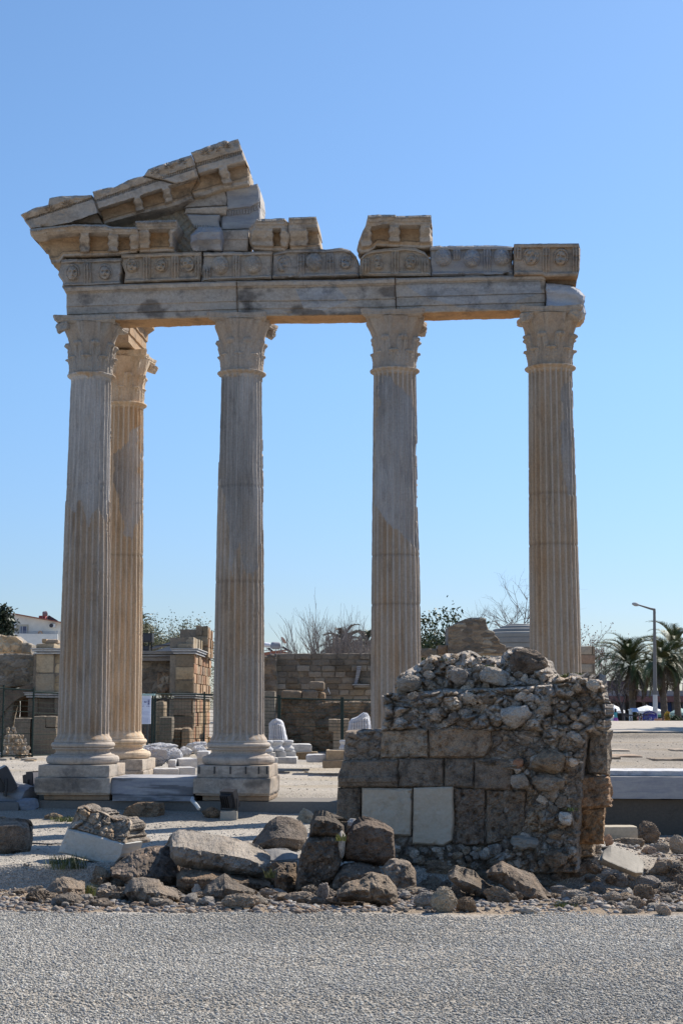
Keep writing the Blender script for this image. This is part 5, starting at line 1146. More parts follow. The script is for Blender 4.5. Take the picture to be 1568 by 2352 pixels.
roughwall('rough_wall', cM((325,870),(420,850),(590,850)), cM((320,1168),(590,1168)), D+1.12, None, seed=82, sc=4.5, amp=.08, cols=[(.95,.8,.66), (.8,.66,.55), (1.25,1.2,1.1)], parent=mr, dep=.3)
roughwall('rough_wall', cM((60,1245),(600,1245)), cM((60,1900),(600,1900)), D+1.2, None, seed=83, sc=1.5, cols=[(.55,.52,.48), (.7,.62,.55)], parent=mr)
x0c, x1c, a0, a1 = px2(cM((40,557))[0], cM((588,640))[0], D+.6); mb = MB(); moulding(mb, x0c, x1c-.1, a0, a1, D+.6, 1, .22, (.62,.60,.58)); b0 = px2(cM((40,640))[0], cM((588,700))[0], D+.7); ashlar(mb, x0c, x1c-.05, D+.75, D+1.6, b0[2], b0[3]-.01, .4, .02, .03, 4, None, (.55,.54,.55)); mb.build('cornice', M_white, mr)
for k, (p, q, dd_, t, nm) in enumerate([((290,1285),(420,1900),47.5,(1.1,.95,.75),'tall squared stone post with a sunlit right side behind the middle fence'), ((360,1515),(536,1900),47.0,(.55,.52,.47),'dark rough standing stone behind the middle fence'), ((536,1680),(672,1860),47.6,(.8,.68,.56),'low brown block left of another beside the ruined building'), ((672,1665),(800,1850),47.3,(1.0,.82,.64),'low sunlit block at the foot of the ruined building')]):
    a, b = cM(p, q); mb = MB(); xa, xb, za, zb = px2(a, b, dd_); ashlar(mb, xa, xb, dd_, dd_+.75, ZB, zb, .10, .05, .03, k+40, None, t, chip=.4); tag(mb.build('standing_stone', M_wall), nm, 'stone block', 'standing stones behind the middle fence')
# dark flat gable roof behind
mb = MB(); a, b, c_, d_ = [at(*p, 58) for p in cM((290,556),(590,450),(640,450),(640,556))]
for y0_, y1_ in ((58, 62),):
    add_prism(mb, [(a[0], a[2]), (d_[0], d_[2]), (c_[0], c_[2]), (b[0], b[2])], y0_, y1_, (.26,.30,.36))
sh = thing('shed', a, 'low shed with a grey sloping roof behind the moulded cornice', 'shed'); mb.build('wall', M_paint, sh)
mb = MB(); add_tube(mb, [a+np.array([-.4, -.1, 0]), b+np.array([0, -.1, .05]), c_+np.array([0, -.1, .05])], .06, 6, (.20,.19,.19)); mb.build('roof_edge', M_paint, sh)

# long back wall of squared blocks between the second and third columns
bw = thing('ashlar_wall', at(720, 1700, 55), 'long wall of grey squared blocks between the second and third columns', 'ruin wall')
x0, x1, _, zt = px2(cC((160,583))[0], cC((1700,1950))[0], 55); mb = MB(); masonry(mb, x0, x1, ZB, zt, 55, 1.0, .235*.93, .42*1.15, 25, GRB, .015, gap=.008); mb.build('blocks', M_wall, bw)
roughwall('broken_end', cC((20,690),(60,620),(150,600),(240,590)), cC((20,1300),(245,1300)), 54.8, None, seed=84, sc=3, cols=[(.95,.82,.66), (.75,.7,.64), (.6,.56,.5)], parent=bw, dep=1.1)
mb = MB(); pbox(mb, cC((1310,1018))[0], cC((1560,1042))[0], 54.6, .5, (.62,.6,.57), .3, .02, .005, 2); pbox(mb, cC((1335,1042))[0], cC((1560,1070))[0], 54.75, .4, (.55,.53,.5), .3, .02, .005, 3)
x0_, x1_, z0_, z1_ = px2(cC((1340,1018))[0], cC((1385,760))[0], 54.8)
for k in range(10): f = k/10; s_ = .10*math.sin(f*1.5); ashlar(mb, x0_+s_, x1_+s_+.05*f, 54.7, 55.1, z0_+(z1_-z0_)*f, z0_+(z1_-z0_)*(f+.1), .3, .01, .003, k, None, (.58,.57,.57))
mb.build('niche_frame', M_white, bw)
fw_ = thing('brown_wall', at(740, 1730, 50.5), 'low crumbling brown wall in front of the grey block wall behind the fence', 'ruin wall')
roughwall('wall_face', cC((300,1225),(800,1235),(860,1275),(1180,1265),(1370,1262),(1700,1280)), cC((290,1985),(1700,1985)), 50.5, None, seed=86, sc=2.0, amp=.16, cols=[(.78,.62,.48), (.6,.5,.42), (.9,.74,.58), (.5,.44,.38)], parent=fw_, dep=1.2, step=1.2)
for k, (p, q, t) in enumerate([((300,1112),(590,1235),(.8,.68,.56)), ((595,1105),(825,1240),(.85,.72,.6)), ((690,985),(917,1110),(.85,.75,.65)), ((825,1135),(930,1250),(1.0,.78,.58))]):
    a, b = cC(p, q); mb = MB(); xa, xb, za, zb = px2(a, b, 50.3+.1*k); ashlar(mb, xa, xb, 50.3+.1*k, 51.3, za, zb, .07, .06, .03, k+60, None, t, chip=.5)
    tag(mb.build('loose_block', M_wall), ['wide pitted block lying on the left of the brown wall', 'pitted block on the brown wall under the topmost one', 'topmost pitted block stacked on the brown wall', 'small sunlit block at the right end of the blocks on the brown wall'][k], 'stone block', 'blocks on the brown wall')
a, b = cC((55,1120), (215,1600)); mb = MB(); xa, xb, za, zb = px2(a, b, 49.8); ashlar(mb, xa, xb, 49.8, 50.5, ZB, zb, .12, .03, .02, 7, None, (.85,.82,.76)); tag(mb.build('standing_stone', M_wall), 'pale squared post just right of the second column behind the fence', 'stone block', 'standing stones behind the middle fence')
for k, (p, q) in enumerate((((975,1520),(1100,1700)), ((1040,1525),(1175,1950)), ((1185,1515),(1268,1950)))):
    a, b = cC(p, q); mb = MB(); xa, xb, za, zb = px2(a, b, 48.6+.15*k); ashlar(mb, xa, xb, 48.6+.15*k, 49.3+.15*k, ZB if k else za, zb, .12, .03, .02, k+20, None, (1.15,1.0,.84)); tag(mb.build('standing_stone', M_wall), ['short tan block left of the right fence post', 'tall tan post left of the right fence post', 'tall tan post right of the right fence post'][k], 'stone block', 'standing stones behind the middle fence')

# white house, far left
hs = thing('white_house', at(60, 1480, 200), 'white house with a shallow red-edged roof and a balcony at the far left', 'house')
D = 200.0; Z = lambda p: at(p[0], p[1], D)
pl = [Z(p) for p in cL((20,480),(640,480),(640,236),(612,232),(140,148),(20,130))]; mb = MB(); add_prism(mb, [(p[0], p[2]) for p in pl], D+1.2, D+14, (.72,.69,.62)); mb.build('wall', M_paint, hs)
pl = [Z(p) for p in cL((20,470),(606,480),(606,356),(20,348))]; mb = MB(); add_prism(mb, [(p[0], p[2]) for p in pl], D, D+.25, (.74,.72,.67)); mb.build('balcony_parapet', M_paint, hs)
pl = [Z(p) for p in cL((125,143),(660,241),(660,230),(125,133))]; mb = MB(); add_prism(mb, [(p[0], p[2]) for p in pl], D+.5, D+9.4, (.33,.13,.09)); mb.build('roof', M_paint, hs)
a, b = cL((128,256), (298,352)); mb = MB(); xa, xb, za, zb = px2(a, b, D+1.15); add_box(mb, xa, xb, D+1.14, D+1.19, za, zb, (.52,.46,.36)); mb.build('recess', M_paint, hs)
a, b = cL((215,277), (282,352)); mb = MB(); xa, xb, za, zb = px2(a, b, D+1.1); add_box(mb, xa, xb, D+1.09, D+1.13, za, zb, (.12,.13,.19)); wd = mb.build('window', M_paint, hs)
mb = MB(); 
for f in (0, .33, 1): add_box(mb, xa+(xb-xa)*f-.06, xa+(xb-xa)*f+.06, D+1.05, D+1.088, za, zb, (.5,.5,.5))
mb.build('frame', M_paint, wd)
for p, q in (((124,256),(170,294)), ((527,248),(582,288))):
    a, b = cL(p, q); mb = MB(); xa, xb, za, zb = px2(a, b, D+.8); ashlar(mb, xa, xb, D+.8, D+1.2, za, zb, .5, .03, 0, 1, None, (.72,.72,.70)); ac = mb.build('air_conditioner', M_paint, hs)
    mb = MB(); c_ = np.array([(xa+xb)/2-.2, D+.79, (za+zb)/2]); add_tube(mb, [c_, c_-np.array([0, .03, 0])], .27, 16, (.06,.06,.07)); mb.build('fan', M_paint, ac)
mb = MB()
for yy in (322, 334, 345):
    a, b = cL((20, yy), (606, yy+10)); add_tube(mb, [at(*a, D+.1), at(*b, D+.1)], .03, 4, (.28,.32,.38))
for xx in (20, 220, 450, 600):
    a, b = cL((xx, 320), (xx, 352)); add_tube(mb, [at(*a, D+.1), at(*b, D+.1)], .04, 4, (.28,.32,.38))
mb.build('railing', M_paint, hs)
mb = MB(); an = np.linspace(0, math.pi, 12); c_ = at(*cL((424,352))[0], D-.02); add_tube(mb, np.stack([c_[0]+.24*np.cos(an), np.full(12, c_[1]), c_[2]+.30*np.sin(an)], 1), .09, 6, (.45,.30,.2)); mb.build('clay_hoop', M_paint, hs)
def solar(name, D, tank, tr, panel, label, tint=(.55,.57,.6), extra=None):
    t = thing(name, at(*tank[0], D), label, 'water heater', 'rooftop solar water heaters')
    mb = MB(); a, b = at(*tank[0], D), at(*tank[1], D+.3); n = 10; f = np.linspace(0, 1, n); rr = tr*np.sqrt(np.clip(1-(2*f-1)**6, .03, 1)); add_tube(mb, a+(b-a)*f[:,None], rr, 16, tint); mb.build('tank', M_paint, t)
    p = [at(*q, D+.5) for q in panel]; mb = MB(); n = np.array([.05, -.02, .08])
    v = np.array(list(p)+[q+n for q in p]); i = np.arange(len(p)); j = (i+1) % len(p)
    mb.add(v, [i[None,::-1], (i+len(p))[None], np.stack([i, j, j+len(p), i+len(p)], 1)], (.06,.05,.06)); mb.build('panel', M_paint, t)
    mb = MB(); low = min(a[2], b[2])-2.2*tr
    for q in (a, b, (a+b)/2): add_tube(mb, [q, np.array([q[0], q[1], low])], .025, 4, (.3,.3,.32))
    add_tube(mb, [np.array([a[0], a[1], low]), np.array([b[0], b[1], low])], .03, 4, (.3,.3,.32)); mb.build('stand', M_paint, t); return t
solar('solar_water_heater', 202.0, cL((448,150),(500,140)), .36, cL((480,195),(510,165),(605,222),(590,228)), 'dark solar water heater on the roof of the white house', (.22,.16,.17))
mb = MB(); pbox(mb, cL((408,164))[0], cL((478,205))[0], 202.6, 1.2, (.30,.07,.07)); tag(mb.build('roof_box', M_paint), 'dark red box on the roof of the white house beside its water heater', 'chimney box')
# red tiled roof with two heaters and a dish behind the block wall
rh = thing('tiled_house', at(640, 1500, 130), 'low house with a red tiled roof just above the grey block wall', 'house')
p = [at(*q, 130) for q in cC((-60,690),(455,690),(455,585),(300,545),(160,555),(-60,590))]; mb = MB(); add_prism(mb, [(q[0], q[2]) for q in p], 130, 136, (.30,.13,.09)); mb.build('roof', M_paint, rh)
for k in range(9):
    mb = MB(); q = at(*cC((165+k*28, 560-3*k))[0], 129.9)
    add_tube(mb, [q+np.array([-.12, 0, 0]), q+np.array([.12, 0, 0])], .06, 6, (.36,.16,.11)); mb.build('ridge_tile', M_paint, rh)
solar('solar_water_heater', 129.0, cC((150,470),(298,478)), .315, cC((310,500),(325,495),(460,580),(440,582)), 'grey solar water heater above the grey block wall', (.26,.27,.31))
solar('solar_water_heater', 129.6, cC((38,460),(150,468)), .21, cC((100,520),(130,515),(180,560),(160,562)), 'white solar water heater left of the grey one', (.70,.70,.74))
mb = MB(); q = at(*cC((322,405))[0], 128.5); prof = [(x*.42, z*.42) for x, z in ((.02, 0), (.3, .04), (.6, .12), (.80, .22), (.82, .23), (.60, .14), (.3, .06), (.02, .02))]
ml = MB(); add_lathe(ml, prof, 24, (0,0,0), (.42,.28,.24), False); v = ml.v[0]@rotm(0, 1.0, 0).T@rotm(0, 0, .5).T+q; mb.add(v, ml.f, (.42,.28,.24)); dsh = thing('satellite_dish', q, 'rusty satellite dish beside the grey solar water heater', 'satellite dish'); mb.build('dish', M_paint, dsh)
mb = MB(); add_tube(mb, [q, at(*cC((300,560))[0], 128.5)], .03, 6, (.2,.2,.2)); add_tube(mb, [q, at(*cC((345,382))[0], 128)], .02, 4, (.3,.3,.3)); mb.build('mast', M_paint, dsh)
mb = MB(); ml = MB(); add_lathe(ml, [(.02,0), (.2,.02), (.33,.06), (.34,.07), (.2,.035), (.02,.02)], 20, (0,0,0), (.8,.82,.85), False); q = at(*cC((975,1120))[0], 50.2); mb.add(ml.v[0]@rotm(0, 1.25, 0).T*.38+q, ml.f, (.75,.77,.8)); tag(mb.build('white_dish', M_paint), 'white dish seen edge-on above the brown wall', 'satellite dish')

# ruin stump, stepped dome and brick stub on the right
rs = thing('ruin_stump', at(1080, 1520, 60), 'brown ruin stump with a ragged top left of the stepped dome', 'ruin')
roughwall('wall_face', cR((445,575),(520,540),(590,500),(680,465),(770,445),(885,440),(965,455)), cR((445,950),(1235,950)), 60, None, seed=91, sc=2.6, flat=2.6, amp=.045, cols=[(.85,.72,.6), (.7,.62,.54), (1.0,.86,.7), (.62,.56,.5), (1.3,1.25,1.15)], L=cR((445,760)), R=cR((1235,830),(1160,800),(1150,740),(1090,690),(1080,640),(1000,610),(970,540)), parent=rs, dep=1.6, step=1.2)
roughwall('side_wall', cR((310,820),(440,820)), cR((310,950),(445,950)), 60.2, None, seed=92, sc=1.2, cols=[(.95,.74,.58)], parent=rs, dep=1.4)
roughwall('low_wall', cR((40,870),(200,860),(312,872)), cR((40,980),(312,980)), 60.3, 'low grey wall stretch right of the third column', seed=93, sc=2, cols=[(.8,.76,.7), (.95,.9,.84)])
roughwall('low_wall', cR((1228,850),(1560,850)), cR((1228,1000),(1560,1000)), 61.5, 'low tan wall under the stepped dome', seed=94, sc=1.5, cols=[(.95,.82,.68)])
dm = thing('stepped_dome', at(1215, 1485, 72), 'grey stepped dome left of the rightmost column', 'dome'); q0 = at(*cR((1560,850))[0], 74)
mb = MB(); k_ = 74/3450.; lv = [(1235,850),(1090,755),(1060,665),(1168,580),(1268,530),(1345,500)]
for i, (xx, yy) in enumerate([(1075,830,),(1062,742),(1062,660),(1168,582),(1268,532),(1345,500)]):
    a = at(*cR((xx, yy))[0], 74); ytop_ = [742, 660, 600, 545, 503, 478][i]; zt = at(*cR((xx, ytop_))[0], 74)[2]; rr = (q0[0]-a[0])
    add_lathe(mb, [(rr, a[2]-(.8 if i == 0 else .05)), (rr, zt-.10), (rr-.04, zt-.03), (rr-.12, zt)], 64, (q0[0], q0[1]+4, 0), [(.30,.285,.26), (.27,.255,.235), (.29,.275,.25), (.27,.255,.235), (.28,.265,.245), (.27,.255,.235)][i])
mb.build('rings', M_paint, dm)
st_ = thing('masonry_stub', at(1350, 1550, 58), 'squared masonry stub of tan blocks right of the rightmost column', 'pier'); mb = MB(); xa, xb, za, zb = px2(cE((180,730))[0], cE((432,1150))[0], 58)
masonry(mb, xa, xb, za-1.5, zb, 58, 1.6, .36, .95, 33, [(1.15,.98,.82), (1.2,.88,.7), (.9,.82,.74), (1.35,1.25,1.12)]); mb.build('blocks', M_wall, st_)
# ------------------------------------------------------------------ trees, shrubs and palms
def branchy(tw, tips, p, d, L, rad, lev, r, spread=.5, up=.25, n=5, kids=(2, 4), shrink=.72):
    m_ = 4; pts = [p]; dd = d.copy()
    for k in range(m_):
        dd = dd+r.normal(size=3)*.12+np.array([0, 0, up*.12]); dd /= np.linalg.norm(dd); pts.append(pts[-1]+dd*L/m_)
    add_tube(tw, pts, np.linspace(rad, rad*.62, m_+1), n, np.array([1,1,1])*r.uniform(.85, 1.15), caps=False)
    if lev == 0: tips.append((pts[-1], dd)); return
    for k in range(int(r.integers(*kids))+ (1 if lev > 2 else 0)):
        f = r.uniform(.45, 1); i = min(int(f*m_), m_-1); b = pts[i]+(pts[i+1]-pts[i])*(f*m_-i)
        nd = dd+r.normal(size=3)*spread+np.array([0, 0, up*.5]); nd /= np.linalg.norm(nd)
        branchy(tw, tips, b, nd, L*shrink*r.uniform(.75, 1.15), rad*.55, lev-1, r, spread, up, 4 if lev > 1 else 3, kids, shrink)
    tips.append((pts[-1], dd))
def leaves(mb, tips, r, per, size, cols, rad):
    vs = []; n = 0; fs = []; cs = []
    for p, d in tips:
        for k in range(per):
            c = p+r.normal(size=3)*rad; a = r.normal(size=3); a /= np.linalg.norm(a); b = np.cross(a, r.normal(size=3)); b /= np.linalg.norm(b)+1e-9; s = size*r.uniform(.6, 1.3)
            vs += [c-a*s*.5, c+b*s*.28, c+a*s*.6, c-b*s*.28]; fs.append([n, n+1, n+2, n+3]); n += 4
            cs += [np.array(cols[int(r.integers(0, len(cols)))])*r.uniform(.75, 1.25)]*4
    mb.add(np.array(vs), np.array(fs), np.array(cs))
def tree(name, base, h, label, cat, seed, stems=1, lev=4, spread=.5, up=.3, rad=.12, wood=(.17,.14,.12), leaf=None, L0=.36, group=None, lean=.25, kids=(2, 4), shrink=.72):
    r = np.random.default_rng(seed); base = np.array(base, float); base[2] = float(gz(base[0], base[1]))-.05 if base[2] is None else base[2]
    t = thing(name, base, label, cat, group); tr = MB(); tips = []; tw = MB()
    for s in range(stems):
        d = np.array([r.uniform(-lean, lean), r.uniform(-lean, lean), 1.0]); d /= np.linalg.norm(d); pts = [base]; L = h*L0
        for k in range(4): d = d+r.normal(size=3)*.06; d /= np.linalg.norm(d); pts.append(pts[-1]+d*L/4)
        add_tube(tr, pts, np.linspace(rad, rad*.75, 5), 7, wood, caps=False)
        for k in range(4):
            nd = d+r.normal(size=3)*spread+np.array([0, 0, up*.6]); nd /= np.linalg.norm(nd)
            branchy(tw, tips, pts[-1] if k < 2 else pts[3], nd, h*.27*r.uniform(.8, 1.15), rad*.6, lev-1, r, spread, up, 5, kids, shrink)
    tw.c = [c*np.array(wood) for c in tw.c]
    tr.build('trunk', M_bark, t); b = tw.build('branches', M_bark, t)
    if leaf: mb = MB(); leaves(mb, tips, r, *leaf); mb.build('foliage', M_leaf, t)
    return t
def gbase(px, D, z=None): 
    X = float(ray(px, 1600)[0])*D; return (X, D, float(gz(X, D))-.05 if z is None else z)
def hz(py, D): return float(at(784, py, D)[2])
DRYW = (.24,.21,.185); DW = (.11,.09,.08)
# bushy pale tree above the moulded cornice
YG = [(.16,.16,.07), (.20,.19,.09), (.12,.13,.06), (.24,.21,.12)]
tree('budding_tree', gbase(345, 66), hz(1432, 66)*1.08, 'budding yellow-green tree behind the black floodlights', 'tree', 3, 2, 5, .55, .25, .10, DRYW, (18, .085, YG, .20), group='budding trees behind the ruined building')
tree('budding_tree', gbase(388, 68), hz(1448, 68)*1.12, 'budding yellow-green tree above the shed roof', 'tree', 8, 2, 5, .6, .2, .10, DRYW, (18, .085, YG, .20), group='budding trees behind the ruined building')
tree('budding_tree', gbase(432, 68), hz(1455, 68)*1.12, 'thin budding tree beside the tower stump', 'tree', 12, 1, 4, .5, .3, .08, DRYW, (16, .085, YG, .18), group='budding trees behind the ruined building')
# leafless shrub of upright stems over the block wall
for k, (px_, top) in enumerate(((700, 1452), (735, 1430), (765, 1424), (795, 1440), (822, 1450))):
    tree('bare_shrub', gbase(px_, 60+k % 2*1.5), (hz(top, 60)+.3)*.98, ['leafless shrub of upright twigs at the left above the block wall', 'tall leafless shrub second from the left above the block wall', 'tallest leafless shrub in front of the brown palm', 'leafless shrub right of the brown palm', 'leafless shrub touching the third column'][k], 'shrub', 20+k, 3, 4, .30, .55, .05, (.26,.225,.20), None, .42, 'leafless shrubs above the block wall', .45, (2, 4), .78)
# leafy magnolia-like tree right of the third column
MG = [(.05,.075,.025), (.075,.10,.035), (.035,.055,.02), (.12,.13,.05)]
tree('leafy_tree', gbase(1000, 66), hz(1402, 66)*.98, 'dark green leafy tree with sky showing through right of the third column', 'tree', 31, 2, 4, .55, .3, .10, DW, (16, .16, MG, .20), .42)
tree('bare_tree', gbase(1190, 84), hz(1352, 84)*.95, 'tall leafless tree behind the stepped dome', 'tree', 44, 1, 6, .50, .25, .13, (.22,.19,.17), None, .40, 'leafless trees on the right', .1, (2, 4), .75)
tree('bare_tree', gbase(1155, 84), hz(1420, 84)*1.2, 'small leafless tree left of the stepped dome', 'tree', 45, 1, 5, .5, .25, .09, (.24,.21,.19), None, .45, 'leafless trees on the right', .1)
tree('bare_tree', gbase(1350, 122, -.1), (hz(1440, 122)+.1)*1.1, 'leafless tree with a few red-brown leaves beside the masonry stub', 'tree', 46, 1, 5, .55, .25, .12, (.16,.125,.11), (1, .16, [(.28,.12,.08), (.22,.11,.08)], .05), .40, 'leafless trees on the right', .1)
tree('bare_tree', gbase(1398, 125, -.1), (hz(1475, 125)+.1)*1.1, 'dense leafless tree between the masonry stub and the palms', 'tree', 47, 2, 6, .6, .2, .10, (.18,.15,.14), None, .36, 'leafless trees on the right', .2)
tree('bare_tree', gbase(1432, 92), hz(1520, 92), 'small dark leafless tree in front of the nearer palm', 'tree', 48, 1, 5, .6, .25, .09, (.07,.06,.06), None, .4, 'leafless trees on the right', .15)
# dark conifer at the far left
def conifer():
    t = thing('conifer', gbase(-25, 80), 'dark green conifer leaning in at the far left edge', 'tree'); b = np.array(t.location); r = np.random.default_rng(5); mb = MB(); h = hz(1400, 80)-b[2]
    mb2 = MB(); add_tube(mb2, [b, b+np.array([0, 0, h*.8])], [.25, .1], 7, (.12,.09,.07)); mb2.build('trunk', M_bark, t); tips = []
    for k in range(300):
        f = r.uniform(.72, .99); a = r.random()*6.283; R = 1.25*(1-.35*abs(f-.86)/.14)*math.sqrt(r.uniform(.05, 1)); tips.append((b+np.array([R*math.cos(a), R*math.sin(a), h*f]), None))
    leaves(mb, tips, r, 16, .24, [(.018,.032,.014), (.03,.045,.02), (.014,.022,.011), (.045,.06,.03)], .20); mb.build('foliage', M_leaf, t)
conifer()
def palm(base, h, R, seed, label, nf=46, cols=((.065,.09,.028), (.095,.115,.04), (.05,.07,.024), (.13,.13,.05)), dead=14, tr=.22, group='palm trees on the right', dry=False, minel=-.5):
    r = np.random.default_rng(seed); base = np.array(base, float); t = thing('palm_tree', base, label, 'palm tree', group)
    n = 26; f = np.linspace(0, 1, n); mb = MB(); pts = base+np.stack([.12*np.sin(f*2+seed), .08*np.cos(f*2), f*h], 1); add_tube(mb, pts, tr*(1.12-.25*f)*(1+.10*(np.arange(n) % 2)), 10, (.12,.095,.075)); mb.build('trunk', M_bark, t)
    top = pts[-1]
    def fronds(mb, N, el0, el1, cs, Rr, droop):
        vs = []; fs = []; cc = []; c = 0
        for k in range(N):
            az = r.random()*6.283; el = r.uniform(el0, el1); L = Rr*r.uniform(.8, 1.12); m_ = 22; col = np.array(cs[int(r.integers(0, len(cs)))])*r.uniform(.8, 1.2); p = top.copy(); hd = np.array([math.cos(az), math.sin(az)]); pr = p; e = el
            side = np.array([-hd[1], hd[0], 0])
            for i in range(m_):
                e = e-droop*(i/m_)*.16; d = np.array([hd[0]*math.cos(e), hd[1]*math.cos(e), math.sin(e)]); q = pr+d*L/m_; w = .018
                vs += [pr-side*w, pr+side*w, q+side*w, q-side*w]; fs.append([c, c+1, c+2, c+3]); cc += [col*.9]*4; c += 4
                if i > 2:
                    ll = L*.24*math.sin(math.pi*min(1, (i+2)/(m_+2))**.8)+.06; upv = np.cross(side, d); upv = -upv if upv[2] < 0 else upv
                    for s in (-1, 1):
                        for z_ in range(2):
                            o = pr+d*L/m_*z_*.5; tip = o+side*s*ll*.62+d*ll*.62+upv*ll*.28+np.array([0, 0, -.12*ll])+r.normal(size=3)*.02; b2 = o+d*.075
                            vs += [o, b2, tip]; fs.append([c, c+1, c+2, c+2]); cc += [col*r.uniform(.8, 1.2)]*3; c += 3
                pr = q
        fs = np.array(fs); tri = fs[:,2] == fs[:,3]; mb.add(np.array(vs), [fs[~tri], fs[tri][:, :3]], np.array(cc))
    mb = MB(); fronds(mb, nf, minel, 1.45, cols, R, 1.0); mb.build('fronds', M_leaf, t)
    if dead: mb = MB(); fronds(mb, dead, -1.4, -.5, ((.14,.10,.06), (.10,.075,.05)), R*.85, .5); mb.build('dead_fronds', M_leaf, t)
    return t
zg = -.1
palm(gbase(1447, 108, zg), hz(1528, 108)-zg, 3.25, 1, 'nearer palm tree left of the street lamp', 54)
palm(gbase(1522, 104, zg), hz(1522, 104)-zg, 2.8, 2, 'palm tree just right of the street lamp', 46)
palm(gbase(1556, 112, zg), hz(1500, 112)-zg, 3.3, 3, 'palm tree cut off by the right edge', 52)
palm((15.4, 53.5, float(gz(15.4, 53.5))), 6.0, 2.2, 4, 'palm tree standing out of view to the right whose shadow crosses the path', 36)
BRN = ((.16,.12,.08), (.12,.09,.06), (.19,.15,.10))
palm(gbase(782, 64), hz(1490, 64)-gbase(782, 64)[2], 1.35, 6, 'brown withered palm behind the leafless shrubs', 44, BRN, 16, .14, None)
palm(gbase(838, 66), hz(1482, 66)-gbase(838, 66)[2], 1.0, 7, 'small green palm bush at the left edge of the third column', 40, ((.05,.07,.025), (.08,.09,.03)), 0, .14, None)
palm(gbase(322, 90), hz(1436, 90)-gbase(322, 90)[2], 1.1, 9, 'small palm top peeking out beside the golden column', 30, ((.10,.09,.04), (.07,.07,.03)), 6, .14, None)

# ------------------------------------------------------------------ the street on the right
pv = MB(); nx, ny = 40, 30; xs = np.linspace(7.5, 24, nx); 
X_, Y_ = np.meshgrid(xs, np.linspace(46.2, 61.5, ny)); Y_ = Y_+.05*(X_-10); Z_ = gz(X_, Y_)+.05
v = np.stack([X_.ravel(), Y_.ravel(), Z_.ravel()], 1); tnt = np.array([.42,.37,.31])*(1+.12*fbm(v*1.5, 3, 3)[:,None]); pv.add(v, grid_faces(nx, ny), tnt)
lo = v[:nx].copy(); lo2 = lo-np.array([0, 0, .25]); pv.add(np.concatenate([lo2, lo]), grid_faces(nx, 2), (.30,.28,.25))
m = NT('paving'); br = m.n('ShaderNodeTexBrick'); br.inputs['Scale'].default_value = 2.2; br.inputs['Mortar Size'].default_value = .03; br.inputs['Color1'].default_value = (1,1,1,1); br.inputs['Color2'].default_value = (.85,.83,.8,1); br.inputs['Mortar'].default_value = (.6,.58,.55,1); m.l(m.pos, br.inputs['Vector'])
m.l(m.mix(1.0, m.tint(), br.outputs['Color'], 'MULTIPLY'), m.b.inputs['Base Color']); m.b.inputs['Roughness'].default_value = .9
tag(pv.build('pavement', m.m), kind='structure')
# street lamp
D = 100.0; lb = gbase(1502, D, -.1); lp = thing('street_lamp', lb, 'tall grey street lamp with a single arm and a white-painted foot', 'street lamp')
tp = at(*cE((1190,255))[0], D); w1 = at(*cE((1200,1365))[0], D); mb = MB(); add_tube(mb, [w1, tp], [.14,.085], 10, (.20,.19,.18)); mb.build('pole', M_paint, lp)
mb = MB(); add_tube(mb, [np.array(lb), w1+np.array([0,0,-.01])], [.17,.15], 10, (.62,.60,.57)); mb.build('painted_foot', M_paint, lp)
a1 = at(*cE((990,198))[0], D); mb = MB(); add_tube(mb, [tp-np.array([.0,0,.25]), tp, tp+np.array([-.25,0,.05]), a1], [.10,.10,.07,.05], 8, (.20,.19,.18)); mb.build('arm', M_paint, lp)
a2 = at(*cE((900,178))[0], D); mb = MB(); f = np.linspace(0, 1, 9); add_tube(mb, a1+(a2-a1)*f[:,None], .03+.10*np.sin(f*2.6+.3), 10, (.42,.41,.40)); mb.build('lamp_head', M_paint, lp)
# restaurant
D = 150.0; rt = thing('restaurant', at(1480, 1650, D), 'long low restaurant with a reddish roof edge behind the palms', 'building'); k_ = D/3450
x0, x1, z0, z1 = px2(cE((540,1385))[0], cE((2200,1460))[0], D); mb = MB(); add_box(mb, x0, x1, D-.6, D+8, z0, z1, (.17,.08,.075)); mb.build('roof_edge', M_paint, rt)
mb = MB(); add_box(mb, x0, x1, D-.4, D+8, z1+.004, z1+.55, (.26,.24,.25)); mb.build('roof', M_paint, rt)
mb = MB(); add_box(mb, x0, x1, D+3, D+3.3, -.6, z0-.01, (.07,.055,.05)); mb.build('back_wall', M_paint, rt)
for k in range(14):
    xx = x0+(x1-x0)*k/13; mb = MB(); add_box(mb, xx-.12, xx+.12, D, D+.25, -.6, z0-.01, (.10,.09,.09)); mb.build('post', M_paint, rt)
for k in range(3):
    xx = x0+4.5+k*9.; mb = MB(); add_box(mb, xx, xx+2.6, D+.6, D+.65, z0-1.4, z0-.05, (.05,.09,.22)); mb.build('blue_panel', M_paint, rt)
mb = MB(); add_box(mb, x0, x1, D-.02, D+.02, z1+1.25, z1+1.31, (.25,.12,.12))
for k in range(40): xx = x0+(x1-x0)*k/39; add_tube(mb, [(xx, D, z1+.55), (xx, D, z1+1.3)], .03, 4, (.25,.13,.13))
mb.build('terrace_railing', M_paint, rt)
mb = MB(); q = at(*cE((675,1290))[0], D-.2); add_box(mb, q[0]-2.4, q[0]+2.3, D-.3, D-.2, q[2]-.5, q[2]+.8, (.10,.07,.10)); mb.build('roof_sign', M_paint, rt)
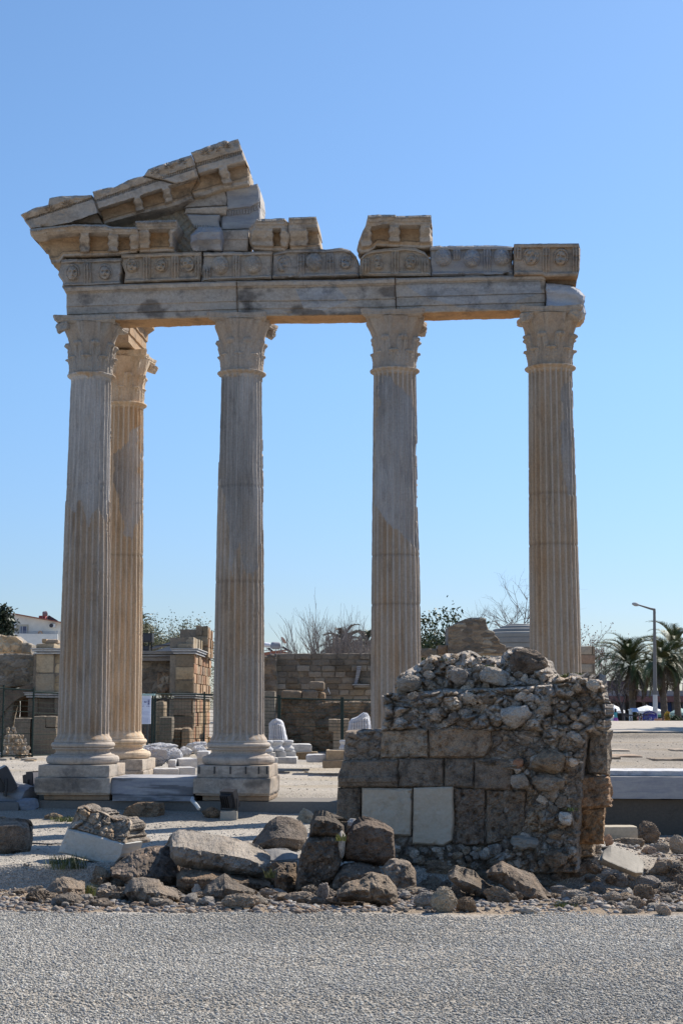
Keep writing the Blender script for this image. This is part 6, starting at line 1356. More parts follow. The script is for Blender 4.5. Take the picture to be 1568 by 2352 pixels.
# parasols
def parasol(px_, pyt, pyb, wpx, D, label, col):
    t = thing('parasol', gbase(px_, D, -.2), label, 'parasol', 'parasols on the restaurant terrace'); a = at(px_, pyt, D); b = at(px_, pyb, D); R = wpx/3450*D/2; n = 8; mb = MB()
    an = np.arange(n)*2*math.pi/n+.39; rings = [(0.02, a[2]), (R*.5, a[2]-(a[2]-b[2])*.42), (R, b[2]), (R, b[2]-.22)]
    add_lathe(mb, rings, n, (a[0], D, 0), col, False); mb.build('canopy', M_cloth, t)
    mb = MB(); add_tube(mb, [(a[0], D, -.2), (a[0], D, a[2]+.1)], .04, 6, (.5,.48,.45)); mb.build('pole', M_paint, t)
    for i in range(8):
        mb = MB(); a_ = an[i]; add_tube(mb, [(a[0], D, a[2]-.12), (a[0]+R*.95*math.cos(a_), D+R*.95*math.sin(a_), b[2]-.02)], .018, 4, (.55,.52,.48)); mb.build('rib', M_paint, t)
WH = (.86,.86,.84); GRNC = (.12,.27,.21)
parasol(*cE((660,1500))[0], cE((0,1575))[0][1], 290*.176, 143, 'white parasol above the woman with the bag', WH)
parasol(*cE((1090,1505))[0], cE((0,1580))[0][1], 440*.176, 128, 'large white parasol behind the street lamp', WH)
parasol(*cE((560,1585))[0], cE((0,1640))[0][1], 230*.176, 137, 'lower white parasol half hidden by the ruined pier', WH)
parasol(*cE((1520,1535))[0], cE((0,1600))[0][1], 260*.176, 126, 'pale green parasol at the right edge', (.35,.50,.44))
parasol(*cE((1290,1575))[0], cE((0,1625))[0][1], 300*.176, 134, 'dark green parasol behind the palm trunks', GRNC)
# signboard with a curved top
D = 99.0; sg = thing('signboard', gbase(1492, D, .0), 'purple signboard with a curved white-edged top in front of the street lamp', 'signboard'); p0, p1 = cE((1030,1725))[0], cE((1235,1725))[0]
x0, x1 = at(*p0, D)[0], at(*p1, D)[0]; z0 = at(*p0, D)[2]-1.0; zt = at(*cE((1130,1572))[0], D)[2]; n = 20; xs = np.linspace(x0, x1, n); w_ = x1-x0
top = zt-.13*((xs-(x0+x1)/2)/(w_/2))**2-.03*(np.abs(xs-(x0+x1)/2) > w_*.36)
def board(y0, y1, ins, col, nm, par):
    xs_ = x0+ins+(xs-x0)*(w_-2*ins)/w_; mb = MB(); add_prism(mb, [(x0+ins, z0+ins)]+[(x1-ins, z0+ins)]+[(a, b-ins) for a, b in zip(xs_[::-1], top[::-1])], y0, y1, col); return mb.build(nm, M_paint, par)
board(D, D+.06, 0, (.62,.60,.66), 'frame', sg); bd = board(D-.02, D-.004, .05, (.055,.045,.24), 'panel', sg)
for k in range(3):
    mb = MB(); xa = x0+.12+k*.34*w_/1.15; add_box(mb, xa, xa+.24, D-.035, D-.024, zt-1.15, zt-.38, (.10,.12,.42)); ph = mb.build('picture_strip', M_paint, bd)
r = np.random.default_rng(4); mb = MB()
for k in range(30): xa = x0+.12+(k % 3)*.34*w_/1.15+r.random()*.16; za = zt-1.1+r.random()*.65; add_box(mb, xa, xa+.04+.05*r.random(), D-.045-.001*k, D-.036-.001*k, za, za+.03+.05*r.random(), np.array([(.5,.5,.6), (.3,.25,.3), (.6,.55,.5), (.15,.2,.1)][k % 4]))
mb.build('pictures', M_paint, bd)
for k in range(12):
    f = (k-5.5)/5.5; xa = (x0+x1)/2+f*w_*.30; za = zt-.17-.06*f*f; mb = MB(); add_box(mb, xa-.022, xa+.022, D-.03, D-.0222, za-.03, za+.03, (.55,.5,.6)); mb.build('letter', M_paint, bd)
# white gatepost sign, planter, bush, flowers
mb = MB(); xa, xb, za, zb = px2(cE((868,1570))[0], cE((898,1740))[0], 101); add_box(mb, xa, xb, 101, 101.3, za-.8, zb, (.72,.73,.70)); add_box(mb, xa-.05, xb+.05, 100.95, 101.35, zb+.002, zb+.08, (.72,.73,.70)); tag(mb.build('white_post', M_paint), 'white post left of the purple signboard', 'post')
mb = MB(); xa, xb, za, zb = px2(cE((900,1570))[0], cE((990,1592))[0], 102); q = np.array([[xa,102,za],[xb,102,za],[xb+.1,103.2,zb+.12],[xa+.1,103.2,zb+.12]]); mb.add(np.concatenate([q, q+np.array([0,0,.03])]), BOXF, (.55,.6,.75)); aw = thing('stall_awning', q[0], 'small bluish awning beside the white post', 'awning'); mb.build('cloth', M_cloth, aw)
for xx in (xa, xb): mb = MB(); add_tube(mb, [(xx, 102, -.3), (xx, 102, za)], .03, 5, (.5,.5,.5)); mb.build('leg', M_paint, aw)
mb = MB(); c_ = at(*cE((1238,1700))[0], 97); add_lathe(mb, [(.17,-.9),(.20,-.3),(.25,.05),(.27,.09),(.25,.10),(.22,.05),(.02,.03)], 20, (c_[0], 97, c_[2]), (.45,.24,.17), True); tag(mb.build('planter', M_paint), 'terracotta planter at the foot of the purple signboard', 'planter')
def bush(name, px_, pyt, pyb, wpx, D, label, cols, size, seed, n=220):
    t = thing(name, gbase(px_, D, at(px_, pyb, D)[2]-.25), label, 'bush'); r = np.random.default_rng(seed); mb = MB(); c_ = at(px_, (pyt+pyb)/2, D); R = wpx/3450*D/2; h = (pyb-pyt)/3450*D/2; tips = []
    for k in range(n): d = r.normal(size=3); d /= np.linalg.norm(d); tips.append((c_+d*np.array([R, R, h*1.1])*r.uniform(.55, .95), None))
    leaves(mb, tips, r, 10, size, cols, size*.7); mb.build('foliage', M_leaf, t); mb = MB(); add_tube(mb, [c_-np.array([0,0,h*1.3]), c_], .05, 5, (.1,.08,.06)); mb.build('stem', M_bark, t)
bush('round_bush', *[cE((1475,1660))[0][k] for k in (0, 1)], cE((0,1755))[0][1], 145*.176, 90, 'round clipped green bush at the right edge of the path', [(.05,.07,.025), (.08,.10,.03), (.035,.05,.02)], .10, 1)
bush('flower_bush', *[cE((1358,1590))[0][k] for k in (0, 1)], cE((0,1715))[0][1], 45*.176, 98, 'yellow and orange flowers right of the planter', [(.55,.35,.03), (.12,.13,.03), (.5,.12,.05), (.45,.40,.04)], .08, 2, 90)
bush('flower_bush', *[cE((1335,1720))[0][k] for k in (0, 1)], cE((0,1755))[0][1], 35*.176, 92, 'low red flowers beside the round bush', [(.5,.04,.05), (.06,.07,.03)], .06, 3, 50)
bush('climbing_plant', *[cE((925,1600))[0][k] for k in (0, 1)], cE((0,1730))[0][1], 45*.176, 103, 'dark green climbing plant between the white post and the signboard', [(.04,.06,.02), (.07,.09,.03)], .10, 4, 120)
# people
def person(px_, pyh, D, h, label, top, skirt, hair, seed, bag=None, turn=0.0, long=True):
    hd = at(px_, pyh, D); zf = hd[2]-h; t = thing('person', (hd[0], D, zf), label, 'person'); s = h/1.65; c0 = np.array([hd[0], D, zf]); ct_, st_ = math.cos(turn), math.sin(turn)
    P = lambda x, y, z: c0+s*np.array([x*ct_-y*st_, x*st_+y*ct_, z])
    me = bpy.data.meshes.new('body'); J = []; E = []; Rr = []
    def j(x, y, z, r): J.append(P(x, y, z)-c0); Rr.append(r*s); return len(J)-1
    pel = j(0, 0, .92, .125); ab = j(0, -.01, 1.08, .105); ch = j(0, 0, 1.27, .125); nk = j(0, 0, 1.42, .05); h1 = j(0, -.02, 1.52, .085); h2 = j(0, -.015, 1.58, .08)
    E += [(pel, ab), (ab, ch), (ch, nk), (nk, h1), (h1, h2)]
    for sg_ in (-1, 1):
        sh_ = j(.16*sg_, 0, 1.36, .055); el = j(.23*sg_, .02, 1.10, .04); wr = j(.22*sg_, -.06, .88, .028); hn = j(.22*sg_, -.08, .79, .032); E += [(ch, sh_), (sh_, el), (el, wr), (wr, hn)]
        hp = j(.09*sg_, 0, .86, .085); kn = j(.10*sg_, -.02-.05*sg_, .48, .058); an_ = j(.10*sg_, .03-.06*sg_, .08, .038); to = j(.10*sg_, -.12-.06*sg_, .03, .03); E += [(pel, hp), (hp, kn), (kn, an_), (an_, to)]
    me.from_pydata([tuple(q) for q in J], E, []); o = bpy.data.objects.new('body', me); COL.objects.link(o); o.parent = t
    sk = o.modifiers.new('skin', 'SKIN'); o.modifiers.new('sub', 'SUBSURF').levels = 2; o.modifiers['sub'].render_levels = 2
    for i, rr_ in enumerate(Rr): me.skin_vertices[0].data[i].radius = (rr_, rr_)
    me.skin_vertices[0].data[0].use_root = True
    ms = plain('skin_%d' % seed, (.42,.27,.19), .6); me.materials.append(ms)
    a = np.arange(20)*2*math.pi/20
    def loft(rows, nm, col):
        mb = MB(); vs = []
        for (z, rx, ry, oy) in rows: vs.append(np.stack([P(rx*math.cos(q), ry*math.sin(q)+oy, z) for q in a]))
        mb.add(np.concatenate(vs), [grid_faces(20, len(rows), True)], col); return mb.build(nm, M_cloth, t, True)
    loft([(.90,.165,.13,0), (1.0,.15,.12,0), (1.10,.135,.11,-.01), (1.25,.165,.13,0), (1.36,.17,.10,0), (1.40,.09,.07,0)], 'top', top)
    loft([(.35,.27,.23,0), (.55,.24,.20,0), (.8,.19,.155,0), (.94,.15,.125,0)] if long else [(.45,.20,.17,0), (.7,.19,.16,0), (.94,.155,.13,0)], 'skirt', skirt)
    v, f = rock_shape(seed, 3, 0, 2, .03, 0, .05); mb = MB(); mb.add(P(0, .015, 1.57)+v*np.array([.105,.115,.125])*s, f, hair)
    if long: mb.add(P(0, .06, 1.44)+v*np.array([.085,.06,.14])*s, f, hair)
    mb.build('hair', M_cloth, t, True)
    mb = MB()
    for sg_ in (-1, 1): mb.add(P(.035*sg_, -.105, 1.545)+ico(1)[0]*.012*s, ico(1)[1], (.02,.02,.02))
    mb.build('eyes', M_paint, t); mb = MB(); mb.add(P(0, -.118, 1.515)+ico(1)[0]*np.array([.014,.022,.022])*s, ico(1)[1], (1,1,1)); mb.build('nose', ms, t)
    if bag is not None:
        v, f = rock_shape(seed+3, 3, .5, 3, .04, 0, .1); mb = MB(); c_ = P(.30, -.02, .62); mb.add(c_+v*np.array([.17,.08,.24])*s, f, bag); b = mb.build('carrier_bag', M_cloth, None, True); tag(b, 'white carrier bag held by the walking woman', 'bag')
        mb = MB(); add_tube(mb, [P(.26,-.03,.80), P(.23,-.05,.90), P(.2,-.03,.80)], .012, 5, bag); mb.build('handle', M_cloth, b)
px_, py_ = cE((683,1552))[0]; person(px_, py_, 131, 1.66, 'woman in a turquoise top and purple skirt walking away', (.10,.42,.48), (.36,.13,.42), (.03,.02,.018), 3, (.80,.80,.80), math.pi)
px_, py_ = cE((985,1605))[0]; person(px_, py_, 119, 1.68, 'distant person in a grey top left of the purple signboard', (.25,.27,.30), (.2,.2,.25), (.03,.02,.02), 4, None, .5, False)
px_, py_ = cE((1012,1612))[0]; person(px_, py_, 121, 1.62, 'distant person in a red top beside the purple signboard', (.5,.06,.07), (.12,.12,.15), (.03,.02,.02), 5, None, -.6, False)
px_, py_ = cE((955,1600))[0]; person(px_, py_, 116, 1.64, 'distant person in pink behind the small bluish awning', (.6,.22,.25), (.5,.2,.22), (.05,.03,.02), 6, None, .2, True)
# ------------------------------------------------------------------ fences
def fence_panel(pa, pb, Da, Db, ptop_a, ptop_b, zb, label, posts=(True, True), nrod=12, vert=False):
    a = at(pa, 1700, Da); b = at(pb, 1700, Db); za = at(pa, ptop_a, Da)[2]; zb_ = at(pb, ptop_b, Db)[2]
    t = thing('mesh_fence_panel', ((a[0]+b[0])/2, (a[1]+b[1])/2, zb), label, 'fence', 'green mesh fence panels')
    A0, A1 = np.array([a[0], a[1], zb]), np.array([a[0], a[1], za]); B0, B1 = np.array([b[0], b[1], zb]), np.array([b[0], b[1], zb_])
    mb = MB(); add_tube(mb, [A1, B1], .022, 8); mb.build('top_rail', M_green_metal, t)
    mb = MB(); add_tube(mb, [A0+(A1-A0)*.06, B0+(B1-B0)*.06], .02, 6); mb.build('bottom_rail', M_green_metal, t)
    mb = MB()
    for k in range(1, nrod):
        f = .06+.94*k/nrod; p, q = A0+(A1-A0)*f, B0+(B1-B0)*f; add_tube(mb, [p, q], .0055 if k % 4 else .010, 4, (1.3,1.2,1.1))
    n = int(np.linalg.norm(B0-A0)/.12)
    for k in range(1, n):
        f = k/n; p, q = A0+(B0-A0)*f, A1+(B1-A1)*f; add_tube(mb, [p+(q-p)*.06, q], .0016 if not vert else .0028, 3, (1.1,1.1,1.0))
    mb.build('mesh', M_green_metal, t)
    for P0, P1, on in ((A0, A1, posts[0]), (B0, B1, posts[1])):
        if on:
            mb = MB(); add_tube(mb, [P0-np.array([0,0,.25]), P1+np.array([0,0,.08])], .028, 8); mb.build('post', M_green_metal, t)
G44 = .08
fence_panel(.2197*-260, .2197*28, 43.0, 44.0, 1378+.2197*915, 1378+.2197*918, G44, 'fence panel cut off by the left edge', (False, True))
fence_panel(.2197*36, .2197*343, 44.0, 44.4, 1378+.2197*928, 1378+.2197*945, G44, 'fence panel left of the leftmost column with a stone pile behind', (False, True))
fence_panel(.2197*350, .2197*760, 44.4, 45.6, 1378+.2197*962, 1378+.2197*985, G44, 'fence panel passing behind the leftmost column', (False, False))
fence_panel(*[cM((x, 0))[0][0] for x in (60, 250)], 45.2, 45.4, *[cM((0, y))[0][1] for y in (1190, 1190)], G44, 'fence panel behind the information board', (False, True))
fence_panel(*[cM((x, 0))[0][0] for x in (286, 1000)], 45.4, 46.6, *[cM((0, y))[0][1] for y in (1180, 1185)], G44, 'fence panel in front of the ruined building', (True, True), 16, True)
fence_panel(cM((1005, 0))[0][0], cC((262, 0))[0][0], 46.6, 46.2, cM((0, 1185))[0][1], cC((0, 1212))[0][1], G44, 'fence panel passing behind the second column', (False, True), 16, True)
fence_panel(*[cC((x, 0))[0][0] for x in (284, 1160)], 46.2, 46.0, *[cC((0, y))[0][1] for y in (1222, 1246)], G44, 'fence panel before the brown wall between the second and third columns', (True, True), 16, True)
fence_panel(*[cC((x, 0))[0][0] for x in (1180, 1900)], 46.0, 46.0, *[cC((0, y))[0][1] for y in (1246, 1250)], G44, 'fence panel running behind the third column', (True, True), 16, True)
for k, (p, q) in enumerate((((-20,1652),(90,1702)), ((235,1652),(402,1702)))):
    mb = MB(); a, b = cL(p, q); xa, xb, za, zb = px2(a, b, 43.6); ashlar(mb, xa, xb, 43.4, 44.5, za-.1, zb, .15, .03, .01, k, None, (1.1,1.02,.92)); tag(mb.build('fence_block', M_conc), ['concrete fence foot at the left edge', 'concrete fence foot beside the stone pile'][k], 'fence foot', 'concrete fence feet')
mb = MB(); a, b = cL((255,1672), (365,1704)); xa, xb, za, zb = px2(a, b, 43.0); ashlar(mb, xa, xb, 43.0, 43.3, za, zb, .1, .03, .02, 3, None, (1.3,1.1,.85)); tag(mb.build('loose_brick', M_wall), 'low tan block in front of the concrete fence foot', 'stone block')
# pile of pale stones
r = np.random.default_rng(6); tm = []
for k in range(6):
    v, f = rock_shape(300+k, 3, .45, 7, .07, 0, .15); mb = MB(); mb.add(v, f, np.array([(1.75,1.6,1.4), (2.0,1.9,1.75), (1.5,1.3,1.05)][k % 3])); o = mb.build('t', M_rock, world=False); tm.append(o.data); bpy.data.objects.remove(o)
lv = 9; x0, x1, z0, z1 = px2(cL((15,1357))[0], cL((290,1700))[0], 44.9)
for i in range(lv):
    f = i/(lv-1); w0 = x0+.15*f; w1 = x1-.45*f**2; n = 7 if i < 6 else (5 if i < 8 else 2)
    for k in range(n):
        xx = w0+(w1-w0)*(k+.5)/n+r.normal()*.03; s = (w1-w0)/n*.62
        for dy in ((0, .5) if i < 7 else (.2,)):
            o = bpy.data.objects.new('pile_stone', tm[int(r.integers(0, 6))]); COL.objects.link(o); o.location = (xx, 44.9+dy+r.normal()*.05, z0+(z1-z0)*(f*.93)+.08); o.scale = (s, s*.9, (z1-z0)/lv*.62); o.rotation_euler = (r.normal()*.12, r.normal()*.2, r.normal()*.5)
            tag(o, 'pale rubble stone in the neat pile behind the left fence', 'stone', 'pale stones stacked behind the left fence')
# information board
D = 44.6; ib = thing('information_board', at(335, 1700, D), 'bluish white information board with plans and text behind the golden column', 'information board'); xa, xb, za, zb = px2(cM((20,1205))[0], cM((228,1615))[0], D)
mb = MB(); add_box(mb, xa, xb, D, D+.04, za, zb, (.62,.68,.82)); pn = mb.build('panel', M_paint, ib); mb = MB(); add_box(mb, xa-.05, xb+.12, D-.03, D+.06, zb+.003, zb+.06, (.35,.5,.48)); mb.build('top_strip', M_paint, ib)
for xx in (xa+.1, xb-.1): mb = MB(); add_tube(mb, [(xx, D+.08, -.2), (xx, D+.08, zb)], .03, 6, (.05,.06,.06)); mb.build('post', M_paint, ib)
mb = MB(); w_ = xb-xa; h_ = zb-za; r = np.random.default_rng(8)
def mark(u0, u1, v0, v1, c=(.08,.10,.30)): add_box(mb, xa+w_*u0, xa+w_*u1, D-.008, D-.002, zb-h_*v1, zb-h_*v0, c)
for u0, u1, v0, v1 in ((.28,.32,.06,.16),(.28,.40,.06,.075),(.36,.40,.06,.14),(.26,.29,.20,.36),(.26,.34,.34,.36),(.56,.60,.18,.24),(.66,.70,.18,.24),(.56,.70,.235,.25),(.80,.83,.14,.32),(.86,.90,.14,.32),(.80,.90,.20,.215),(.80,.90,.27,.285),(.44,.47,.36,.39),(.50,.53,.355,.38),(.72,.75,.36,.39),(.80,.83,.36,.39),(.86,.89,.36,.39)): mark(u0, u1, v0, v1)
for k in range(3): mark(.24, .92, .12+.09*k, .124+.09*k, (.3,.35,.6))
for k in range(13):
    v0 = .47+k*.04
    if k in (1, 6): continue
    mark(.24, .5 if k in (0, 7) else .84+.06*r.random(), v0, v0+.010, (.25,.25,.42) if k in (0, 7) else (.42,.46,.62))
mb.build('writing', M_paint, pn)
# black floodlight boxes on the cornice
fb = thing('floodlight_mast', at(338, 1480, 51), 'black box floodlight on a frame above the moulded cornice', 'floodlight')
for p, q, yw in (((92,295),(250,430),.0), ((105,480),(210,556),.1)):
    a, b = cM(p, q); xa, xb, za, zb = px2(a, b, 51.2); mb = MB(); ashlar(mb, xa, xb, 51.2, 51.8, za, zb, .3, .02, 0, 1); hb = mb.build('lamp_box', M_black, fb); mb = MB(); add_box(mb, xa+.05, xb-.05, 51.185, 51.197, za+.05, zb-.05, (1.6,1.6,1.8)); mb.build('glass', M_black, hb)
mb = MB()
for xx in (80, 120, 205, 240): a, b = cM((xx, 420), (xx, 600)); add_tube(mb, [at(*a, 51.5), at(*b, 51.5)], .025, 5)
a, b = cM((75, 470), (600, 480)); add_tube(mb, [at(*a, 51.5), at(*b, 51.5)], .015, 5); mb.build('frame', M_black, fb)

# ------------------------------------------------------------------ white marble pieces behind the podium
MG_ = 'marble fragments behind the podium'
def chunk(p, q, D, label, seed, blocky=.6, tint=(1,1,1), mat=None, rough=.09, deep=.8, cat='marble fragment', tilt=0.0, chops=14):
    x0, x1, za, zb = px2(p, q, D); v, f = rock_shape(seed, 5, blocky, chops, rough, 0, .2); v = v@rotm(0, tilt, 0).T; v = v/np.abs(v).max(0)
    s = np.array([(x1-x0)/2, deep*((x1-x0)*.25+(zb-za)*.35), (zb-za)/2]); c_ = np.array([(x0+x1)/2, D+s[1]*.5, (za+zb)/2]); mb = MB(); mb.add(v*s+c_, f, tint); tag(mb.build('marble_fragment', mat or M_white), label, cat, MG_)
def mblock(p, q, D, dep, label, tint=(1,1,1), mat=None, seed=0, chip=.3, name='marble_block', rz=0.0):
    x0, x1, za, zb = px2(p, q, D); cx = (x0+x1)/2; Rm = rotm(0, 0, rz); M = (lambda v: (v-np.array([cx, D, 0]))@Rm.T+np.array([cx, D, 0]))
    mb = MB(); ashlar(mb, x0, x1, D, D+dep, za-.03, zb, .06, .02, .012, seed, M, tint, chip=chip); tag(mb.build(name, mat or M_white), label, 'marble block', MG_)
DM = 34.5
chunk(*cM((30,1940),(520,2265)), DM, 'large dark-veined marble fragment with a jagged right end beside the golden column', 5, .6, (.80,.82,.86), M_blue)
chunk(*cM((110,1880),(620,2010)), DM+1.0, 'sloping pale marble fragment lying behind the dark-veined one', 6, .3, tilt=.1)
chunk(*cM((370,1955),(695,2240)), DM+.5, 'big white rounded marble fragment in the middle of the heap', 7, .35)
chunk(*cM((600,1935),(840,2120)), DM+.8, 'white marble piece sloping down to the right in the heap', 8, .3, tilt=.55)
chunk(*cM((815,1915),(1040,2110)), DM+.9, 'white marble lump left of the second column base', 9, .2)
chunk(*cM((730,1870),(1080,2000)), DM+2.0, 'pale marble slab behind the white lump near the second column', 10, .5, tilt=-.15)
mblock(*cM((480,2135),(592,2262)), DM-.1, .5, 'squared end of white marble at the middle of the heap', seed=1)
mblock(*cM((640,2115),(912,2240)), DM+.1, .6, 'white marble block with a sunlit right face left of the second plinth', seed=2, rz=.35)
mblock(*cM((900,2008),(1068,2095)), DM+.4, .5, 'rounded white moulding block behind the second column base', seed=3)
mblock(*cM((265,2262),(650,2340)), DM-.8, .6, 'flat white marble slab at the front of the heap', seed=4, rz=.2)
mblock(*cM((650,2245),(880,2345)), DM-.6, .6, 'flat white marble block under the heap left of the second plinth', seed=5, rz=.3)
mblock(*cM((895,2095),(1040,2215)), DM+.6, .5, 'small white marble block touching the second column base', seed=6)
# three white column bases on blocks, with a fluted drum on top
def small_base(xc, yt, yb, wpx, D, label):
    a, b = at(xc, yt, D), at(xc, yb, D); R = wpx/3450*D/2; h = a[2]-b[2]; mb = MB(); pr = [(.80,0),(.95,.03),(1.0,.16),(.96,.30),(.82,.36),(.66,.48),(.66,.60),(.78,.70),(.88,.76),(.92,.86),(.88,.97),(.6,1.0)]
    add_lathe(mb, [(x*R, b[2]+z*h) for x, z in pr], 48, (a[0], D+R, 0)); v = mb.v[0]; mb.v[0] = v+.012*np.stack([fbm(v*5, 3, 1), fbm(v*5+9, 3, 2), 0*v[:,0]], 1); tag(mb.build('small_column_base', M_white, smooth=True), label, 'column base', 'small white column bases')
for k, (xc, yt, yb, w, p, q, D, l1, l2) in enumerate(((85,1825,1995,200,(30,1995),(222,2090),38.0,'white column base nearest the second column','white cube under the column base nearest the second column'), (225,1825,1985,240,(220,1985),(375,2075),38.4,'white column base in the middle of three','white cube under the middle column base'), (375,1822,1975,215,(372,1975),(512,2060),38.8,'white column base on the right of three','white cube under the right column base'))):
    xc_, yt_ = cC((xc, yt))[0]; yb_ = cC((xc, yb))[0][1]; small_base(xc_, yt_, yb_, w*.16111, D, l1); a, b = cC(p, q); mblock(a, b, D+.05, .6, l2, (.98,.97,.94), seed=k+20, chip=.1, rz=.1)
mblock(*cC((60,2075),(250,2140)), 37.8, .9, 'long white step block under the left column base', (.98,.97,.94), seed=31, chip=.1)
mblock(*cC((245,2065),(525,2142)), 38.1, .9, 'long white step block under the other two column bases', (.98,.97,.94), seed=32, chip=.1)
def drum(P_, B_, D, label, seed):
    n = 9
    relief('drum_fragment', P_, B_, lambda S, T, PX, PY: .35*np.sqrt(np.clip(1-(2*S-1)**2, 0, 1))+.05*np.abs(np.cos(S*n*math.pi))*(T < .75), .1, .5, M_blue, fr=FR(D), worn=1.0, step=1.2, seed=seed, tint=(1.15,1.15,1.15), label=label, cat='drum fragment', group='fluted drum fragments')
drum(cC((128,1580),(170,1535),(235,1510),(300,1545),(335,1600)), cC((125,1820),(385,1820)), 39.2, 'broken fluted drum standing on the small white column bases', 3)
drum(cC((1265,1580),(1300,1530),(1400,1490),(1480,1430),(1525,1440),(1560,1500)), cC((1245,1700),(1580,1700)), 38.5, 'broken fluted drum leaning beside the third column', 4)
mblock(*cC((430,1880),(737,1995)), 39.5, .8, 'long white marble block right of the small column bases', (1.05,1.02,.96), seed=41, rz=.08)
mblock(*cC((515,1992),(815,2085)), 39.3, .9, 'low brown stone slab under the long white marble block', (.85,.72,.55), M_wall, 42)
mblock(*cC((655,2030),(942,2122)), 37.6, .8, 'flat white marble slab lying on the ground left of the tan block', (1,.98,.95), seed=43, chip=.6)
mblock(*cC((940,1965),(1260,2115)), 37.4, .8, 'tan block stacked behind the ruined pier, upper of two', (1.5,1.25,.95), M_wall, 44)
mblock(*cC((890,2112),(1260,2205)), 37.2, .9, 'brown lower block stacked behind the ruined pier', (1.0,.85,.66), M_wall, 45)
small_base(*cC((1185,1820))[0], cC((0,1962))[0][1], 120*.16111, 41.0, 'small white column base in front of the right fence post')
# earthy lumps on the gravel
for k, (p, q) in enumerate((((620,2265),(690,2285)), ((600,2245),(650,2262)))):
    chunk(*cC(p, q), 34.0, ['small flat stone on the gravel right of the second plinth', 'second small stone on the gravel right of the second plinth'][k], 60+k, .2, (.7,.62,.5), M_rock, cat='stone')

# ------------------------------------------------------------------ floodlights before the podium
def floodlight(c, s, az, tilt, label, base=None):
    t = thing('floodlight', c, label, 'floodlight', 'ground floodlights'); Rm = rotm(tilt, 0, 0); R2 = rotm(0, 0, az); M = lambda v: (np.asarray(v)*s)@Rm.T@R2.T+np.array(c)+np.array([0, 0, .22*s/1.0])
    mb = MB(); add_prism(mb, [(-.16,-.18),(.16,-.18),(.16,.18),(-.16,.18)], -.10, .05, (1.3,1.3,1.35), M); add_prism(mb, [(-.12,-.13),(.12,-.13),(.12,.13),(-.12,.13)], .05, .13, (1.1,1.1,1.1), M); hs_ = mb.build('housing', M_black, t)
    mb = MB(); add_box(mb, -.135, .135, -.112, -.101, -.155, .155, (8,8,8.5), M); mb.build('glass', M_black, hs_)
    for k in range(5): mb = MB(); add_box(mb, -.11+.05*k, -.10+.05*k, .13, .17, -.12, .12, (1,1,1), M); mb.build('cooling_fin', M_black, hs_)
    mb = MB(); c0 = np.array(c)
    for sg_ in (-1, 1): d = R2@np.array([.19*sg_*s, 0, 0]); add_tube(mb, [c0+d, c0+d+np.array([0,0,.24*s])], .02*s, 5)
    d = R2@np.array([.19*s, 0, 0]); add_tube(mb, [c0-d, c0+d], .02*s, 5); mb.build('bracket', M_black, t)
a = cC((0,0)); q6 = lambda x, y: (367.5+.3662*x, 1808.6+.3662*y)
Yf = ground_hit(*q6(430,205)); cb = at(*q6(430,205), Yf); tpz = at(*q6(430,148), Yf)[2]
hw = 54*.3662/3450*Yf; mb = MB(); ashlar(mb, cb[0]-hw, cb[0]+hw, Yf, Yf+2*hw, cb[2]-.05, tpz, .08, .02, .006, 2, None, (1.35,1.28,1.15)); tag(mb.build('concrete_block', M_conc), 'pale concrete cube under the floodlight before the second plinth', 'concrete base')
floodlight((cb[0], Yf+hw, tpz), .95, 2.6, -.35, 'dark floodlight with a pale front on a pale concrete cube before the second plinth')
q5 = lambda x, y: (.2563*x, 1745.4+.2563*y)
Yf = ground_hit(*q5(40,458)); cb = at(*q5(30,458), Yf); tpz = at(*q5(30,378), Yf)[2]
mb = MB(); ashlar(mb, cb[0]-.34, cb[0]+.30, Yf, Yf+.4, cb[2]-.05, tpz, .1, .02, .006, 3, None, (.6,.6,.62)); tag(mb.build('concrete_block', M_conc), 'dark concrete block under the floodlight at the left edge', 'concrete base')
floodlight((cb[0]-.05, Yf+.3, tpz+.12), 1.35, 1.9, -.5, 'large black floodlight at the left edge tilted upwards')
p_ = at(*q5(292,275), 30.6); floodlight((p_[0], 30.6, p_[2]), .95, 1.2, -.1, 'black floodlight at the left side of the first plinth')
mb = MB(); add_box(mb, p_[0]-.28, p_[0]+.45, 30.3, 30.9, p_[2]-.25, p_[2]-.01, (1.1,1.05,.98)); tag(mb.build('concrete_block', M_conc), 'flat concrete slab under the floodlight beside the first plinth', 'concrete base')
# hose at the foundation, cable on the gravel
pts = [at(*q6(x, y), Yq) for x, y, Yq in ((205,68,28.95), (200,80,28.8), (215,95,28.7), (232,115,28.6), (245,135,28.55))]; mb = MB(); add_tube(mb, pts, .035, 8, (.42,.46,.47)); tag(mb.build('grey_pipe', M_paint), 'bent grey pipe coming out between the slab and the second plinth', 'pipe')
pts = []
for x in np.linspace(250, 560, 14): Yg = ground_hit(*q5(x, 765-4*math.sin(x/40))); w = at(*q5(x, 765), Yg); pts.append((w[0], Yg, float(gz(w[0], Yg))+.02))
mb = MB(); add_tube(mb, pts, .012, 6, (.5,.5,.5)); tag(mb.build('cable', M_black), 'dark cable on the gravel left of the toppled masonry block', 'cable')

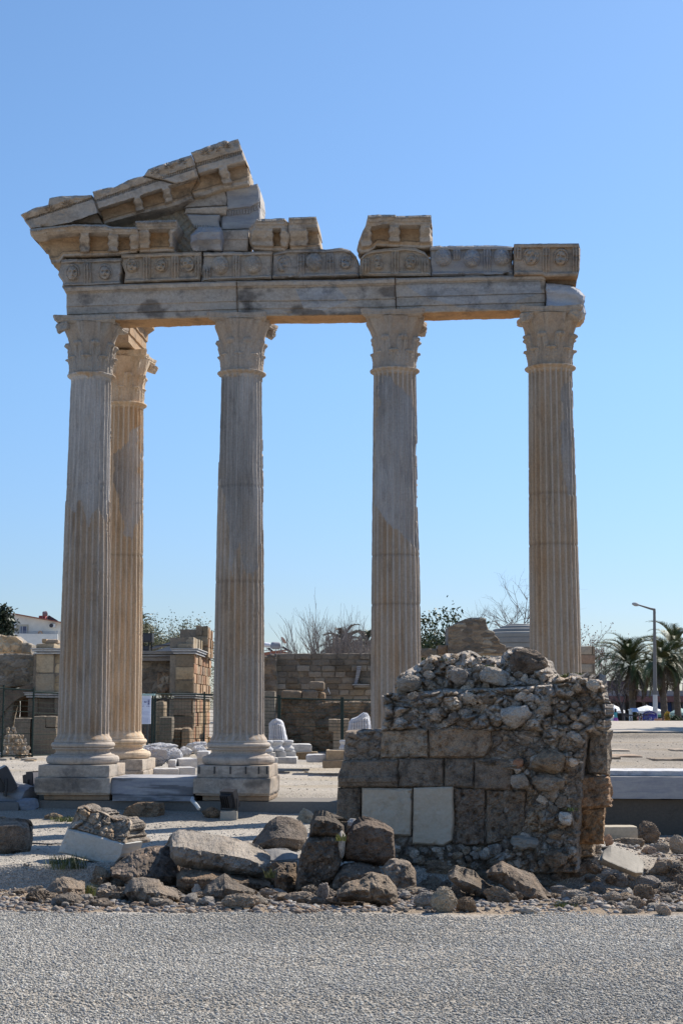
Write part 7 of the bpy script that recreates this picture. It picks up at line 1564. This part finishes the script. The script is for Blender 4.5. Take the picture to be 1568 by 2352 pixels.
# ------------------------------------------------------------------ right side: marble beam over the pit
bt = thing('marble_beam', uv(14.0, -.4, .3), 'long blue-grey marble beam bridging the pit at the lower right', 'marble beam')
zt_ = at(1500, 1783, 29.0)[2]
def beamM(p): return UVM(p)
mb = MB(); ashlar(mb, 10.2, 17.5, -.62, .02, zt_-.42, zt_-.004, .10, .012, .006, 3, UVM, (.86,.84,.81), chip=.3); mb.build('face', M_blue, bt)
mb = MB(); ashlar(mb, 10.2, 17.5, -.45, .75, zt_, zt_+.10, .10, .015, .008, 4, UVM, (1.0,1.0,1.0)); mb.build('top_slab', M_white, bt)
mb = MB(); ashlar(mb, 9.7, 18, -.47, .3, -1.1, zt_-.43, .15, .02, .02, 5, UVM, (.42,.37,.32)); 
tag(mb.build('pit_wall', M_conc), 'dark earth-stained wall of the pit under the marble beam', 'retaining wall')
for k, (u_, w_) in enumerate(((12.35, .10), (12.62, .12), (14.2, .16))):
    mb = MB(); ashlar(mb, u_-w_, u_+w_, -.56, -.475, zt_-.85+.4*(k == 1), zt_-.43, .1, .01, .01, k, UVM, (.35,.24,.17)); tag(mb.build('timber_prop', M_wall), ['longer rusty brown prop under the marble beam', 'shorter rusty brown prop under the marble beam', 'wide brown prop under the marble beam at the right edge'][k], 'prop', 'props under the marble beam')
q8 = lambda x, y: (1263+.1944*x, 1722.5+.1944*y)
x0, x1, za, zb = px2(q8(560, 905), q8(1040, 1062), 24.6); mb = MB(); ashlar(mb, x0, x1, 24.6, 25.0, za, zb, .08, .03, .01, 6, None, (1.5,1.36,1.12)); tag(mb.build('concrete_post', M_conc), 'pale square concrete post lying in the pit behind the ruined pier', 'concrete post')
# slabs on the gravel further back on the right
for k, (p, q, D, t, l) in enumerate((((700,100),(1100,182),34.5,(1.25,1.05,.9),'long tan stone slab on the gravel above the marble beam'), ((705,72),(950,84),37,(1.5,1.4,1.3),'thin pale slab just behind the long tan slab'), ((1225,160),(1640,222),33.5,(.95,.85,.75),'low crumbling stone line near the right edge'), ((1470,72),(1640,92),37,(1.3,1.2,1.1),'thin slab on the gravel at the right edge'), ((700,160),(840,186),34.0,(.95,.86,.76),'small rubble patch before the long tan slab'))):
    x0, x1, za, zb = px2(q8(*p), q8(*q), D); mb = MB(); xm = (x0+x1)/2; zg_ = float(gz(xm, D)); ashlar(mb, x0, x1, D, D+.9, zg_-.06, max(zb, zg_+.05), .07, .03, .03 if k in (2, 4) else .012, k+8, None, t, chip=.5); tag(mb.build('ground_slab', M_wall), l, 'stone slab', 'slabs on the gravel at the right')
